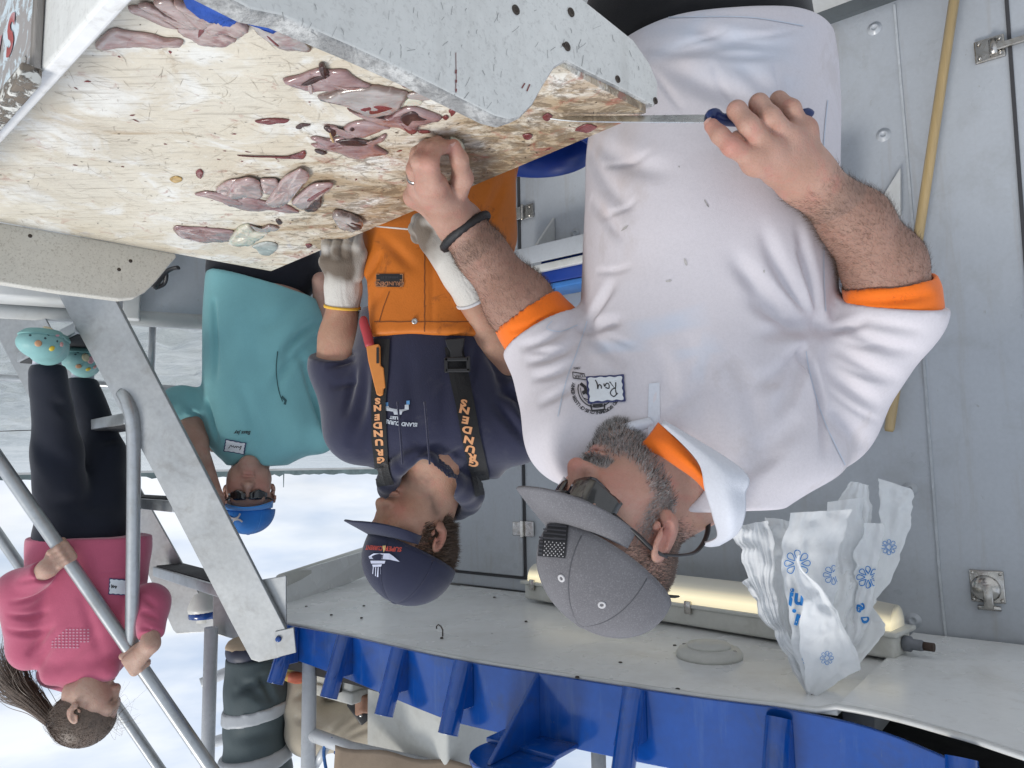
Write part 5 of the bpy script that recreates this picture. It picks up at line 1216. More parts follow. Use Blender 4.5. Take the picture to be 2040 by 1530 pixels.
body_r = multi('body', [(union([core, hd], .02), lo0, hi0, .006, keep_core, 2), (full, np.array(HC) - .2, np.array(HC) + .2, .0026, lambda V: neckcut(V) > -.14, 1),
    (fullR,) + bounds(hpts, .09) + (.0021, lambda V: sideR(V) < .068, 1), (fullL,) + bounds(lpts, .09) + (.0021, lambda V: sideL(V) < .068, 1)], M_skinA, ray_root,
    {'red': red_hands, 'dark': lambda V: .7 * np.clip(beard(V, None), 0, 1), 'pale': zero, 'tan': lambda V: np.clip(np.maximum((sideR(V) - .0) / .06 * (np.linalg.norm(V - np.array(RE), axis=1) < .36), (sideL(V) + .02) / .08 * (np.linalg.norm(V - np.array(LE), axis=1) < .30)), 0, 1) * (np.linalg.norm(V - np.array(HC), axis=1) > .2)})
# finger nails
M_nail = pmat('finger_nail', (.52, .30, .25), .3, var=.1, coat=.4)
def nail(a, b, toward, r_, par):
    a, b = Vector(a), Vector(b); d = (b - a).normalized(); tw_ = (Vector(toward) - b); tw_ = (tw_ - d * tw_.dot(d)).normalized(); sd2 = d.cross(tw_)
    V = []; Fc = []
    for i in range(6):
        for j in range(7):
            x = (j / 6 - .5) * 1.9; y = i / 5; V.append(b + d * (r_ * (-.55 + 1.35 * y)) + sd2 * (r_ * .72 * math.sin(x)) + tw_ * (r_ * (.97 * math.cos(x) - .12 * y * y)))
    for i in range(5):
        for j in range(6): p = i * 7 + j; Fc.append((p, p + 1, p + 8, p + 7))
    return mesh('nail', V, Fc, M_nail, par)
nail(HR(1434, 269, .994), HR(1418, 251, 1.0), CAM, .0108, body_r); nail(HL(915, 318, .034), HL(904, 291, .020), HL(860, 280, .06), .0105, body_r)
# shirt -------------------------------------------------
dR0 = (P(1758, 532, 1.15) - RE).normalized()
slR = union([cone(RS, RE, .080, .071), cone(RE, RE + dR0 * .03, .070, .068), ell(RS, (.085, .085, .085))], .03)
slL = union([cone(LS, LE, .088, .074), cone(LE, LE.lerp(LW, .10), .072, .070), ell(LS, (.09, .09, .08))], .03)
dR = (P(1758, 532, 1.15) - RE).normalized(); dL = (LW - LE).normalized()
cuffR0 = RE + dR * .012; cuffL0 = LE + dL * .010
slR_c = inter(slR, plane(cuffR0, dR + (RE - RS).normalized() * .9)); slL_c = inter(slL, plane(cuffL0, dL + (LE - LS).normalized() * .9))
collarless = plane(P(1345, 985, 1.1), Vector((-.15, -.25, 1)))
shirt_sdf = union([tor, slR_c, slL_c], .022)
shirt_sdf = inter(shirt_sdf, plane(P(1420, 22, 1.17), (0.06, 0, -1)), .012)
shirt_sdf = cut(shirt_sdf, union([cone(hp(HC, MR, (0, .01, -.05)), P(1335, 940, 1.13), .066, .058), cone(P(1335, 930, 1.10), P(1318, 868, 1.06), .045, .008)], .03), .008)
folds = [(1638, 655, 1490, 588, .016, .014, -14), (1638, 650, 1460, 505, .018, .013, -22), (1638, 645, 1520, 455, .016, .011, -14), (1638, 640, 1590, 450, .013, .009), (1630, 668, 1515, 668, .015, .013, 10), (1620, 690, 1500, 770, .017, .012, -10), (1612, 705, 1545, 830, .014, .010), (1606, 700, 1640, 900, .010, .016, -12), (1625, 680, 1560, 720, .010, .008),
         (1165, 655, 1240, 640, .012, .012), (1165, 650, 1225, 560, .014, .010), (1165, 658, 1250, 730, .014, .009), (1172, 300, 1262, 420, .016, .008, 12), (1178, 285, 1340, 345, .02, .007, 10), (1330, 120, 1530, 200, .026, .010, 15), (1290, 90, 1480, 80, .02, .008, 10), (1490, 140, 1625, 250, .022, .009), (1400, 60, 1600, 90, .018, .007, 10), (1440, 110, 1560, 110, .012, .006), (1180, 400, 1240, 480, .012, .006),
         (1520, 905, 1450, 700, .024, .007, 14), (1410, 870, 1370, 660, .028, .006), (1340, 800, 1310, 690, .018, .006), (1480, 940, 1600, 830, .02, .008), (1240, 820, 1200, 700, .02, .006),
         (1700, 660, 1830, 700, .012, .009, 10), (1680, 700, 1810, 760, .014, .010, 10), (1660, 745, 1790, 820, .014, .009, 10), (1650, 660, 1730, 640, .010, .009), (1640, 820, 1740, 900, .018, .008), (1720, 640, 1840, 660, .010, .006),
         (1300, 140, 1360, 220, .007, .004), (1420, 130, 1470, 230, .007, .004), (1540, 120, 1570, 220, .007, .004), (1200, 330, 1300, 300, .007, .004, 6), (1200, 430, 1270, 395, .006, .004, 5), (1190, 540, 1260, 530, .006, .004, 5), (1560, 560, 1630, 630, .006, .005), (1530, 620, 1620, 655, .006, .005), (1590, 500, 1636, 620, .006, .005), (1560, 740, 1600, 700, .006, .005), (1580, 800, 1606, 720, .006, .005), (1680, 680, 1760, 690, .006, .004, 5), (1670, 725, 1770, 760, .006, .004, 5), (1655, 780, 1750, 840, .006, .004, 5), (1260, 690, 1190, 660, .006, .004), (1350, 85, 1450, 55, .006, .004, 4), (1480, 70, 1590, 60, .006, .004, 4), (1480, 950, 1560, 900, .008, .004), (1440, 1000, 1500, 930, .008, .004), (1390, 780, 1330, 830, .008, .004),
         (1042, 690, 1140, 640, .010, .008, 8), (1055, 720, 1150, 680, .010, .008, 8), (1066, 752, 1150, 720, .010, .007, 6), (1080, 800, 1160, 760, .012, .007), (1060, 700, 1130, 700, .008, .005)]
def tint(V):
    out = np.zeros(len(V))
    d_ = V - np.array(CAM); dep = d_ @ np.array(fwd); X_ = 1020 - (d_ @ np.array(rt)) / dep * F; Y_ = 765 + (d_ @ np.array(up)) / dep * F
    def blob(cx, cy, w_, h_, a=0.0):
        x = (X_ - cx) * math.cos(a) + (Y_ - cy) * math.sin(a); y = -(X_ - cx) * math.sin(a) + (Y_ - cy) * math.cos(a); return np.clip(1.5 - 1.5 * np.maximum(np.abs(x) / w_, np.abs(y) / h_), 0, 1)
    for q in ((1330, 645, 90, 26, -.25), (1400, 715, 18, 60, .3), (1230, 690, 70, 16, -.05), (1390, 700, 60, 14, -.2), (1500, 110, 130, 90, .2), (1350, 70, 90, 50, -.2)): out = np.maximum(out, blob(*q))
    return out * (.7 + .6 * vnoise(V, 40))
sp_rng = np.random.default_rng(5)
spots = [(1245, 455, 10, 2.5, .6), (1332, 560, 7, 3, .2), (1366, 522, 3, 9, .3), (1407, 405, 2, 10, .5)] + [(sp_rng.uniform(1200, 1600), sp_rng.uniform(120, 640), sp_rng.uniform(1.5, 3), sp_rng.uniform(2, 6), sp_rng.uniform(0, 1)) for _ in range(3)]
shirt = body('shirt', shirt_sdf, lo0 - .05, hi0 + .03, .0046, M_shirtw, ray_root, 3, folds, .004, 7.0, attrs={'tint': tint, 'spot': zero, 'brown': lambda V: np.clip(1 - np.abs(V[:, 2] - P(1250, 330, 1.2).z) / .25, 0, 1) * np.clip((V[:, 0] - P(1300, 330, 1.2).x) / .1, 0, 1) * np.clip(vnoise(V, 25) * 3, 0, 1)})
sbv = bvh_of(shirt)
M_spot = pmat('grey_smear', (.42, .40, .39), .8, var=.4, vs=80)
items = []
for x, y, w_, h_, a in spots:
    n = 9; pts = [(0, 0)] + [(w_ * math.cos(k * 2 * math.pi / n) * sp_rng.uniform(.6, 1.1), h_ * math.sin(k * 2 * math.pi / n) * sp_rng.uniform(.6, 1.1)) for k in range(n)]
    pts = [((px_ * math.cos(a) - py_ * math.sin(a)) - (x - 1400), (px_ * math.sin(a) + py_ * math.cos(a)) + (y - 400)) for px_, py_ in pts]; items.append((pts, [(0, k + 1, (k + 1) % n + 1) for k in range(n)]))
props(decal('smears', join2d(items), 1400, 400, sbv, M_spot, shirt, 1.0, 0, .0008), kind='stuff')
# orange undershirt: neck, and turned sleeve cuffs
cfR = inter(inter(cut(union([cone(RS.lerp(RE, .6), RE, .068, .065), cone(RE, RE + dR0 * .05, .0645, .067)], .03), rarm, .002), plane(RE + dR * .050, dR * .9 + (RE - RS).normalized() * .25)), plane(cuffR0 - dR * .004, -(dR + (RE - RS).normalized() * .9)))
cfL = inter(inter(cut(union([cone(LS.lerp(LE, .6), LE, .068, .067), cone(LE, LE.lerp(LW, .16), .0665, .068)], .03), larm, .002), plane(LE + dL * .055, dL * .8 + (LE - LS).normalized() * .5)), plane(cuffL0 - dL * .004, -(dL + (LE - LS).normalized() * .9)))
for fn, c0 in ((cfR, RE), (cfL, LE)):
    body('orange_cuff', fn, np.array(c0) - .16, np.array(c0) + .16, .0032, M_orange, ray_root, 2, [(1700, 600, 1862, 585, .008, .006, 6), (1705, 630, 1866, 615, .008, .006, 8), (1760, 650, 1866, 640, .007, .005), (1020, 660, 1145, 605, .007, .006, 5), (1025, 676, 1150, 622, .006, .005, 5)], .010, 16)
# collar: two folded flaps and the placket
def sheet(name, rows, m, par, th=.003, n=(24, 14), offs=None):
    R_ = [spline([Vector(q) for q in r_], n[0]) for r_ in rows]; V = []
    for i in range(n[0]):
        col_ = spline([r_[i] for r_ in R_], n[1]); V += [tuple(q) for q in col_]
    Fc = [(i * n[1] + j, (i + 1) * n[1] + j, (i + 1) * n[1] + j + 1, i * n[1] + j + 1) for i in range(n[0] - 1) for j in range(n[1] - 1)]
    o = mesh(name, V, Fc, m, par); s_ = o.modifiers.new('s', 'SOLIDIFY'); s_.thickness = th; s_.offset = 0; return o
M_collar = clothmat('white_collar', (.60, .62, .68), .75, 700, .3, .03)
sheet('undershirt', [[P(1268, 892, 1.10), P(1310, 905, 1.075), P(1350, 930, 1.055), P(1385, 955, 1.045), P(1412, 985, 1.045)], [P(1290, 872, 1.085), P(1325, 885, 1.055), P(1362, 915, 1.03), P(1392, 945, 1.025), P(1418, 980, 1.03)], [P(1312, 842, 1.085), P(1340, 868, 1.055), P(1375, 905, 1.035), P(1400, 940, 1.028), P(1424, 975, 1.035)]], M_orange, ray_root, n=(24, 12))
sheet('collar', [[P(1318, 845, 1.06), P(1389, 917, 1.012), P(1405, 976, 1.005), P(1421, 1030, 1.02), P(1428, 1069, 1.06), P(1396, 1083, 1.12)],
                 [P(1320, 842, 1.058), P(1430, 922, .995), P(1448, 980, .985), P(1455, 1032, .995), P(1452, 1070, 1.04), P(1412, 1088, 1.12)],
                 [P(1322, 838, 1.06), P(1478, 936, 1.0), P(1484, 985, 1.0), P(1482, 1030, 1.01), P(1466, 1064, 1.05), P(1432, 1086, 1.13)]], M_collar, ray_root, n=(36, 14))
sheet('collar', [[P(1306, 846, 1.10), P(1260, 868, 1.11), P(1205, 900, 1.13)], [P(1300, 840, 1.095), P(1240, 860, 1.10), P(1180, 900, 1.125)], [P(1295, 832, 1.10), P(1232, 850, 1.105), P(1170, 895, 1.14)]], M_collar, ray_root, n=(14, 8))
for xa, xb in ((1290, 1313),):
    pl_ = ([(-10, -52), (10, -50), (12, 20), (12, 52), (-10, 50), (-12, 10)], [(0, 1, 2, 5), (5, 2, 3, 4)]); decal('placket', join2d([(spline(pl_[0], 6)[:, :2].tolist() and pl_[0], pl_[1])]), 1303, 815, sbv, M_collar, shirt, 1.0, 0, .0022)
M_pipe = pmat('shirt_seam', (.52, .57, .66), .8)
for pts in ([(1606, 700), (1614, 745), (1632, 810), (1655, 870), (1692, 944)], [(1100, 640), (1090, 655), (1120, 660), (1150, 648)], [(1648, 200), (1640, 300), (1645, 420), (1640, 520), (1644, 620)], [(1215, 52), (1300, 38), (1400, 34), (1500, 36), (1600, 52)], [(1170, 640), (1150, 700), (1128, 760), (1112, 830)]):
    q_ = spline([(1400 - a, b_ - 500) for a, b_ in pts], 40)[:, :2]; decal('seam', stroke2d(q_, 2.2), 1400, 500, sbv, M_pipe, shirt, 1, 0, .0012)
# printed crest, name tag
def circ(r_, n=40, a0=0, a1=360): return [(r_ * math.cos(R(a0 + (a1 - a0) * i / (n - 1))), r_ * math.sin(R(a0 + (a1 - a0) * i / (n - 1)))) for i in range(n)]
def arctext(s, r_, size, a_start, a_end):
    it = []
    for i, ch in enumerate(s):
        if ch == ' ': continue
        a = R(a_start + (a_end - a_start) * i / (len(s) - 1)); v2, f2 = text2d(ch, size, .02 * size); ca, sa_ = math.cos(a - math.pi / 2), math.sin(a - math.pi / 2)
        it.append(([(x * ca - y * sa_ + r_ * math.cos(a), x * sa_ + y * ca + r_ * math.sin(a)) for x, y in v2], f2))
    return join2d(it)
crest = [arctext('FEDERATED SPORTSMENS CLUBS OF ULSTER COUNTY', 46, 9.5, 172, -18), stroke2d(circ(36, 50, -20, 200), 2.0), stroke2d(circ(31, 40, -10, 70), 1.2), stroke2d([(-14, 30), (-12, 42), (12, 42), (14, 30)], 4), stroke2d([(-10, 32), (10, 32)], 5), stroke2d([(14, 12), (20, 4), (22, -6), (30, -14)], 6), stroke2d([(20, 2), (28, 6)], 7), stroke2d([(10, 24), (26, 16)], 1.6), stroke2d([(18, -20), (44, -26)], 1.8), stroke2d([(20, -32), (44, -38)], 1.8), stroke2d([(44, -26), (44, -38)], 1.4)]
v2, f2 = text2d('YORK', 9, .1); crest.append(([(x + 30, y - 29) for x, y in v2], f2)); v2, f2 = text2d('.ORG', 6, .1); crest.append(([(x + 34, y - 45) for x, y in v2], f2))
decal('crest_print', join2d(crest), 1188, 778 - 2, sbv, M_ink, shirt, 1.0, R(5), .0014)
def nametag(par, x, y, w_, h_, rot, bv, text, tsz, hand=True, lift=.0022):
    def wav(w0, h0, amp, n=20):
        pts = []
        for (ax0, ay0), (ax1, ay1) in zip([(-w0, -h0), (w0, -h0), (w0, h0), (-w0, h0)], [(w0, -h0), (w0, h0), (-w0, h0), (-w0, -h0)]):
            for i in range(n):
                t_ = i / n; nx_, ny_ = (ay1 - ay0), -(ax1 - ax0); l_ = math.hypot(nx_, ny_); s_ = amp * math.sin(t_ * math.pi * 7); pts.append((ax0 + (ax1 - ax0) * t_ + nx_ / l_ * s_, ay0 + (ay1 - ay0) * t_ + ny_ / l_ * s_))
        return pts
    def fill(pts):   # grid-like fan rings so that it follows the cloth
        n = len(pts); V = []; 
        for s_ in (1, .66, .33): V += [(a * s_, b * s_) for a, b in pts]
        V.append((0, 0)); Fc = []
        for k in range(2): Fc += [(k * n + i, k * n + (i + 1) % n, (k + 1) * n + (i + 1) % n, (k + 1) * n + i) for i in range(n)]
        Fc += [(2 * n + i, 2 * n + (i + 1) % n, 3 * n) for i in range(n)]; return V, Fc
    tg = decal('name_tag', fill(wav(w_ / 2, h_ / 2, .4)), x, y, bv, M_navyink, par, 1, rot, lift)
    decal('tag_face', fill(wav(w_ / 2 * .90, h_ / 2 * .87, h_ * .018)), x, y, bv, M_tag, tg, 1, rot, lift + .0005)
    return tg
tag1 = nametag(shirt, 1208, 776, 76, 54, R(4), sbv, 'Ray', 30)
scr = [stroke2d(spline([(-22, -12), (-20, 4), (-21, 14)], 10)[:, :2], 2.2), stroke2d(spline([(-24, 10), (-14, 17), (-7, 10), (-13, 2), (-20, 0)], 16)[:, :2], 2.2), stroke2d(spline([(-18, 0), (-12, -8), (-8, -13)], 8)[:, :2], 2.2), stroke2d(spline([(2, -2), (-5, 0), (-6, -8), (-1, -10), (3, -4), (4, -10)], 18)[:, :2], 2.2), stroke2d(spline([(10, 0), (10, -6), (14, -8), (17, 0)], 10)[:, :2], 2.2), stroke2d(spline([(17, 0), (17, -10), (20, -18)], 8)[:, :2], 2.2)]
decal('tag_writing', join2d(scr), 1208, 776, sbv, M_ink, tag1, 1.0, R(4), .0034)
# trousers and shoes
hipz = P(1400, 75, 1.34).z; cx = P(1400, 40, 1.36)
leg = lambda x0: [Vector((cx.x + x0, 1.36, hipz)), Vector((cx.x + x0 * 1.05, 1.37, hipz * .5)), Vector((cx.x + x0 * 1.1, 1.38, .09))]
body('trousers', union([ell((cx.x + .03, 1.33, hipz - .02), (.205, .175, .16)), chain(leg(-.095), [.115, .085, .07], .04), chain(leg(.095), [.115, .085, .07], .04)], .05), (cx.x - .32, 1.05, .04), (cx.x + .32, 1.62, hipz + .18), .012, M_blackcloth, ray_root, 2, wr=.01, wsc=10)
M_boot = pmat('dark_boot', (.03, .028, .026), .5)
for sx_ in (-.105, .105):
    body('shoe', inter(union([ell((cx.x + sx_, 1.36, .07), (.05, .07, .08)), ell((cx.x + sx_ * 1.1, 1.27, .045), (.05, .13, .05))], .05), plane((0, 0, .004), (0, 0, -1))), (cx.x + sx_ - .1, 1.1, -.02), (cx.x + sx_ + .1, 1.5, .2), .008, M_boot, ray_root)
# cap with flag patch, sunglasses, strap
crownR, brimR, MC = cap(ray_root, HC, MR, 1.0, M_capg, M_capg, M_capg, brim_len=.078, tilt=R(2), lift=.022, brim_curve=.030, brim_drop=.010, crown_h=.092, mseam=clothmat('cap_seam', (.10, .10, .11), .9))
cbv = bvh_of(crownR); M_patch = pmat('black_patch', (.016, .016, .02), .7); M_patch2 = pmat('grey_patch', (.05, .05, .06), .6); M_star = pmat('pale_thread', (.55, .54, .55), .8)
def gridq(x0, x1, y0, y1, nx_=8, ny_=8):
    V = [(x0 + (x1 - x0) * i / nx_, y0 + (y1 - y0) * j / ny_) for i in range(nx_ + 1) for j in range(ny_ + 1)]
    return V, [(i * (ny_ + 1) + j, (i + 1) * (ny_ + 1) + j, (i + 1) * (ny_ + 1) + j + 1, i * (ny_ + 1) + j + 1) for i in range(nx_) for j in range(ny_)]
flag = decal('flag_patch', gridq(-26, 26, -31, 31), 1106, 1079, cbv, M_patch, crownR, 1, R(-5), .0045)
if flag:
    st_ = join2d([gridq(-24, 25, -29 + 8 * k, -26 + 8 * k, 8, 1) for k in range(4)] + [gridq(17, 25, 3 + 7 * k, 6 + 7 * k, 2, 1) for k in range(4)])
    decal('stripe', st_, 1106, 1079, cbv, M_patch2, flag, 1, R(-5), .0058)
    stars = []
    for r_ in range(7):
        for c2_ in range(6 - (r_ % 2)): x = -22 + c2_ * 7 + (3.5 if r_ % 2 else 0); y = 4 + r_ * 4; stars.append(([(x - 1.3, y), (x, y + 1.5), (x + 1.3, y), (x, y - 1.5)], [(0, 1, 2, 3)]))
    decal('star', join2d(stars), 1106, 1079, cbv, M_star, flag, 1, R(-5), .006)
for x, y in ((1121, 1150), (1199, 1202)):
    d_ = ray(x, y).normalized(); h_ = cbv.ray_cast(CAM, d_)
    if h_[0]: lathe('eyelet', [(.0055, .0), (.0055, .0042), (.0028, .0042), (.0025, .002)], h_[0], M_star, crownR, h_[1] if h_[1].dot(d_) < 0 else -h_[1], 14)
tube('cap_strap', [hp(HC, MC, q, 1.05) for q in ((.03, -.118, .038), (.0, -.128, .036), (-.03, -.118, .038))], .009, M_black, crownR, 8, flat=.25)
gl_ = thing('sunglasses', HC, 'black wrap sunglasses on a neck cord worn by the man in the grey cap', 'sunglasses')
def HPt(q): return hp(HC, MR, q, 1.02)
M_lens = pmat('dark_lens', (.012, .012, .014), .08, var=0, fine=0, coat=1)
for s_ in (1, -1):
    V = []; 
    for i in range(9):
        for j in range(7):
            u_, w_ = i / 8, j / 6; x = s_ * (.008 + .062 * u_); V.append(HPt((x, .108 - .045 * u_ ** 2.2 - .004 * (w_ - .5) ** 2, .022 - .042 * w_ * (1 - .35 * abs(u_ - .45) * 2) + .003 * u_)))
    Fc = [(i * 7 + j, (i + 1) * 7 + j, (i + 1) * 7 + j + 1, i * 7 + j + 1) for i in range(8) for j in range(6)]
    o = mesh('lens', V, Fc, M_lens, gl_); sm = o.modifiers.new('s', 'SOLIDIFY'); sm.thickness = .003; sm.offset = 0
    tube('temple', spline([HPt((s_ * .068, .066, .018)), HPt((s_ * .079, .03, .022)), HPt((s_ * .0855, -.005, .026)), HPt((s_ * .0845, -.030, .020))], 14), [.004] * 5 + [.0058] * 6 + [.0045] * 3, M_black, gl_, 8, flat=.6)
tube('bridge', [HPt((-.012, .111, .016)), HPt((0, .1135, .018)), HPt((.012, .111, .016))], .003, M_black, gl_, 8)
tube('cord', spline([HPt((.0848, -.022, .022)), HPt((.088, -.05, .005)), HPt((.078, -.082, -.022)), HPt((.066, -.096, -.06)), HPt((.058, -.086, -.092)), HPt((.048, -.084, -.135))], 30), .0042, M_black, gl_, 8, flat=.5)
# beard, moustache, sideburns and short hair
M_hairg = pmat('grey_beard_hair', (.46, .44, .43), .6, var=.5, vs=300, fine=.5, fs=700); M_hairb = pmat('dark_beard_hair', (.045, .035, .03), .6, var=.3); M_hairs = pmat('brown_grey_hair', (.19, .14, .115), .6, var=.4, vs=200)
dn = MR @ np.array([0, .25, -1.0])
fuzz('beard', body_r, beard, 12000, .0085, .00036, lambda p, n_: n_ * .9 + dn * .8, M_hairg, ray_root, .35, 3)
fuzz('beard_dark', body_r, lambda p, n_: beard(p, n_) * ((loc_r(p)[:, 2] < -.045)), 3600, .0075, .00036, lambda p, n_: n_ * .9 + dn * .8, M_hairb, ray_root, .35, 4)
bk2 = MR @ np.array([0, -.6, -.8])
fuzz('hair', body_r, lambda p, n_: ((loc_r(p)[:, 1] < -.036) & (np.abs(loc_r(p)[:, 0]) < .08) & (loc_r(p)[:, 2] > -.055) & (loc_r(p)[:, 2] < .06)).astype(float) * np.clip((loc_r(p)[:, 2] + .055) / .05, .1, 1) + ((np.abs(loc_r(p)[:, 0]) > .06) & (loc_r(p)[:, 1] < .03) & (loc_r(p)[:, 2] > .03) & (np.abs(loc_r(p)[:, 0]) < .079) & (loc_r(p)[:, 2] < .06)) * .7, 11000, .0055, .0003, lambda p, n_: n_ * .7 + bk2, M_hairs, ray_root, .3, 5)
M_armh = pmat('arm_hair', (.10, .06, .04), .6)
def fore(a, b_):
    a, b_ = np.array(a), np.array(b_); ba = b_ - a
    return lambda p, n_: ((((p - a) @ ba) / (ba @ ba) > .02) & (((p - a) @ ba) / (ba @ ba) < .97) & (np.linalg.norm(np.cross(p - a, ba), axis=1) / np.linalg.norm(ba) < .10)).astype(float) * np.clip(.6 + vnoise(p, 18), .2, 1)
fuzz('arm_hair', body_r, fore(RE, RW), 14000, .011, .00012, lambda p, n_: n_ * .55 + (np.array(RW) - np.array(RE)) * 2.2 + np.array([.5, 0, -.1]), M_armh, ray_root, .4, 6)
fuzz('arm_hair', body_r, fore(LE, LW), 11000, .010, .00012, lambda p, n_: n_ * .5 + (np.array(LW) - np.array(LE)) * 2.2 + np.array([.0, 0, -.5]), M_armh, ray_root, .4, 7)
# bracelet, ring
br_c = LW.lerp(LE, .06); axl = (LE - LW).normalized(); xa_ = axl.orthogonal().normalized(); ya_ = axl.cross(xa_)
brc = thing('bracelet', br_c, 'black braided leather bracelet on the wrist at the board', 'bracelet')
V = []; Fc = []; abv = bvh_of(body_r); rad_ = []
for i in range(60):
    a = 2 * math.pi * i / 60; dv = xa_ * math.cos(a) + ya_ * math.sin(a); h_ = abv.ray_cast(br_c + dv * .10, -dv, .10); rad_.append(((h_[0] - br_c).length if h_[0] is not None else .04))
rad_ = np.convolve(np.array(rad_ * 3), np.ones(7) / 7, 'same')[60:120] + .005
for i in range(60):
    a = 2 * math.pi * i / 60; ctr = br_c + xa_ * (rad_[i] * math.cos(a)) + ya_ * (rad_[i] * math.sin(a)); o1 = (ctr - br_c).normalized()
    for k in range(8): b2_ = 2 * math.pi * k / 8; rr_ = .0062 * (1 + .10 * math.sin(i * math.pi * .8 + k * 2.2)); V.append(ctr + o1 * (rr_ * math.cos(b2_)) + axl * (rr_ * 1.25 * math.sin(b2_)))
for i in range(60):
    for k in range(8): j, l = (i + 1) % 60, (k + 1) % 8; Fc.append((i * 8 + k, j * 8 + k, j * 8 + l, i * 8 + l))
mesh('braid', V, Fc, pmat('black_leather', (.014, .014, .016), .45, var=.3, vs=200, bs=.6, bscale=500), brc)
rg_c = lm['r'].lerp(HL(825, 338, .046), .62); ax2 = (HL(825, 338, .046) - lm['r']).normalized()
o = lathe('finger_ring', [(.0128, -.0035), (.0140, -.003), (.0143, 0), (.0140, .003), (.0128, .0035)], rg_c, M_steel, None, ax2, 28); props(o, 'plain silver wedding ring on the hand at the board', 'ring')
# knife
kn_ = thing('fillet_knife', HR(1500, 240, 1.02), 'long fillet knife with dark blue handle held over the table corner', 'knife')
M_kh = pmat('blue_knife_handle', (.012, .03, .13), .35, var=.2, vs=60); M_blade = pmat('knife_steel', (.72, .72, .70), .28, metal=1, var=.12, vs=30, dirt=(.25, .2, .16), dirt_amt=.4, dscale=40)
hpth = [HR(1408, 235, 1.018), HR(1424, 231, 1.018), HR(1440, 238, 1.018), HR(1480, 240, 1.020), HR(1540, 238, 1.026), HR(1586, 236, 1.032), HR(1604, 230, 1.034), HR(1612, 236, 1.036)]
tube('handle', spline(hpth, 30), list(np.interp(np.linspace(0, 1, 30), [0, .08, .14, .25, .5, .75, .86, .95, 1], [.008, .0135, .0135, .0105, .0115, .0105, .0135, .0125, .006])), M_kh, kn_, 14, flat=.75)
tipk = PZ(1096, 238, T + .012); bl0 = HR(1412, 237, 1.018); bd = (tipk - bl0); upv = Vector((0, -.55, .83)); 
V = []; Fc = []
for i in range(25):
    u_ = i / 24; c0 = bl0.lerp(tipk, u_); w_ = .0115 * (1 - .35 * u_) * (1 - max(0, (u_ - .82) / .18) ** 1.6) + .0006; sag = -upv * (.006 * max(0, u_ - .55) ** 1.2)
    th_ = .0009; nn = bd.normalized().cross(upv).normalized()
    V += [c0 + sag + upv * w_ * .8 + nn * th_, c0 + sag - upv * w_, c0 + sag + upv * w_ * .8 - nn * th_]
for i in range(24):
    for k in range(3): l = (k + 1) % 3; Fc.append((i * 3 + k, i * 3 + l, (i + 1) * 3 + l, (i + 1) * 3 + k))
Fc += [(2, 1, 0), (72, 73, 74)]
mesh('blade', V, Fc, M_blade, kn_, smooth=False)
props(slab('fish_scrap', [(895, 272), (905, 268), (922, 280), (928, 298), (915, 306), (903, 296)], .02, M_pale, None, None, .006), 'pale scrap of fish pinched between the fingers and thumb', 'fish scrap')
# ================================================================ the young man in orange bibs
M_skinB = skinmat('skin_warm', (.37, .20, .135), (.44, .26, .18), (.46, .17, .13))
M_navy = clothmat('navy_fleece', (.022, .024, .052), .95, 500, .35, .1, sheen=.35, dirt=(.07, .07, .09), damt=.25, dsc=14)
M_bib = clothmat('orange_oilskin', (.56, .16, .022), .5, 300, .2, .10, dirt=(.20, .06, .02), damt=.55, dsc=16, sheen=0)
M_glove = clothmat('knit_glove', (.60, .58, .54), .95, 420, .7, .05, print_=[('dirt', (.13, .10, .075), .95)])
hood = thing('person', P(860, 0, 1.68), 'young man in navy hoodie, cap and orange bib trousers cutting fish in knit gloves', 'person'); hood.location.z = 0
def Dh(y): return float(np.interp(y, [-900, 300, 560, 700, 880, 1000], [1.80, 1.76, 1.73, 1.72, 1.70, 1.78]))
rows_t = pxrows(Dh, [(250, 745, 1030, .15), (340, 735, 1032, .155), (450, 728, 1025, .155), (560, 722, 1000, .15), (665, 712, 985, .145), (750, 692, 1012, .145), (820, 690, 1045, .14), (865, 700, 1050, .13), (900, 718, 1050, .115), (930, 745, 1020, .09), (955, 785, 985, .065)], .15)
torB = loft(rows_t)
S1, E1_, W1 = P(722, 850, 1.69), P(676, 728, 1.70), P(684, 574, 1.645)
S2, E2_, W2 = P(1022, 850, 1.69), P(1012, 735, 1.70), P(917, 545, 1.55)
psi2, th2 = R(50), R(27); MB = axes(psi2, th2, 0); EARB = P(873, 1073, 1.66); HB_ = EARB - Vector(MB @ np.array([.082, -.012, 0.0]))
hdB = headsdf(HB_, MB, .98, jaw=1.05)
neckB = union([cone(hp(HB_, MB, (0, -.02, -.05)), P(880, 920, 1.70), .056, .066), cone(hp(HB_, MB, (0, .02, -.08)), P(858, 905, 1.66), .04, .055)], .03)
arm1 = chain([S1, E1_, E1_.lerp(W1, .35), W1], [.05, .047, .045, .031], .03); arm2 = chain([S2, E2_, E2_.lerp(W2, .35), W2], [.05, .047, .045, .031], .03)
coreB = union([neckB, lambda p: torB(p) + .035, arm1, arm2], .025); loB, hiB = bounds([S1, E1_, W1, S2, E2_, W2, HB_, P(860, 260, 1.9), P(860, 260, 1.58)], .13)
def locB(p): return ((p - np.array(HB_)) @ MB) / .98
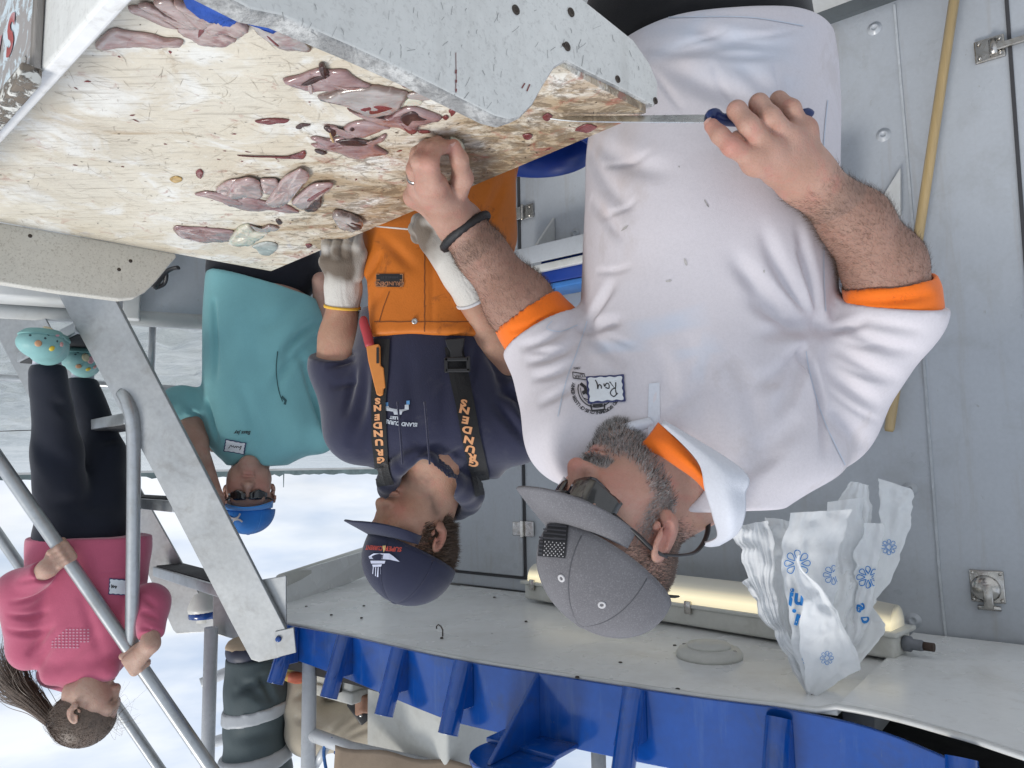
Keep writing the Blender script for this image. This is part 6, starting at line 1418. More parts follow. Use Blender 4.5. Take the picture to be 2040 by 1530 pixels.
def redB(V):
    q = locB(V); return np.clip(np.exp(-((np.abs(q[:, 0]) - .04) ** 2 + (q[:, 1] - .08) ** 2 + (q[:, 2] + .025) ** 2) / .0006) + 1.3 * np.exp(-(q[:, 0] ** 2 / 2 + (q[:, 1] - .1) ** 2 + (q[:, 2] + .066) ** 2) / .00018) + np.exp(-((np.abs(q[:, 0]) - .085) ** 2 + (q[:, 1] + .012) ** 2 + (q[:, 2]) ** 2) / .0007), 0, 1)
def stubB(V):
    q = locB(V); x, y, z = np.abs(q[:, 0]), q[:, 1], q[:, 2]; j = np.clip(1 - np.abs(z + .098 - .06 * np.clip((.075 - y) / .075, 0, 1)) / .026, 0, 1) * (y > -.02) * (z < -.02) * (z > -.13)
    brow = np.exp(-((x - .034) / .018) ** 2 - ((z - .021) / .005) ** 2) * (y > .06); must = np.exp(-(x / .024) ** 2 - ((z + .049) / .006) ** 2) * (y > .08) * .5
    return np.clip(j * .55 * (.8 + vnoise(V, 90)) + brow * .8 + must, 0, 1)
body_b = multi('body', [(union([coreB, hdB], .02), loB, hiB, .006, lambda V: ~((np.linalg.norm(V - np.array(HB_), axis=1) < .2) & (((V - np.array(HB_)) @ MB)[:, 2] > -.13)), 2),
    (union([coreB, hdB], .02), np.array(HB_) - .19, np.array(HB_) + .19, .0032, lambda V: ((V - np.array(HB_)) @ MB)[:, 2] > -.135, 1)], M_skinB, hood, {'red': redB, 'dark': stubB, 'pale': zero})
# hoodie
f1, f2_ = (W1 - E1_).normalized(), (W2 - E2_).normalized()
sl1 = inter(union([cone(S1, E1_, .082, .066), cone(E1_, E1_.lerp(W1, .18), .064, .060), ell(S1, (.08, .08, .075))], .03), plane(E1_ + f1 * .020, f1)); sl2 = inter(union([cone(S2, E2_, .086, .070), cone(E2_, E2_.lerp(W2, .14), .066, .060), ell(S2, (.085, .085, .08))], .03), plane(E2_ + f2_ * .015, f2_))
hpath = spline([P(832, 908, 1.60), P(862, 928, 1.60), P(902, 962, 1.645), P(935, 985, 1.72), P(912, 1005, 1.79), P(850, 1015, 1.82), P(795, 985, 1.76), P(775, 958, 1.68), P(795, 930, 1.62)], 18, True)
hrad = [.016, .018, .020, .023, .027, .031, .034, .035, .036, .036, .036, .035, .033, .030, .026, .022, .019, .017]
hoodring = union([cone(hpath[i], hpath[(i + 1) % 18], hrad[i], hrad[(i + 1) % 18]) for i in range(18)], .012)
hoodie_sdf = inter(union([torB, sl1, sl2], .02), plane(P(860, 620, 1.7), (0, 0, -1)))
hoodie_sdf = cut(union([hoodie_sdf, hoodring], .014), union([cone(hp(HB_, MB, (0, .0, -.06)), P(862, 950, 1.66), .068, .058), cone(P(862, 955, 1.63), P(836, 925, 1.57), .05, .012), cone(hp(HB_, MB, (0, -.01, -.06)), P(884, 955, 1.73), .066, .064)], .02), .005)
foldsB = [(700, 880, 730, 720, .016, .009, 8), (690, 820, 712, 730, .012, .008), (720, 900, 770, 780, .018, .006), (1010, 800, 960, 690, .018, .009, 8), (1060, 860, 1000, 760, .014, .012, 8), (1050, 880, 985, 800, .014, .010), (830, 900, 815, 700, .02, .005), (880, 900, 890, 700, .02, .005), (655, 730, 712, 716, .008, .008), (648, 712, 714, 704, .007, .006), (1000, 715, 1050, 720, .009, .008), (1010, 745, 1068, 760, .010, .008), (1000, 780, 1070, 800, .012, .008), (800, 930, 870, 880, .012, .006), (860, 930, 930, 890, .012, .006), (940, 760, 950, 680, .014, .006), (665, 770, 715, 760, .010, .006)]
hoodie = body('hoodie', hoodie_sdf, loB - .06, hiB + .04, .005, M_navy, hood, 3, foldsB, .005, 9)
hbv = bvh_of(hoodie)
# bib trousers: body shell below the bib line, narrower at the chest
def bibreg(p):
    z = p[:, 2]; ztop = P(850, 664, 1.56).z; zb = P(850, 560, 1.56).z
    cxb = P(848, 620, 1.56).x; half = np.interp(z, [zb - .12, zb - .02, ztop], [.20, .135, .122]); back = np.interp(z, [zb - .2, zb], [2.2, 1.70])
    return np.maximum(np.maximum(np.abs(p[:, 0] - cxb) - half, z - ztop), p[:, 1] - back) * .8
zw = P(860, 330, 1.76).z; cxh = P(880, 330, 1.76).x
legs = [chain([Vector((cxh + s_, 1.77, zw - .06)), Vector((cxh + s_ * 1.05, 1.77, .45)), Vector((cxh + s_ * 1.1, 1.78, .10))], [.11, .085, .08], .04) for s_ in (-.085, .085)]
bib_sdf = union([lambda p: np.maximum(torB(p) - .011, bibreg(p)), ell((cxh, 1.77, zw - .02), (.17, .14, .14))] + legs, .03)
bib = body('bib_trousers', bib_sdf, (cxh - .32, 1.48, .02), (cxh + .32, 2.02, P(850, 664, 1.56).z + .02), .0062, M_bib, hood, 2, [(860, 660, 862, 420, .006, .004), (730, 560, 760, 500, .014, .008), (760, 470, 830, 540, .016, .007), (930, 500, 960, 600, .016, .007), (1010, 350, 960, 460, .018, .008), (735, 630, 770, 560, .012, .006)], .006, 8)
bbv = bvh_of(bib); M_stitch = pmat('dark_stitch', (.16, .05, .015), .8)
decal('seam', join2d([stroke2d([(-108 + 6 * i, 0 + .5 * math.sin(i)) for i in range(36)], 1.6), stroke2d([(2 + .6 * math.sin(i * 2), 20 - 8 * i) for i in range(26)], 1.6), stroke2d([(-100, 0), (-92, -30), (-84, -50)], 1.4), stroke2d([(92, 0), (84, -28), (72, -60)], 1.4)]), 848, 641, bbv, M_stitch, bib)
d_ = ray(826, 640).normalized(); h_ = bbv.ray_cast(CAM, d_)
if h_[0]: lathe('snap', [(.007, 0), (.0068, .003), (.004, .0045), (.002, .003)], h_[0], M_steel, bib, -d_, 16)
lab = decal('brand_patch', gridq(-27, 27, -13, 13, 6, 3), 777, 559, bbv, M_patch, bib, 1, R(0), .0020)
M_oth = pmat('orange_thread', (.62, .30, .14), .8)
if lab:
    v2, f2 = text2d('GRUNDÉNS', 11, .25); decal('patch_lettering', ([(x, y + 6) for x, y in v2], f2), 777, 559, bbv, pmat('copper_print', (.36, .16, .08), .6), lab, 1, 0, .003)
    v2, f2 = text2d('HERKULES', 6.5, .1); decal('patch_lettering', ([(x * 1.15, y - 6.5) for x, y in v2], f2), 777, 559, bbv, M_patch2, lab, 1, 0, .003)
    decal('patch_border', join2d([stroke2d([(-26, -12), (26, -12), (26, 12), (-26, 12), (-26, -12)], 1), stroke2d([(-26, -.5), (26, -.5)], 1)]), 777, 559, bbv, M_oth, lab, 1, 0, .003)
# braces with stacked letters and a buckle
M_web = clothmat('black_webbing', (.014, .014, .015), .8, 900, .4, .1)
def brace(pts, w_, nm='brace'):
    it = []; p = spline([(1000 - a, b_ - 800) for a, b_ in pts], 40)[:, :2]; n = len(p); V = []; Fc = []
    for i in range(n):
        d = p[min(i + 1, n - 1)] - p[max(i - 1, 0)]; d /= np.linalg.norm(d); nn = np.array([-d[1], d[0]])
        for k in range(5): V.append(tuple(p[i] + nn * w_ * (k / 4 - .5)))
    for i in range(n - 1):
        for k in range(4): Fc.append((i * 5 + k, i * 5 + k + 1, (i + 1) * 5 + k + 1, (i + 1) * 5 + k))
    return decal(nm, (V, Fc), 1000, 800, hbv, M_web, hood, 1, 0, .0045)
b1 = brace([(903, 690), (912, 740), (925, 800), (938, 870), (950, 920), (962, 985)], 36)
b2 = brace([(763, 676), (760, 740), (756, 800), (757, 870), (762, 930), (770, 965)], 30)
def letters(pts, s, sz, par, rot):
    p = spline(pts, len(s))
    for (x, y), ch in zip(p[:, :2], s):
        v2, f2 = text2d(ch, sz * .78, .9, 0, 1.45); decal('strap_letter', (v2, f2), x, y, hbv, M_oth, par, 1, rot, .0058)
if b1: letters([(943, 918), (936, 885), (928, 842), (923, 803)], 'GRUNDENS', 23, b1, R(-12))
if b2: letters([(760, 912), (757, 872), (755, 836), (754, 798)], 'GRUNDENS', 20, b2, R(2))
bk = thing('strap_buckle', P(905, 700, 1.53), 'black plastic side release buckle on the brace', 'buckle')
d_ = ray(910, 715).normalized(); h_ = hbv.ray_cast(CAM, d_); q0 = (h_[0] if h_[0] else P(910, 715, 1.56)) - d_ * .008; Db = q0.y
def BQ(x, y, k=0): return P(x, y, Db + k)
v, f = merge([boxvf(BQ(912, 738), (.026, .005, .004)), boxvf(BQ(910, 716), (.026, .005, .004)), boxvf(BQ(889, 728), (.004, .005, .016)), boxvf(BQ(933, 725), (.004, .005, .016))]); o = mesh('frame', v, f, M_black, bk, False); bevel(o, .0015, 1)
prism('tongue', [BQ(897, 714), BQ(896, 700), BQ(890, 690), BQ(886, 676), BQ(926, 673), BQ(924, 688), BQ(920, 700), BQ(924, 712)], (0, .008, 0), M_black, bk, .002)
# sheathed knife clipped to the chest
M_sheath = pmat('orange_sheath', (.66, .24, .05), .45, var=.1); M_redh = pmat('red_handle', (.40, .035, .045), .45)
d_ = ray(752, 730).normalized(); h_ = hbv.ray_cast(CAM, d_); Ds = (h_[0].y if h_[0] else 1.58) - .012
def SQ(x, y, k=0): return P(x, y, Ds + k)
shk = thing('sheath_knife', SQ(750, 700), 'small knife with red handle in an orange sheath on the brace', 'knife')
prism('sheath', [SQ(729, 688), SQ(754, 685), SQ(757, 690), SQ(758, 728), SQ(764, 732), SQ(768, 772), SQ(764, 774), SQ(763, 786), SQ(757, 789), SQ(750, 786), SQ(745, 766), SQ(733, 718)], (0, .016, 0), M_sheath, shk, .004, 3)
tube('handle', spline([SQ(737, 690, .006), SQ(731, 665, .006), SQ(725, 645, .006), SQ(724, 630, .006)], 12), [.010, .010, .0105, .0105, .0105, .0105, .0105, .010, .010, .009, .007, .004], M_redh, shk, 12, flat=.8)
box('slot', SQ(752.5, 708, -.002), (.0025, .002, .017), M_black, shk, AX, 0)
# printed boat and fleet lettering, dust mark
M_printw = pmat('white_print', (.55, .60, .66), .7, var=.2, vs=120); M_printb = pmat('blue_print', (.10, .28, .55), .7)
pr_ = decal('sea_print', ([(-24, -30), (24, -26), (24, -18), (-24, -22)], [(0, 1, 2, 3)]), 792, 828, hbv, M_printb, hoodie, 1, 0, .0022)
decal('boat_print', ([(-24, -20), (22, -16), (20, -8), (6, -6), (4, 0), (-10, 0), (-12, -6), (-24, -10)], [(0, 1, 2, 3, 4, 5, 6, 7)]), 790, 826, hbv, M_printw, hoodie, 1, 0, .0026)
v2, f2 = text2d('ISLAND CURRENT', 10.5, .3); decal('lettering', ([(x * .9 - 8, y + 16 - .0016 * x * x) for x, y in v2], f2), 788, 826, hbv, M_printw, hoodie, 1, R(-8), .0024)
v2, f2 = text2d('FLEET', 8, .3); decal('lettering', ([(x, y + 6) for x, y in v2], f2), 788, 826, hbv, M_printw, hoodie, 1, R(-6), .0024)
for x in (798, 852): tube('drawcord', spline([P(x + 4, 925, 1.555), P(x, 870, 1.545), P(x - 6, 800, 1.535)], 14), .0022, M_navy, hood, 6)
# gloves
def glovemat(V, cpt, tip): return None
def mk_glove(W, mc, fingers, extra_pts, arm, E, cuffc, name):
    palm = union([cone(W, q, .033, .0150) for q in mc] + [cone(mc[0], mc[-1], .0150, .0145)], .018); hs = union([palm] + fingers, .003)
    cuff = cone(W, W.lerp(E, .22), .036, .039); ax_ = (E - W).normalized(); g = inter(union([hs, cuff], .015), plane(W.lerp(E, .24), ax_)); lo, hi = bounds([W.lerp(E, .25)] + mc + extra_pts, .05)
    tips = np.array([list(q) for q in extra_pts + mc]); wv = np.array(W)
    def dirt(V):
        d = np.min(np.linalg.norm(V[:, None, :] - tips[None], axis=2), axis=1); s_ = (V - wv) @ np.array(ax_); return np.clip((1.75 - d / .035) * np.clip((-.004 - s_) / .02, 0, 1) * (.85 + 1.2 * vnoise(V, 45)), 0, 1)
    o = body(name, g, lo, hi, .0028, M_glove, hood, 1, attrs={'dirt': dirt}, extra=lambda V: .0005 * np.sin(((V - wv) @ np.array(ax_.orthogonal().normalized())) * 1100) * (((V - wv) @ np.array(ax_)) > -.02))
    rim = W.lerp(E, .24); lathe('cuff_band', [(.0385, -.003), (.0415, -.003), (.0415, .003), (.0385, .003)], rim, cuffc, o, ax_, 26)
    return o
def G1(x, y, dz): return PZ(x, y, T + dz)
mcs = [P(652, 522, 1.605), P(671, 525, 1.595), P(691, 524, 1.60), P(709, 520, 1.61)]
fg = [chain([mcs[i], P(mcs_x, 492, 1.585), P(mcs_x + 1, 466, 1.60), P(mcs_x + 2, 458, 1.625)], [.0125, .0115, .0108, .0095], .002) for i, mcs_x in enumerate((650, 671, 692, 712))]
th_ = chain([P(708, 545, 1.62), P(716, 505, 1.60), P(712, 475, 1.61)], [.02, .016, .0125], .008)
M_yel = pmat('yellow_hem', (.72, .42, .05), .8)
mk_glove(W1, mcs, fg + [th_], [P(x, 460, 1.61) for x in (656, 671, 688, 704)], arm1, E1_, M_yel, 'glove')
mc2 = [P(848, 440, 1.50), P(843, 455, 1.505), P(846, 470, 1.52), P(856, 484, 1.53)]
fg2 = [chain([mc2[0], P(834, 440, 1.52), P(838, 452, 1.55)], [.017, .015, .012], .006), chain([mc2[1], P(828, 456, 1.525), P(836, 464, 1.555)], [.017, .015, .012], .006), chain([mc2[2], P(832, 472, 1.54), P(840, 476, 1.565)], [.016, .014, .012], .006), chain([P(880, 450, 1.49), P(862, 436, 1.48), P(846, 437, 1.49)], [.019, .0155, .013], .008)]
mk_glove(W2, mc2, fg2, [P(830, 440, 1.5), P(828, 456, 1.5), P(834, 472, 1.52)], arm2, E2_, pmat('white_hem', (.62, .62, .64), .9), 'glove')
k2 = thing('thin_knife', P(770, 452, 1.55), 'thin white handled knife in the gloved hands of the young man', 'knife')
tube('blade', [P(828, 458, 1.53), P(770, 453, 1.57), P(705, 447, 1.62)], [.0055, .0050, .0015], pmat('pale_blade', (.66, .65, .62), .3, var=.1, dirt=(.3, .28, .24), dirt_amt=.5, dscale=60), k2, 8, flat=.3)
tube('handle', [P(826, 458, 1.53), P(862, 462, 1.52)], .009, M_tag, k2, 10)
o = slab('fish_head_piece', [(661, 425), (668, 415), (686, 417), (712, 428), (724, 436), (722, 444), (706, 452), (690, 448), (672, 440)], .034, M_skin, None, None, .004); props(o, 'cut fish piece with dark open belly at the gloved fingers', 'fish', G)
slab('belly_opening', [(692, 432), (702, 428), (718, 436), (720, 442), (705, 444)], .006, M_gut, None, None, .034).parent = o
# cap and hair
M_capn = clothmat('navy_cap_cotton', (.020, .023, .050), .85, 900, .3, .1)
crownB, brimB, MCB = cap(hood, HB_, MB, 1.02, M_capn, M_capn, M_capn, brim_len=.070, tilt=R(2), lift=.006, brim_curve=.030, brim_drop=.002, crown_h=.108)
cb = bvh_of(crownB); M_redp = pmat('red_embroidery', (.48, .07, .05), .8); M_wht = pmat('white_embroidery', (.55, .58, .72), .8); M_gold = pmat('gold_embroidery', (.60, .42, .18), .8)
v2, f2 = text2d('SUPER', 12, .35, .15); decal('cap_lettering', ([(x * .95 - 17, y) for x, y in v2], f2), 768, 1093, cb, M_redp, crownB, 1, R(-3), .0052)
v2, f2 = text2d('CURRENT', 11, .35, .15); decal('cap_lettering', ([(x * .62 + 20, y) for x, y in v2], f2), 768, 1093, cb, M_redp, crownB, 1, R(-3), .0052)
decal('cap_emblem', ([(-4, -5), (4, -5), (3, 2), (0, 8), (-3, 2)], [(0, 1, 2, 3, 4)]), 767, 1093, cb, M_gold, crownB, 1, 0, .0054)
boat_ = [([(-33, 12), (-10, 8), (32, 8), (34, 3), (24, -4), (-10, -5), (-18, 0)], [(0, 1, 2, 3, 4, 5, 6)]), ([(-2, 11), (30, 12), (28, 18), (0, 17)], [(0, 1, 2, 3)]), ([(4, 19), (26, 20), (24, 25), (6, 24)], [(0, 1, 2, 3)]), stroke2d([(8, 25), (7, 40)], 1.6), stroke2d([(14, 25), (14, 46)], 1.6), stroke2d([(18, 25), (18, 44)], 1.6), stroke2d([(23, 25), (24, 40)], 1.6)]
decal('boat_embroidery', join2d(boat_), 768, 1107, cb, M_wht, crownB, .88, R(-2), .0052)
d_ = ray(768, 1155).normalized(); h_ = cb.ray_cast(CAM, d_)
M_hairbr = pmat('brown_hair', (.085, .052, .032), .55, var=.4, vs=150)
bkd = MB @ np.array([0, -.7, -.5])
fuzz('hair', body_b, lambda p, n_: ((locB(p)[:, 1] < -.012) & (np.abs(locB(p)[:, 0]) < .079) & (locB(p)[:, 2] > -.055) & (locB(p)[:, 2] < .06)).astype(float) + ((np.abs(locB(p)[:, 0]) > .055) & (np.abs(locB(p)[:, 0]) < .079) & (locB(p)[:, 1] < .03) & (locB(p)[:, 1] > -.02) & (locB(p)[:, 2] > -.02) & (locB(p)[:, 2] < .06)) * .6, 9000, .022, .0006, lambda p, n_: n_ * .35 + bkd, M_hairbr, hood, .35, 9)
for sx_ in (-.09, .09):
    body('boot', inter(union([ell((cxh + sx_, 1.77, .08), (.055, .075, .1)), ell((cxh + sx_ * 1.1, 1.68, .05), (.052, .14, .055))], .05), plane((0, 0, .004), (0, 0, -1))), (cxh + sx_ - .12, 1.5, -.02), (cxh + sx_ + .12, 1.9, .25), .009, M_boot, hood)
# ================================================================ the man in teal
M_teal = clothmat('teal_cotton', (.20, .455, .485), .9, 900, .2, .06, dirt=(.03, .06, .07), damt=.0)
M_skinC = skinmat('skin_ruddy', (.40, .235, .18), (.46, .29, .23), (.40, .15, .12))
teal = thing('person', P(530, 0, 2.6), 'man in teal T-shirt and blue cap standing beyond the table', 'person'); teal.location.z = 0
def Dt(y): return float(np.interp(y, [400, 700, 950], [2.66, 2.64, 2.60]))
rows_c = pxrows(Dt, [(548, 420, 600, .15), (590, 414, 636, .16), (640, 412, 648, .17), (700, 412, 644, .17), (760, 410, 640, .165), (820, 408, 648, .155), (860, 410, 650, .145), (890, 420, 640, .13), (912, 440, 610, .11), (928, 460, 560, .09)], .16)
torC = loft(rows_c); MCc = axes(R(-17), R(4)); HCc = P(496, 986, 2.55); hdC = headsdf(HCc, MCc, .96)
neckC = cone(hp(HCc, MCc, (0, -.02, -.05)), P(500, 915, 2.60), .058, .066)
T1, TE, TH_ = P(430, 870, 2.60), P(362, 812, 2.56), P(428, 992, 2.42)
armC = chain([T1, TE, TE.lerp(TH_, .4), TH_], [.055, .044, .038, .027], .03); T2 = P(632, 860, 2.62); T2e = P(660, 700, 2.72); T2w = P(640, 560, 2.6)
armC2 = chain([T2, T2e, T2w], [.055, .046, .034], .03)
handC = union([ell(TH_ + Vector((0, 0, .04)), (.03, .022, .045))] + [chain([TH_ + Vector((.01 * i - .02, -.01, .06)), TH_ + Vector((.01 * i - .02, -.04, .08)), TH_ + Vector((.01 * i - .02, -.05, .05))], [.009, .008, .007], .004) for i in range(5)], .01)
coreC = union([neckC, lambda p: torC(p) + .03, armC, armC2, handC], .03)
def locC(p): return ((p - np.array(HCc)) @ MCc) / .96
def darkC(V):
    q = locC(V); x, y, z = np.abs(q[:, 0]), q[:, 1], q[:, 2]; return np.clip(np.exp(-((x - .032) / .02) ** 2 - ((z - .006) / .016) ** 2) * (y > .06) * .95 + np.clip(1 - np.abs(z + .10) / .03, 0, 1) * (y > 0) * .22 * (z < -.05), 0, 1)
loC, hiC = bounds([T1, TE, TH_, T2, T2e, T2w, HCc, P(500, 550, 2.85), P(500, 550, 2.45)], .14)
multi('body', [(union([coreC, hdC], .02), loC, hiC, .008, lambda V: ~((np.linalg.norm(V - np.array(HCc), axis=1) < .2) & (((V - np.array(HCc)) @ MCc)[:, 2] > -.12)), 2), (union([coreC, hdC], .02), np.array(HCc) - .18, np.array(HCc) + .18, .004, lambda V: ((V - np.array(HCc)) @ MCc)[:, 2] > -.13, 1)], M_skinC, teal,
      {'red': lambda V: np.clip(1.2 * np.exp(-(locC(V)[:, 0] ** 2 / 2 + (locC(V)[:, 1] - .1) ** 2 + (locC(V)[:, 2] + .066) ** 2) / .0002) + np.exp(-((np.abs(locC(V)[:, 0]) - .04) ** 2 + (locC(V)[:, 1] - .08) ** 2 + (locC(V)[:, 2] + .025) ** 2) / .0008), 0, 1), 'dark': darkC, 'pale': zero})
slC = inter(union([cone(T1, TE, .078, .074), cone(TE, TE.lerp(TH_, .2), .072, .064), ell(T1, (.08, .08, .07))], .03), plane(TE.lerp(TH_, .20), (TH_ - TE))); slC2 = inter(cone(T2, T2e, .08, .07), plane(T2e, T2e - T2))
tsd = cut(inter(union([torC, slC, slC2], .03), plane(P(500, 560, 2.6), (-.28, 0, -1))), cone(HCc, P(497, 940, 2.54), .060, .050), .008)
tshirt = body('t_shirt', tsd, loC - .05, hiC + .03, .007, M_teal, teal, 3, [(640, 640, 560, 720, .022, .023, 10), (640, 670, 540, 780, .022, .017, 10), (425, 600, 430, 760, .016, .017), (600, 600, 520, 660, .03, .010), (642, 840, 600, 700, .022, .017), (520, 900, 480, 760, .025, .010), (630, 790, 648, 860, .012, .020), (412, 800, 432, 880, .012, .020), (370, 810, 405, 840, .010, .013), (365, 840, 402, 860, .010, .013), (450, 900, 520, 870, .02, .006)], .008, 7)
tb = bvh_of(tshirt)
tg = nametag(tshirt, 469, 890, 42, 24, R(-10), tb, '', 8, lift=.0035)
if tg: decal('tag_writing', join2d([stroke2d(spline([(-13, -1), (-11, 5), (-13, -4), (-9, 0), (-6, -3), (-4, 1), (-2, -3), (1, 1), (3, -3), (6, 0), (8, -3), (12, 4)], 40)[:, :2], 1.3)]), 469, 890, tb, M_ink, tg, 1, R(-10), .0050)
v2, f2 = text2d('Bass Jay', 10, .2, .3); decal('chest_lettering', (v2, f2), 484, 862, tb, M_ink, tshirt, 1, R(0), .003)
decal('dirt_streak', join2d([stroke2d(spline([(553 - 553, 40), (-3, 0), (3, -40), (10, -60)], 14)[:, :2], 2.0), stroke2d([(8, -50), (16, -58), (14, -66)], 5)]), 553, 740, tb, pmat('wet_streak', (.035, .10, .11), .8), tshirt, 1, math.pi, .0015)
tube('collar', spline([hp(HCc, MCc, (.066 * math.cos(a), -.012 + .075 * math.sin(a), -.150 - .022 * math.sin(a)), 1) for a in np.linspace(0, 2 * math.pi, 20)], 40), .006, clothmat('teal_dark', (.03, .09, .10), .9), teal, 8)
M_capb = clothmat('blue_cap', (.015, .16, .52), .6, 900, .15, .06)
crC, brC, MCC = cap(teal, HCc, MCc, .97, M_capb, clothmat('blue_brim', (.035, .22, .58), .6, 900, .15, .06), M_capb, brim_len=.060, tilt=R(4), lift=.018, brim_curve=.020, brim_drop=.012, crown_h=.082)
cbc = bvh_of([crC, brC])
ua = join2d([stroke2d(spline([(-11, 8), (-5, 2), (5, 2), (11, 8)], 14)[:, :2], 3.2), stroke2d(spline([(-11, -8), (-5, -2), (5, -2), (11, -8)], 14)[:, :2], 3.2), stroke2d([(-5, 0), (5, 0)], 3)])
decal('cap_emblem', ua, 471, 1033, cbc, M_star, crC, 1, R(14), .0055)
tgl = thing('sunglasses', HCc, 'dark sunglasses worn by the man in the blue cap', 'sunglasses')
for s_ in (1, -1):
    V = [hp(HCc, MCc, (s_ * (.006 + .056 * (i / 6)), .106 - .034 * (i / 6) ** 2, .020 - .034 * (j / 4) * (1 - .3 * abs(i / 6 - .5) * 2)), .97) for i in range(7) for j in range(5)]
    o = mesh('lens', V, [(i * 5 + j, (i + 1) * 5 + j, (i + 1) * 5 + j + 1, i * 5 + j + 1) for i in range(6) for j in range(4)], M_lens, tgl); sm = o.modifiers.new('s', 'SOLIDIFY'); sm.thickness = .003; sm.offset = 0
    tube('temple', [hp(HCc, MCc, q, .97) for q in ((s_ * .062, .072, .014), (s_ * .078, .03, .018), (s_ * .083, -.012, .018))], .0028, M_black, tgl, 6)
tube('bridge', [hp(HCc, MCc, (-.008, .108, .014), .97), hp(HCc, MCc, (.008, .108, .014), .97)], .0025, M_black, tgl, 6)
hz_ = P(520, 560, 2.66).z; cxc = P(525, 560, 2.66).x
body('trousers', union([ell((cxc, 2.66, hz_ - .02), (.185, .15, .14))] + [chain([Vector((cxc + s_, 2.66, hz_ - .05)), Vector((cxc + s_, 2.66, .45)), Vector((cxc + s_, 2.67, .1))], [.115, .085, .075], .04) for s_ in (-.09, .09)], .04), (cxc - .3, 2.4, .04), (cxc + .3, 2.95, hz_ + .15), .012, clothmat('dark_navy_trouser', (.010, .011, .018), .85), teal, 2, [], .008, 9)
for sx_ in (-.09, .09): body('shoe', inter(union([ell((cxc + sx_, 2.66, .07), (.05, .07, .08)), ell((cxc + sx_ * 1.1, 2.57, .045), (.05, .13, .05))], .05), plane((0, 0, .004), (0, 0, -1))), (cxc + sx_ - .1, 2.4, -.02), (cxc + sx_ + .1, 2.8, .2), .01, M_boot, teal)
# ================================================================ the girl on the stair
M_pink = clothmat('pink_fleece', (.47, .10, .17), .95, 600, .3, .08, sheen=.4); M_skinD = skinmat('skin_pale_warm', (.44, .28, .21), (.50, .33, .26), (.38, .15, .12)); M_slate = clothmat('navy_leggings', (.014, .017, .028), .9, 700, .25, .1)
girl = thing('person', P(120, 640, 2.3), 'girl in pink hoodie with a ponytail leaning on the stair rail', 'person')
def Dg(y): return 2.52
MG = axes(R(-103), R(14), R(0)); HG = P(172, 1406, 2.47); hdG = headsdf(HG, MG, .93, ear=.95, jaw=.9, nose=.93)
GR = lambda x, y, k=0.0: SP(x, y, -.02 + k)
gS1, gE1, gW1 = P(62, 1290, 2.47), P(38, 1175, 2.40), GR(95, 1132, -.03); gS2, gE2, gW2 = P(268, 1235, 2.55), P(300, 1200, 2.48), GR(300, 1282, -.02)
rows_g = pxrows(Dg, [(1068, 62, 297, .115), (1095, 60, 296, .12), (1140, 62, 290, .12), (1190, 62, 284, .12), (1240, 60, 280, .115), (1285, 66, 268, .105), (1320, 84, 252, .09), (1345, 108, 232, .075), (1362, 130, 212, .06)], .11)
torG = loft(rows_g); neckG = cone(hp(HG, MG, (0, -.015, -.05)), P(172, 1345, 2.52), .045, .055)
a1 = chain([gS1, gE1, gW1], [.042, .036, .026], .02); a2 = chain([gS2, gE2, gW2], [.042, .036, .026], .02)
def griphand(W, c, ax_, side):
    """fingers closing round a pipe of axis ax_ at c"""
    ax_ = ax_.normalized(); tow = (CAM - c).normalized(); n_ = ax_.cross(tow).normalized() * side; tow = (tow - ax_ * tow.dot(ax_)).normalized()
    k0 = c + n_ * -.010 + tow * .030; palm_ = union([cone(W, c - n_ * .022 + tow * .018 + ax_ * o_, .023, .014) for o_ in (-.022, 0, .022)], .015); fs_ = []
    for i in range(4):
        o_ = ax_ * ((i - 1.5) * .0165); fs_.append(chain([c - n_ * .022 + tow * .020 + o_, c + tow * .031 + o_ - n_ * .004, c + n_ * .020 + tow * .022 + o_, c + n_ * .026 - tow * .006 + o_], [.0105, .0092, .0085, .0075], .004))
    th2_ = chain([W.lerp(c, .4) - ax_ * .02, c - n_ * .024 - ax_ * .036, c - n_ * .006 - tow * .02 - ax_ * .04], [.014, .0105, .008], .006)
    return union([palm_] + fs_ + [th2_], .004)
rax = GR(262, 1300) - GR(0, 920)
h1 = griphand(gW1, GR(122, 1106), rax, 1 if True else -1); h2g = griphand(gW2, GR(272, 1316), rax, -1)
coreG = union([neckG, lambda p: torG(p) + .03, a1, a2], .02); allG = union([coreG, hdG], .015); loG, hiG = bounds([gS1, gE1, gW1, gS2, gE2, gW2, HG, P(180, 1070, 2.7), P(180, 1070, 2.36)], .12)
def locG(p): return ((p - np.array(HG)) @ MG) / .93
def kh(V): return ~((np.linalg.norm(V - np.array(HG), axis=1) < .18) & (((V - np.array(HG)) @ MG)[:, 2] > -.11))
multi('body', [(allG, loG, hiG, .007, kh, 2), (allG, np.array(HG) - .17, np.array(HG) + .17, .0036, lambda V: ((V - np.array(HG)) @ MG)[:, 2] > -.12, 1), (union([a1, h1], .012),) + bounds([gW1, GR(122, 1106)], .075) + (.0028, None, 1), (union([a2, h2g], .012),) + bounds([gW2, GR(272, 1316)], .075) + (.0028, None, 1)], M_skinD, girl,
      {'red': lambda V: np.clip(np.exp(-((np.abs(locG(V)[:, 0]) - .04) ** 2 + (locG(V)[:, 1] - .08) ** 2 + (locG(V)[:, 2] + .025) ** 2) / .0008), 0, 1), 'dark': lambda V: np.clip(np.exp(-((np.abs(locG(V)[:, 0]) - .032) / .016) ** 2 - ((locG(V)[:, 2] - .0) / .004) ** 2) * (locG(V)[:, 1] > .06), 0, 1), 'pale': zero})
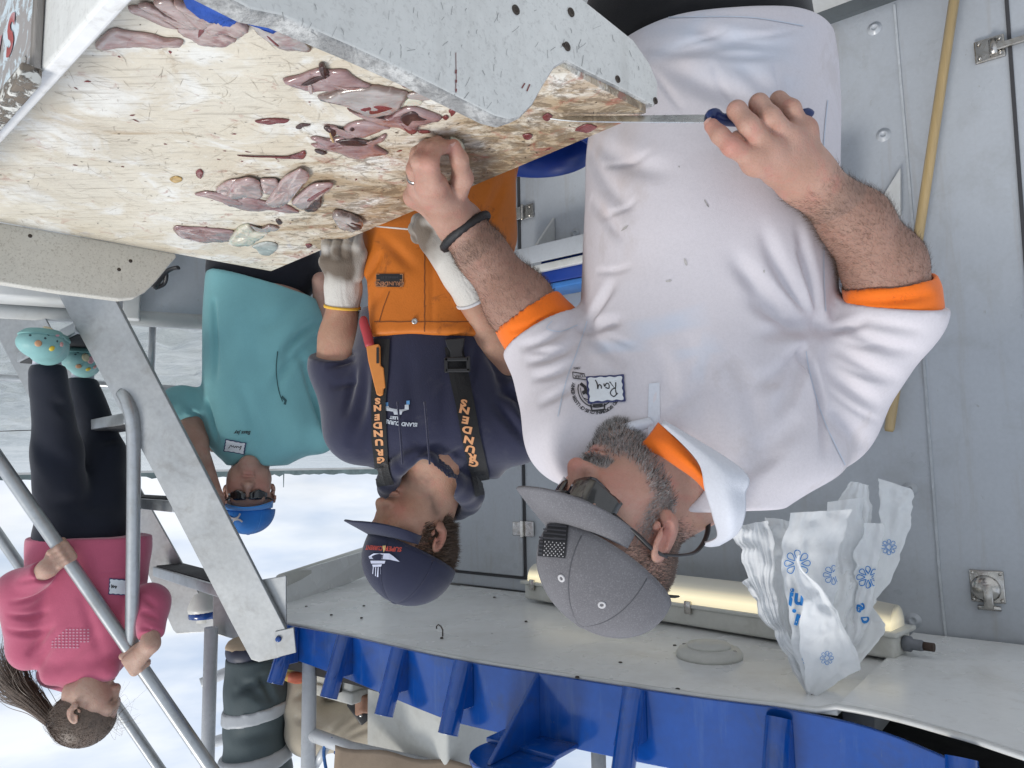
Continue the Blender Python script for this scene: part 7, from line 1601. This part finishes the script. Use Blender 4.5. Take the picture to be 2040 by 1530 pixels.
gs1 = inter(union([cone(gS1, gE1, .066, .062), cone(gE1, gW1, .060, .036), ell(gS1, (.06, .06, .06))], .03), plane(gW1.lerp(gE1, .14), gW1 - gE1)); gs2 = inter(union([cone(gS2, gE2, .062, .058), cone(gE2, gW2, .056, .038)], .03), plane(gW2.lerp(gE2, .16), gW2 - gE2))
hoodG = cut(union([cone(P(105, 1340, 2.46), P(215, 1335, 2.46), .04, .035), cone(P(105, 1340, 2.56), P(150, 1350, 2.62), .05, .05)], .04), union([neckG, cone(HG, P(175, 1350, 2.5), .07, .05)], .01), .006)
psd = inter(union([torG, gs1, gs2, hoodG], .02), plane(P(180, 1066, 2.5), (0, 0, -1)))
gf = [(25, 1200, 95, 1170, .012, .010, 8), (20, 1225, 100, 1215, .012, .010, 8), (18, 1255, 105, 1250, .013, .010, 8), (40, 1160, 100, 1150, .010, .008), (60, 1300, 110, 1240, .014, .010), (80, 1320, 120, 1260, .014, .008), (285, 1190, 312, 1210, .010, .010), (285, 1220, 316, 1232, .010, .010), (285, 1250, 316, 1262, .010, .009), (180, 1095, 190, 1145, .006, .005), (190, 1145, 255, 1142, .006, .005), (120, 1330, 200, 1260, .02, .007), (200, 1300, 160, 1180, .02, .006)]
pink = body('pink_hoodie', psd, loG - .04, hiG + .02, .0062, M_pink, girl, 3, gf, .006, 10)
pb_ = bvh_of(pink); tg = nametag(pink, 236, 1169, 38, 32, R(-4), pb_, '', 8, lift=.0035)
if tg: decal('tag_writing', join2d([stroke2d(spline([(4, -2), (6, 3), (7, -2), (10, 2), (11, -3), (13, 3), (14, -4)], 24)[:, :2], 1.6)]), 236, 1169, pb_, M_ink, tg, 1, R(-4), .005)
dots = []
for i in range(11):
    for j in range(7):
        x, y = 8 - i * 7.4, -j * 6.2 + 12
        if (i + j) < 13 and not (i < 3 and j < 2): dots.append(([(x - 2, y - 1.2), (x + 2, y - 1.2), (x + 2, y + 1.2), (x - 2, y + 1.2)], [(0, 1, 2, 3)]))
props(decal('dotted_heart_print', join2d([(([(a * -1, b_) for a, b_ in q[0]]), q[1]) for q in dots]), 168, 1278, pb_, pmat('pale_pink_print', (.55, .30, .38), .8), pink, .95, 0, .0025), kind='stuff')
# legs and clogs
k1 = [P(128, 1062, 2.50), P(114, 900, 2.42), P(95, 742, 2.28)]; k2_ = [P(200, 1062, 2.56), P(205, 905, 2.62), P(163, 757, 2.62)]
body('leggings', inter(union([ell(P(165, 1062, 2.54), (.145, .115, .10)), chain(k1, [.088, .070, .050], .03), chain(k2_, [.092, .074, .046], .03)], .04), plane(P(110, 738, 2.4), (0, 0, -1))), *bounds(k1 + k2_ + [P(165, 1075, 2.75), P(165, 1075, 2.35)], .12), .0085, M_slate, girl, 2, [(110, 800, 150, 830, .02, .008), (200, 880, 250, 870, .02, .01), (90, 900, 150, 940, .03, .008), (110, 1000, 220, 1010, .03, .006)], .008, 9)
M_clog = pmat('aqua_clog', (.24, .46, .45), .55, var=.06, bs=.1); M_sock = pmat('white_sock', (.62, .62, .68), .9)
for i, (an, ft, toe, sc_) in enumerate(((P(93, 738, 2.28), P(88, 690, 2.26), P(105, 662, 2.20), 1.0), (P(165, 752, 2.62), P(163, 715, 2.60), P(178, 705, 2.54), .92))):
    z0 = 1.082; a_ = Vector((an.x, an.y + .02, z0 + .035)); t2 = Vector((toe.x, toe.y - .04, z0 + .035)); mid = a_.lerp(t2, .5)
    body('sock', cone(an + Vector((0, 0, .02)), Vector((an.x, an.y, z0 + .05)), .040 * sc_, .038 * sc_), *bounds([an, a_], .08), .006, M_sock, girl)
    clog_sdf = inter(union([cone(a_, mid, .044 * sc_, .048 * sc_), cone(mid, t2, .052 * sc_, .046 * sc_), ell(t2 + Vector((0, -.02, .006)), (.054 * sc_, .070 * sc_, .040 * sc_))], .03), plane((0, 0, z0 - .004), (0, 0, -1)))
    cl = body('clog', cut(clog_sdf, cone(a_ + Vector((0, 0, .03)), a_ + Vector((0, .01, .12)), .034, .05), .006), *bounds([a_, t2], .09), .005, M_clog, girl)
    rim_ = body('clog_sole', inter(inter(lambda p, f_=clog_sdf: f_(p) - .005, plane((0, 0, z0 + .022), (0, 0, 1))), plane((0, 0, z0 - .001), (0, 0, -1))), *bounds([a_, t2], .1), .006, pmat('clog_sole_%d' % i, (.20, .40, .38), .6), girl)
    cv = bvh_of(cl); M_vent = MATS.get('clog_vent') or pmat('clog_vent', (.03, .07, .08), .7)
    for k in range(9):
        x, y = (60 + 9 * k + (k % 2) * 3, 668 - 9 * (k % 3) + 2 * k) if i == 0 else (150 + 5 * k, 706 - 5 * (k % 3) + k); dd = ray(x, y).normalized(); h_ = cv.ray_cast(CAM, dd)
        if h_[0]: lathe('vent', [(.0035, -.001), (.0035, .0008), (.0015, .001)], h_[0], M_vent, cl, h_[1] if h_[1].dot(dd) < 0 else -h_[1], 8)
    for k, (dx, dy, rr_, col_) in enumerate(((5, -32, 7, (.75, .55, .05)), (-22, -22, 8, (.55, .30, .16)), (12, -2, 11, (.62, .33, .36)), (-2, 6, 12, (.66, .58, .38)), (24, -24, 6, (.6, .32, .30)))):
        x, y = (98 + dx, 692 - dy - 30) if i == 0 else (172 + dx * .7, 722 - dy * .6 - 6)
        dd = ray(x, y).normalized(); h_ = cv.ray_cast(CAM, dd)
        if h_[0]: lathe('shoe_charm', [(rr_ * .0011, -.001), (rr_ * .0012, .002), (rr_ * .0008, .004), (.001, .0042)], h_[0], pmat('charm_%d_%d' % (i, k), col_, .4), cl, h_[1] if h_[1].dot(dd) < 0 else -h_[1], 12)
# hair: a combed cap of hair, ponytail and loose strands
M_hairG = pmat('long_brown_hair', (.15, .105, .078), .5, var=.35, vs=60, fine=.3, fs=300, stretch=None)
hairsdf = inter(cut(ell(hp(HG, MG, (0, -.014, .034), .93), (.083 * .93, .103 * .93, .098 * .93), MG), cone(hp(HG, MG, (0, .12, -.05), .93), hp(HG, MG, (0, .125, .03), .93), .075, .055), .006), cut(plane(HG, (0, 0, 1)), ell(HG, (9, 9, 9)), 0) if False else (lambda p: (-.05 - (((p - np.array(HG)) @ MG)[:, 2]) - .9 * np.clip((((p - np.array(HG)) @ MG)[:, 1]) * -1 + -.01, -.12, .02) - .0).astype(f32) * .6))
hcap = body('hair', hairsdf, np.array(HG) - .17, np.array(HG) + .17, .0045, M_hairG, girl, 2)
tie = hp(HG, MG, (0, -.108, .018), .93)
fuzz('combed_hair', hcap, lambda p, n_: np.ones(len(p)), 11000, .055, .0005, lambda p, n_: (np.array(tie) - p) / (np.linalg.norm(np.array(tie) - p, axis=1, keepdims=True) + 1e-6) * 1.0 + n_ * .12, M_hairG, girl, .16, 11, .001)
rgp = np.random.default_rng(12); VV = []; FF = []; n0 = 0
tail_px = [(92, 1413), (70, 1400), (35, 1370), (12, 1330), (10, 1300)]
ctr = [np.array(tie)] + [np.array(P(x, y, 2.50 + .02 * i)) for i, (x, y) in enumerate(tail_px[1:])]
def strand(pts, w_):
    global n0
    p = spline(pts, 16); d = np.gradient(p, axis=0); s_ = np.cross(d, np.array([.2, -1, .1])); s_ /= np.linalg.norm(s_, axis=1, keepdims=True) + 1e-9; wd = (w_ * np.linspace(1, .25, 16))[:, None]
    VV.append(np.stack([p + s_ * wd, p - s_ * wd], 1).reshape(-1, 3)); i = np.arange(15) * 2 + n0; FF.append(np.stack([i, i + 1, i + 3, i + 2], 1)); n0 += 32
for k in range(700):
    o_ = rgp.normal(size=3) * .022; sp_ = rgp.normal(size=3) * (.03 if k % 5 else .075)
    pts = [c_ + o_ * (.35 + .22 * i) + sp_ * (i / 4) ** 2 * .8 for i, c_ in enumerate(ctr)]; e_ = rgp.uniform(.6, 1.0); strand(pts[:max(3, int(len(pts) * e_ + 1))], .0016)
for k in range(60):
    a_ = np.array(hp(HG, MG, (rgp.uniform(-.05, .05), rgp.uniform(.02, .08), rgp.uniform(.03, .1)), .95)); strand([a_, a_ + rgp.normal(size=3) * .02 + np.array([-.02, 0, -.01]), a_ + rgp.normal(size=3) * .03 + np.array([-.05, 0, -.03])], .0005)
mesh('ponytail', np.concatenate(VV), np.concatenate(FF), M_hairG, girl)
lathe('hair_tie', [(.014, -.008), (.02, -.006), (.021, 0), (.02, .006), (.014, .008)], tie, M_black, girl, Vector(ctr[1] - ctr[0]), 16)
# ================================================================ people on the upper deck: only legs are seen
M_wader = clothmat('grey_green_bib', (.07, .092, .098), .6, 300, .2, .1, sheen=0); M_refl = pmat('reflective_band', (.40, .42, .44), .35, var=.05); M_sole = pmat('tan_sole', (.48, .38, .26), .7)
wad = thing('person', P(505, 1280, 2.85), 'person in dark grey green waterproofs with reflective bands standing on the upper deck', 'person')
def WP(x, y, k=0.0): return P(x, y, 2.85 + k)
lw = [WP(510, 1300), WP(512, 1380), WP(505, 1450), WP(510, 1540), WP(512, 1700)]
lsd = union([chain(lw, [.105, .108, .098, .122, .13], .04), cone(WP(545, 1330, .05), WP(540, 1480, .08), .055, .06)], .03); lsd = inter(lsd, plane(WP(505, 1306), (0, 0, -1)))
wtr = body('waterproof_trousers', lsd, *bounds(lw, .17), .008, M_wader, wad, 2, [(470, 1380, 545, 1345, .02, .014), (520, 1350, 548, 1400, .016, .014), (480, 1360, 540, 1400, .02, .010), (470, 1470, 560, 1460, .03, .008)], .010, 9)
for ya, yb in ((1402, 1430), (1494, 1524)):
    zA, zB = WP(510, ya).z, WP(510, yb).z
    body('reflective_band', inter(inter(lambda p: lsd(p) - .008, plane((WP(510, yb).x, 0, zB), (-.15, 0, 1))), plane((WP(510, ya).x, 0, zA), (.15, 0, -1))), *bounds([WP(510, ya - 30), WP(510, yb + 30)], .2), .008, M_refl, wad)
bt_ = WP(500, 1294); body('boot', inter(ell(bt_, (.088, .11, .06)), plane(WP(500, 1276), (0, 0, -1))), *bounds([bt_], .2), .008, pmat('navy_boot', (.03, .035, .06), .5), wad)
body('boot_sole', inter(inter(lambda p: ell(bt_, (.092, .108, .07))(p), plane(WP(500, 1288), (0, 0, 1))), plane(WP(500, 1272), (0, 0, -1))), *bounds([bt_], .16), .007, M_sole, wad)
M_khaki = clothmat('khaki_cotton', (.42, .37, .29), .85, 600, .25, .1, dirt=(.5, .47, .42), damt=.4, dsc=14); M_redj = clothmat('red_jacket', (.42, .03, .04), .8, 600, .25)
kh_ = thing('person', P(615, 1330, 2.85), 'crouching person in khaki trousers and red sleeves on the upper deck', 'person')
def KP(x, y, k=0.0): return P(x, y, 2.88 + k)
ks = [KP(603, 1342), KP(606, 1400), KP(620, 1452), KP(690, 1445), KP(800, 1415)]
body('khaki_trousers', union([chain(ks, [.058, .072, .088, .085, .10], .03), chain([KP(660, 1345, .12), KP(668, 1400, .12), KP(690, 1450, .12), KP(800, 1420, .12)], [.06, .075, .08, .1], .03)], .03), *bounds(ks, .2), .008, M_khaki, kh_, 2, [(650, 1470, 700, 1410, .014, .012), (672, 1472, 730, 1420, .014, .010), (690, 1470, 760, 1440, .012, .010), (590, 1390, 625, 1370, .016, .010), (640, 1400, 700, 1370, .02, .01), (590, 1430, 640, 1440, .02, .008)], .010, 10)
body('red_sleeve', union([cone(KP(765, 1400, -.14), KP(830, 1395, -.12), .042, .06), cone(KP(752, 1458, .05), KP(830, 1462, .05), .03, .06)], .02), *bounds([KP(750, 1400, -.14), KP(840, 1460, .1)], .12), .007, M_redj, kh_, 2, [], .008, 14)
hk = KP(735, 1398, -.16); body('body', union([cone(KP(768, 1402, -.15), hk, .030, .028)] + [chain([KP(742, 1388 + 9 * i, -.165), KP(722, 1390 + 8 * i, -.185), KP(712, 1397 + 8 * i, -.165)], [.012, .0105, .009], .004) for i in range(4)], .008), *bounds([KP(768, 1402, -.15), KP(705, 1400, -.16)], .07), .004, M_skinB, kh_, attrs={'red': zero, 'dark': zero, 'pale': zero})
ph = thing('handheld_device', KP(718, 1415, -.15), 'small dark handheld device with shiny buttons held by the khaki clad person', 'device')
box('case', KP(717, 1415, -.15), (.026, .010, .045), M_black, ph, (Vector((.8, 0, .6)), Vector((0, 1, 0)), Vector((-.6, 0, .8))), .006)
for k in range(2): lathe('button', [(.007, 0), (.006, .003)], KP(712 + 7 * k, 1422 + 3 * k, -.165), M_steel, ph, Vector((0, -1, 0)), 12)
shn = KP(603, 1332, -.06); body('shoe', inter(union([ell(shn, (.055, .09, .045)), ell(shn + Vector((0, -.07, -.01)), (.05, .08, .035))], .03), plane(KP(603, 1318, -.06), (0, 0, -1))), *bounds([shn], .17), .007, pmat('bright_shoe', (.45, .10, .05), .6, var=.3, vs=25, dirt=(.45, .75, .06), dirt_amt=1, dscale=16), kh_)
# ================================================================ plastic bags hung from a ceiling hook
m, nt, N, L, b = nodes('thin_white_plastic'); co = coords(nt)
c_ = mixc(nt, ramp(nt, noise(nt, co, 18, 5, .6, .5), .3, .7), (.86, .88, .90), (.92, .93, .94)); L.new(c_, b.inputs['Base Color']); b.inputs['Roughness'].default_value = .6; b.inputs['Specular IOR Level'].default_value = .3; b.inputs['Transmission Weight'].default_value = 0
tr_ = nt.nodes.new('ShaderNodeBsdfTranslucent'); tr_.inputs['Color'].default_value = (.75, .78, .80, 1); mxs = nt.nodes.new('ShaderNodeMixShader'); mxs.inputs[0].default_value = .33
L.new(b.outputs[0], mxs.inputs[1]); L.new(tr_.outputs[0], mxs.inputs[2]); L.new(mxs.outputs[0], nt.nodes['Material Output'].inputs['Surface']); bump(nt, b, noise(nt, co, 55, 6, .65, .8), .35, .005); M_bag = m
m2, nt, N, L, b = nodes('sheer_white_plastic'); co = coords(nt)
b.inputs['Base Color'].default_value = (.88, .90, .91, 1); b.inputs['Roughness'].default_value = .55
tp = nt.nodes.new('ShaderNodeBsdfTransparent'); mxs = nt.nodes.new('ShaderNodeMixShader'); mxs.inputs[0].default_value = .28; L.new(b.outputs[0], mxs.inputs[1]); L.new(tp.outputs[0], mxs.inputs[2]); L.new(mxs.outputs[0], nt.nodes['Material Output'].inputs['Surface']); bump(nt, b, noise(nt, co, 45, 6, .65, .8), .5, .006); M_sheer = m2
M_bagblue = pmat('bag_print_blue', (.012, .22, .62), .5)
hk_ = PZ(1617, 1384, CEIL); Dk = hk_.y
hkobj = tube('bag_hook', spline([hk_ + EZ * .005, hk_ - EZ * .02, hk_ - EZ * .03 - e1 * .006, hk_ - EZ * .024 - e1 * .014], 10), .0025, M_screw, None, 6); props(hkobj, 'small dark ceiling hook holding the plastic bags', 'hook')
def bag(label, left, right, dD, folds, amp, mm, seed, tilt=0.0):
    rg = np.random.default_rng(seed); nL, nW = 46, 30; lp, rp_ = spline(left, nL), spline(right, nL); V = []; wob = np.convolve(rg.normal(size=nL + 8), np.ones(9) / 9, 'valid')[:nL] * 9; lp[:, 0] += wob * np.linspace(0, 1, nL); rp_[:, 0] += np.roll(wob, 17) * np.linspace(0, 1, nL); rp_[-6:, 1] += np.linspace(0, rg.uniform(-10, 14), 6)
    ph_ = rg.uniform(0, 6, 4)
    for i in range(nL):
        t = i / (nL - 1)
        for j in range(nW):
            w_ = j / (nW - 1); x, y = lp[i] + (rp_[i] - lp[i]) * w_
            z = .5 * amp * (min(1, t * 2 + .25)) * (math.sin(w_ * folds * math.pi + ph_[0] + t * 1.5) * .6 + .5 * math.sin(w_ * folds * 2.3 * math.pi + ph_[1] - t * 3) + .45 * math.sin(t * 9 + ph_[2] + w_ * 5))
            V.append(P(x, y, Dk + dD * (.15 + .85 * min(1, t * 1.6)) + tilt * (w_ - .5) + z * .55))
    V = np.array([list(q) for q in V]); V += ((np.abs(vnoise(V, 22)) - .15)[:, None] * np.array([.4, 1, .3]) * .036) + ((np.abs(vnoise(V + 5, 55)) - .15)[:, None] * np.array([.2, 1, .2]) * .014)
    Fc = [(i * nW + j, (i + 1) * nW + j, (i + 1) * nW + j + 1, i * nW + j + 1) for i in range(nL - 1) for j in range(nW - 1)]
    o = mesh('plastic_bag', V, Fc, mm); return props(o, label, 'plastic bag', 'plastic bags on the ceiling hook')
bags = []
bags.append(bag('rearmost flat white plastic bag reaching lowest toward the cabin latch', [(1612, 1380), (1700, 1200), (1740, 1100), (1752, 1000), (1750, 952)], [(1622, 1380), (1715, 1240), (1775, 1150), (1815, 1040), (1820, 988)], .20, 2, .010, M_sheer, 1))
bags.append(bag('sheer plastic bag behind, with a torn rounded edge', [(1612, 1382), (1650, 1200), (1660, 1100), (1668, 1020), (1690, 960)], [(1622, 1382), (1710, 1220), (1730, 1120), (1735, 1040), (1738, 965)], .17, 3, .012, M_sheer, 2))
bags.append(bag('narrow plastic bag with a flower and blue letters at its side', [(1610, 1384), (1690, 1290), (1706, 1200), (1708, 1110), (1724, 1040)], [(1624, 1384), (1722, 1270), (1738, 1190), (1745, 1120), (1760, 1046)], .10, 2, .012, M_bag, 3))
bags.append(bag('wide square cornered plastic bag flaring toward the light fitting end', [(1608, 1384), (1655, 1330), (1690, 1280), (1685, 1210), (1672, 1205)], [(1626, 1384), (1690, 1340), (1758, 1262), (1745, 1220), (1722, 1170)], .13, 2, .010, M_bag, 4))
bags.append(bag('bundle of pleated plastic bags on the head side of the hook', [(1606, 1380), (1560, 1290), (1520, 1210), (1488, 1120), (1462, 1050)], [(1620, 1384), (1580, 1300), (1550, 1210), (1544, 1120), (1538, 1036)], .04, 7, .010, M_bag, 5))
bags.append(bag('small folded plastic bag sticking out beside the light lens', [(1596, 1330), (1540, 1260), (1510, 1210), (1490, 1180), (1474, 1160)], [(1606, 1320), (1560, 1250), (1530, 1200), (1510, 1160), (1492, 1138)], .06, 2, .008, M_bag, 6))
bags.append(bag('broad middle plastic bag with a flower and blue lettering', [(1606, 1386), (1585, 1300), (1570, 1200), (1556, 1120), (1572, 1022)], [(1622, 1388), (1660, 1300), (1668, 1200), (1672, 1110), (1698, 1022)], .0, 4, .014, M_bag, 7))
bags.append(bag('limp plastic bag hanging between the pleated bundle and the broad middle bag', [(1606, 1384), (1560, 1290), (1545, 1200), (1530, 1110), (1528, 1030)], [(1616, 1386), (1600, 1290), (1592, 1200), (1590, 1110), (1590, 1028)], .09, 3, .014, M_bag, 9))
bags.append(bag('limp plastic bag hanging behind the broad middle bag', [(1610, 1384), (1640, 1290), (1645, 1200), (1650, 1110), (1650, 1000)], [(1622, 1386), (1700, 1270), (1715, 1180), (1722, 1090), (1722, 990)], .12, 3, .014, M_bag, 10))
bags.append(bag('frontmost plastic bag folded diagonally across the others', [(1604, 1376), (1598, 1300), (1600, 1230), (1594, 1160), (1588, 1108)], [(1626, 1388), (1680, 1350), (1716, 1318), (1660, 1210), (1592, 1110)], -.05, 2, .008, M_bag, 8))
def flower(r_, w_=2.0, part=360):
    it = []
    for k in range(8):
        a = 2 * math.pi * k / 8
        if math.degrees(a) > part: continue
        pts = []
        for u_ in np.linspace(0, 2 * math.pi, 18): 
            rr_ = r_ * (.62 + .34 * math.cos(u_)); tt_ = r_ * .26 * math.sin(u_) * (.7 + .5 * math.cos(u_)); pts.append((rr_ * math.cos(a) - tt_ * math.sin(a), rr_ * math.sin(a) + tt_ * math.cos(a)))
        it.append(stroke2d(pts, w_ * .8))
    return join2d(it)
def bdec(i, shape, x, y, rot=0.0, name='print'): return decal(name, shape, x, y, bvh_of(bags[i]), M_bagblue, bags[i], 1, rot, .002, upright=False)
bdec(9, flower(14, 1.1), 1647, 1310, name='flower'); bdec(6, flower(15, 1.1), 1612, 1312, name='flower'); bdec(6, flower(27, 2.0, 360), 1588, 1122, name='flower'); bdec(2, flower(23, 2.2), 1729, 1150, name='flower'); bdec(6, flower(20, 1.5), 1660, 1145, name='flower'); bdec(0, flower(16, 1.5), 1770, 1090, name='flower'); bdec(4, flower(22, 2), 1560, 1060, name='flower')
v2, f2 = text2d('ju', 44, 1.4); bdec(6, (v2, f2), 1587, 1190, R(-8), 'lettering'); v2, f2 = text2d('ind', 44, 1.4); bdec(6, (v2, f2), 1600, 1234, R(-14), 'lettering')
v2, f2 = text2d('a b', 34, 1.2); bdec(2, (v2, f2), 1722, 1222, R(-70), 'lettering')
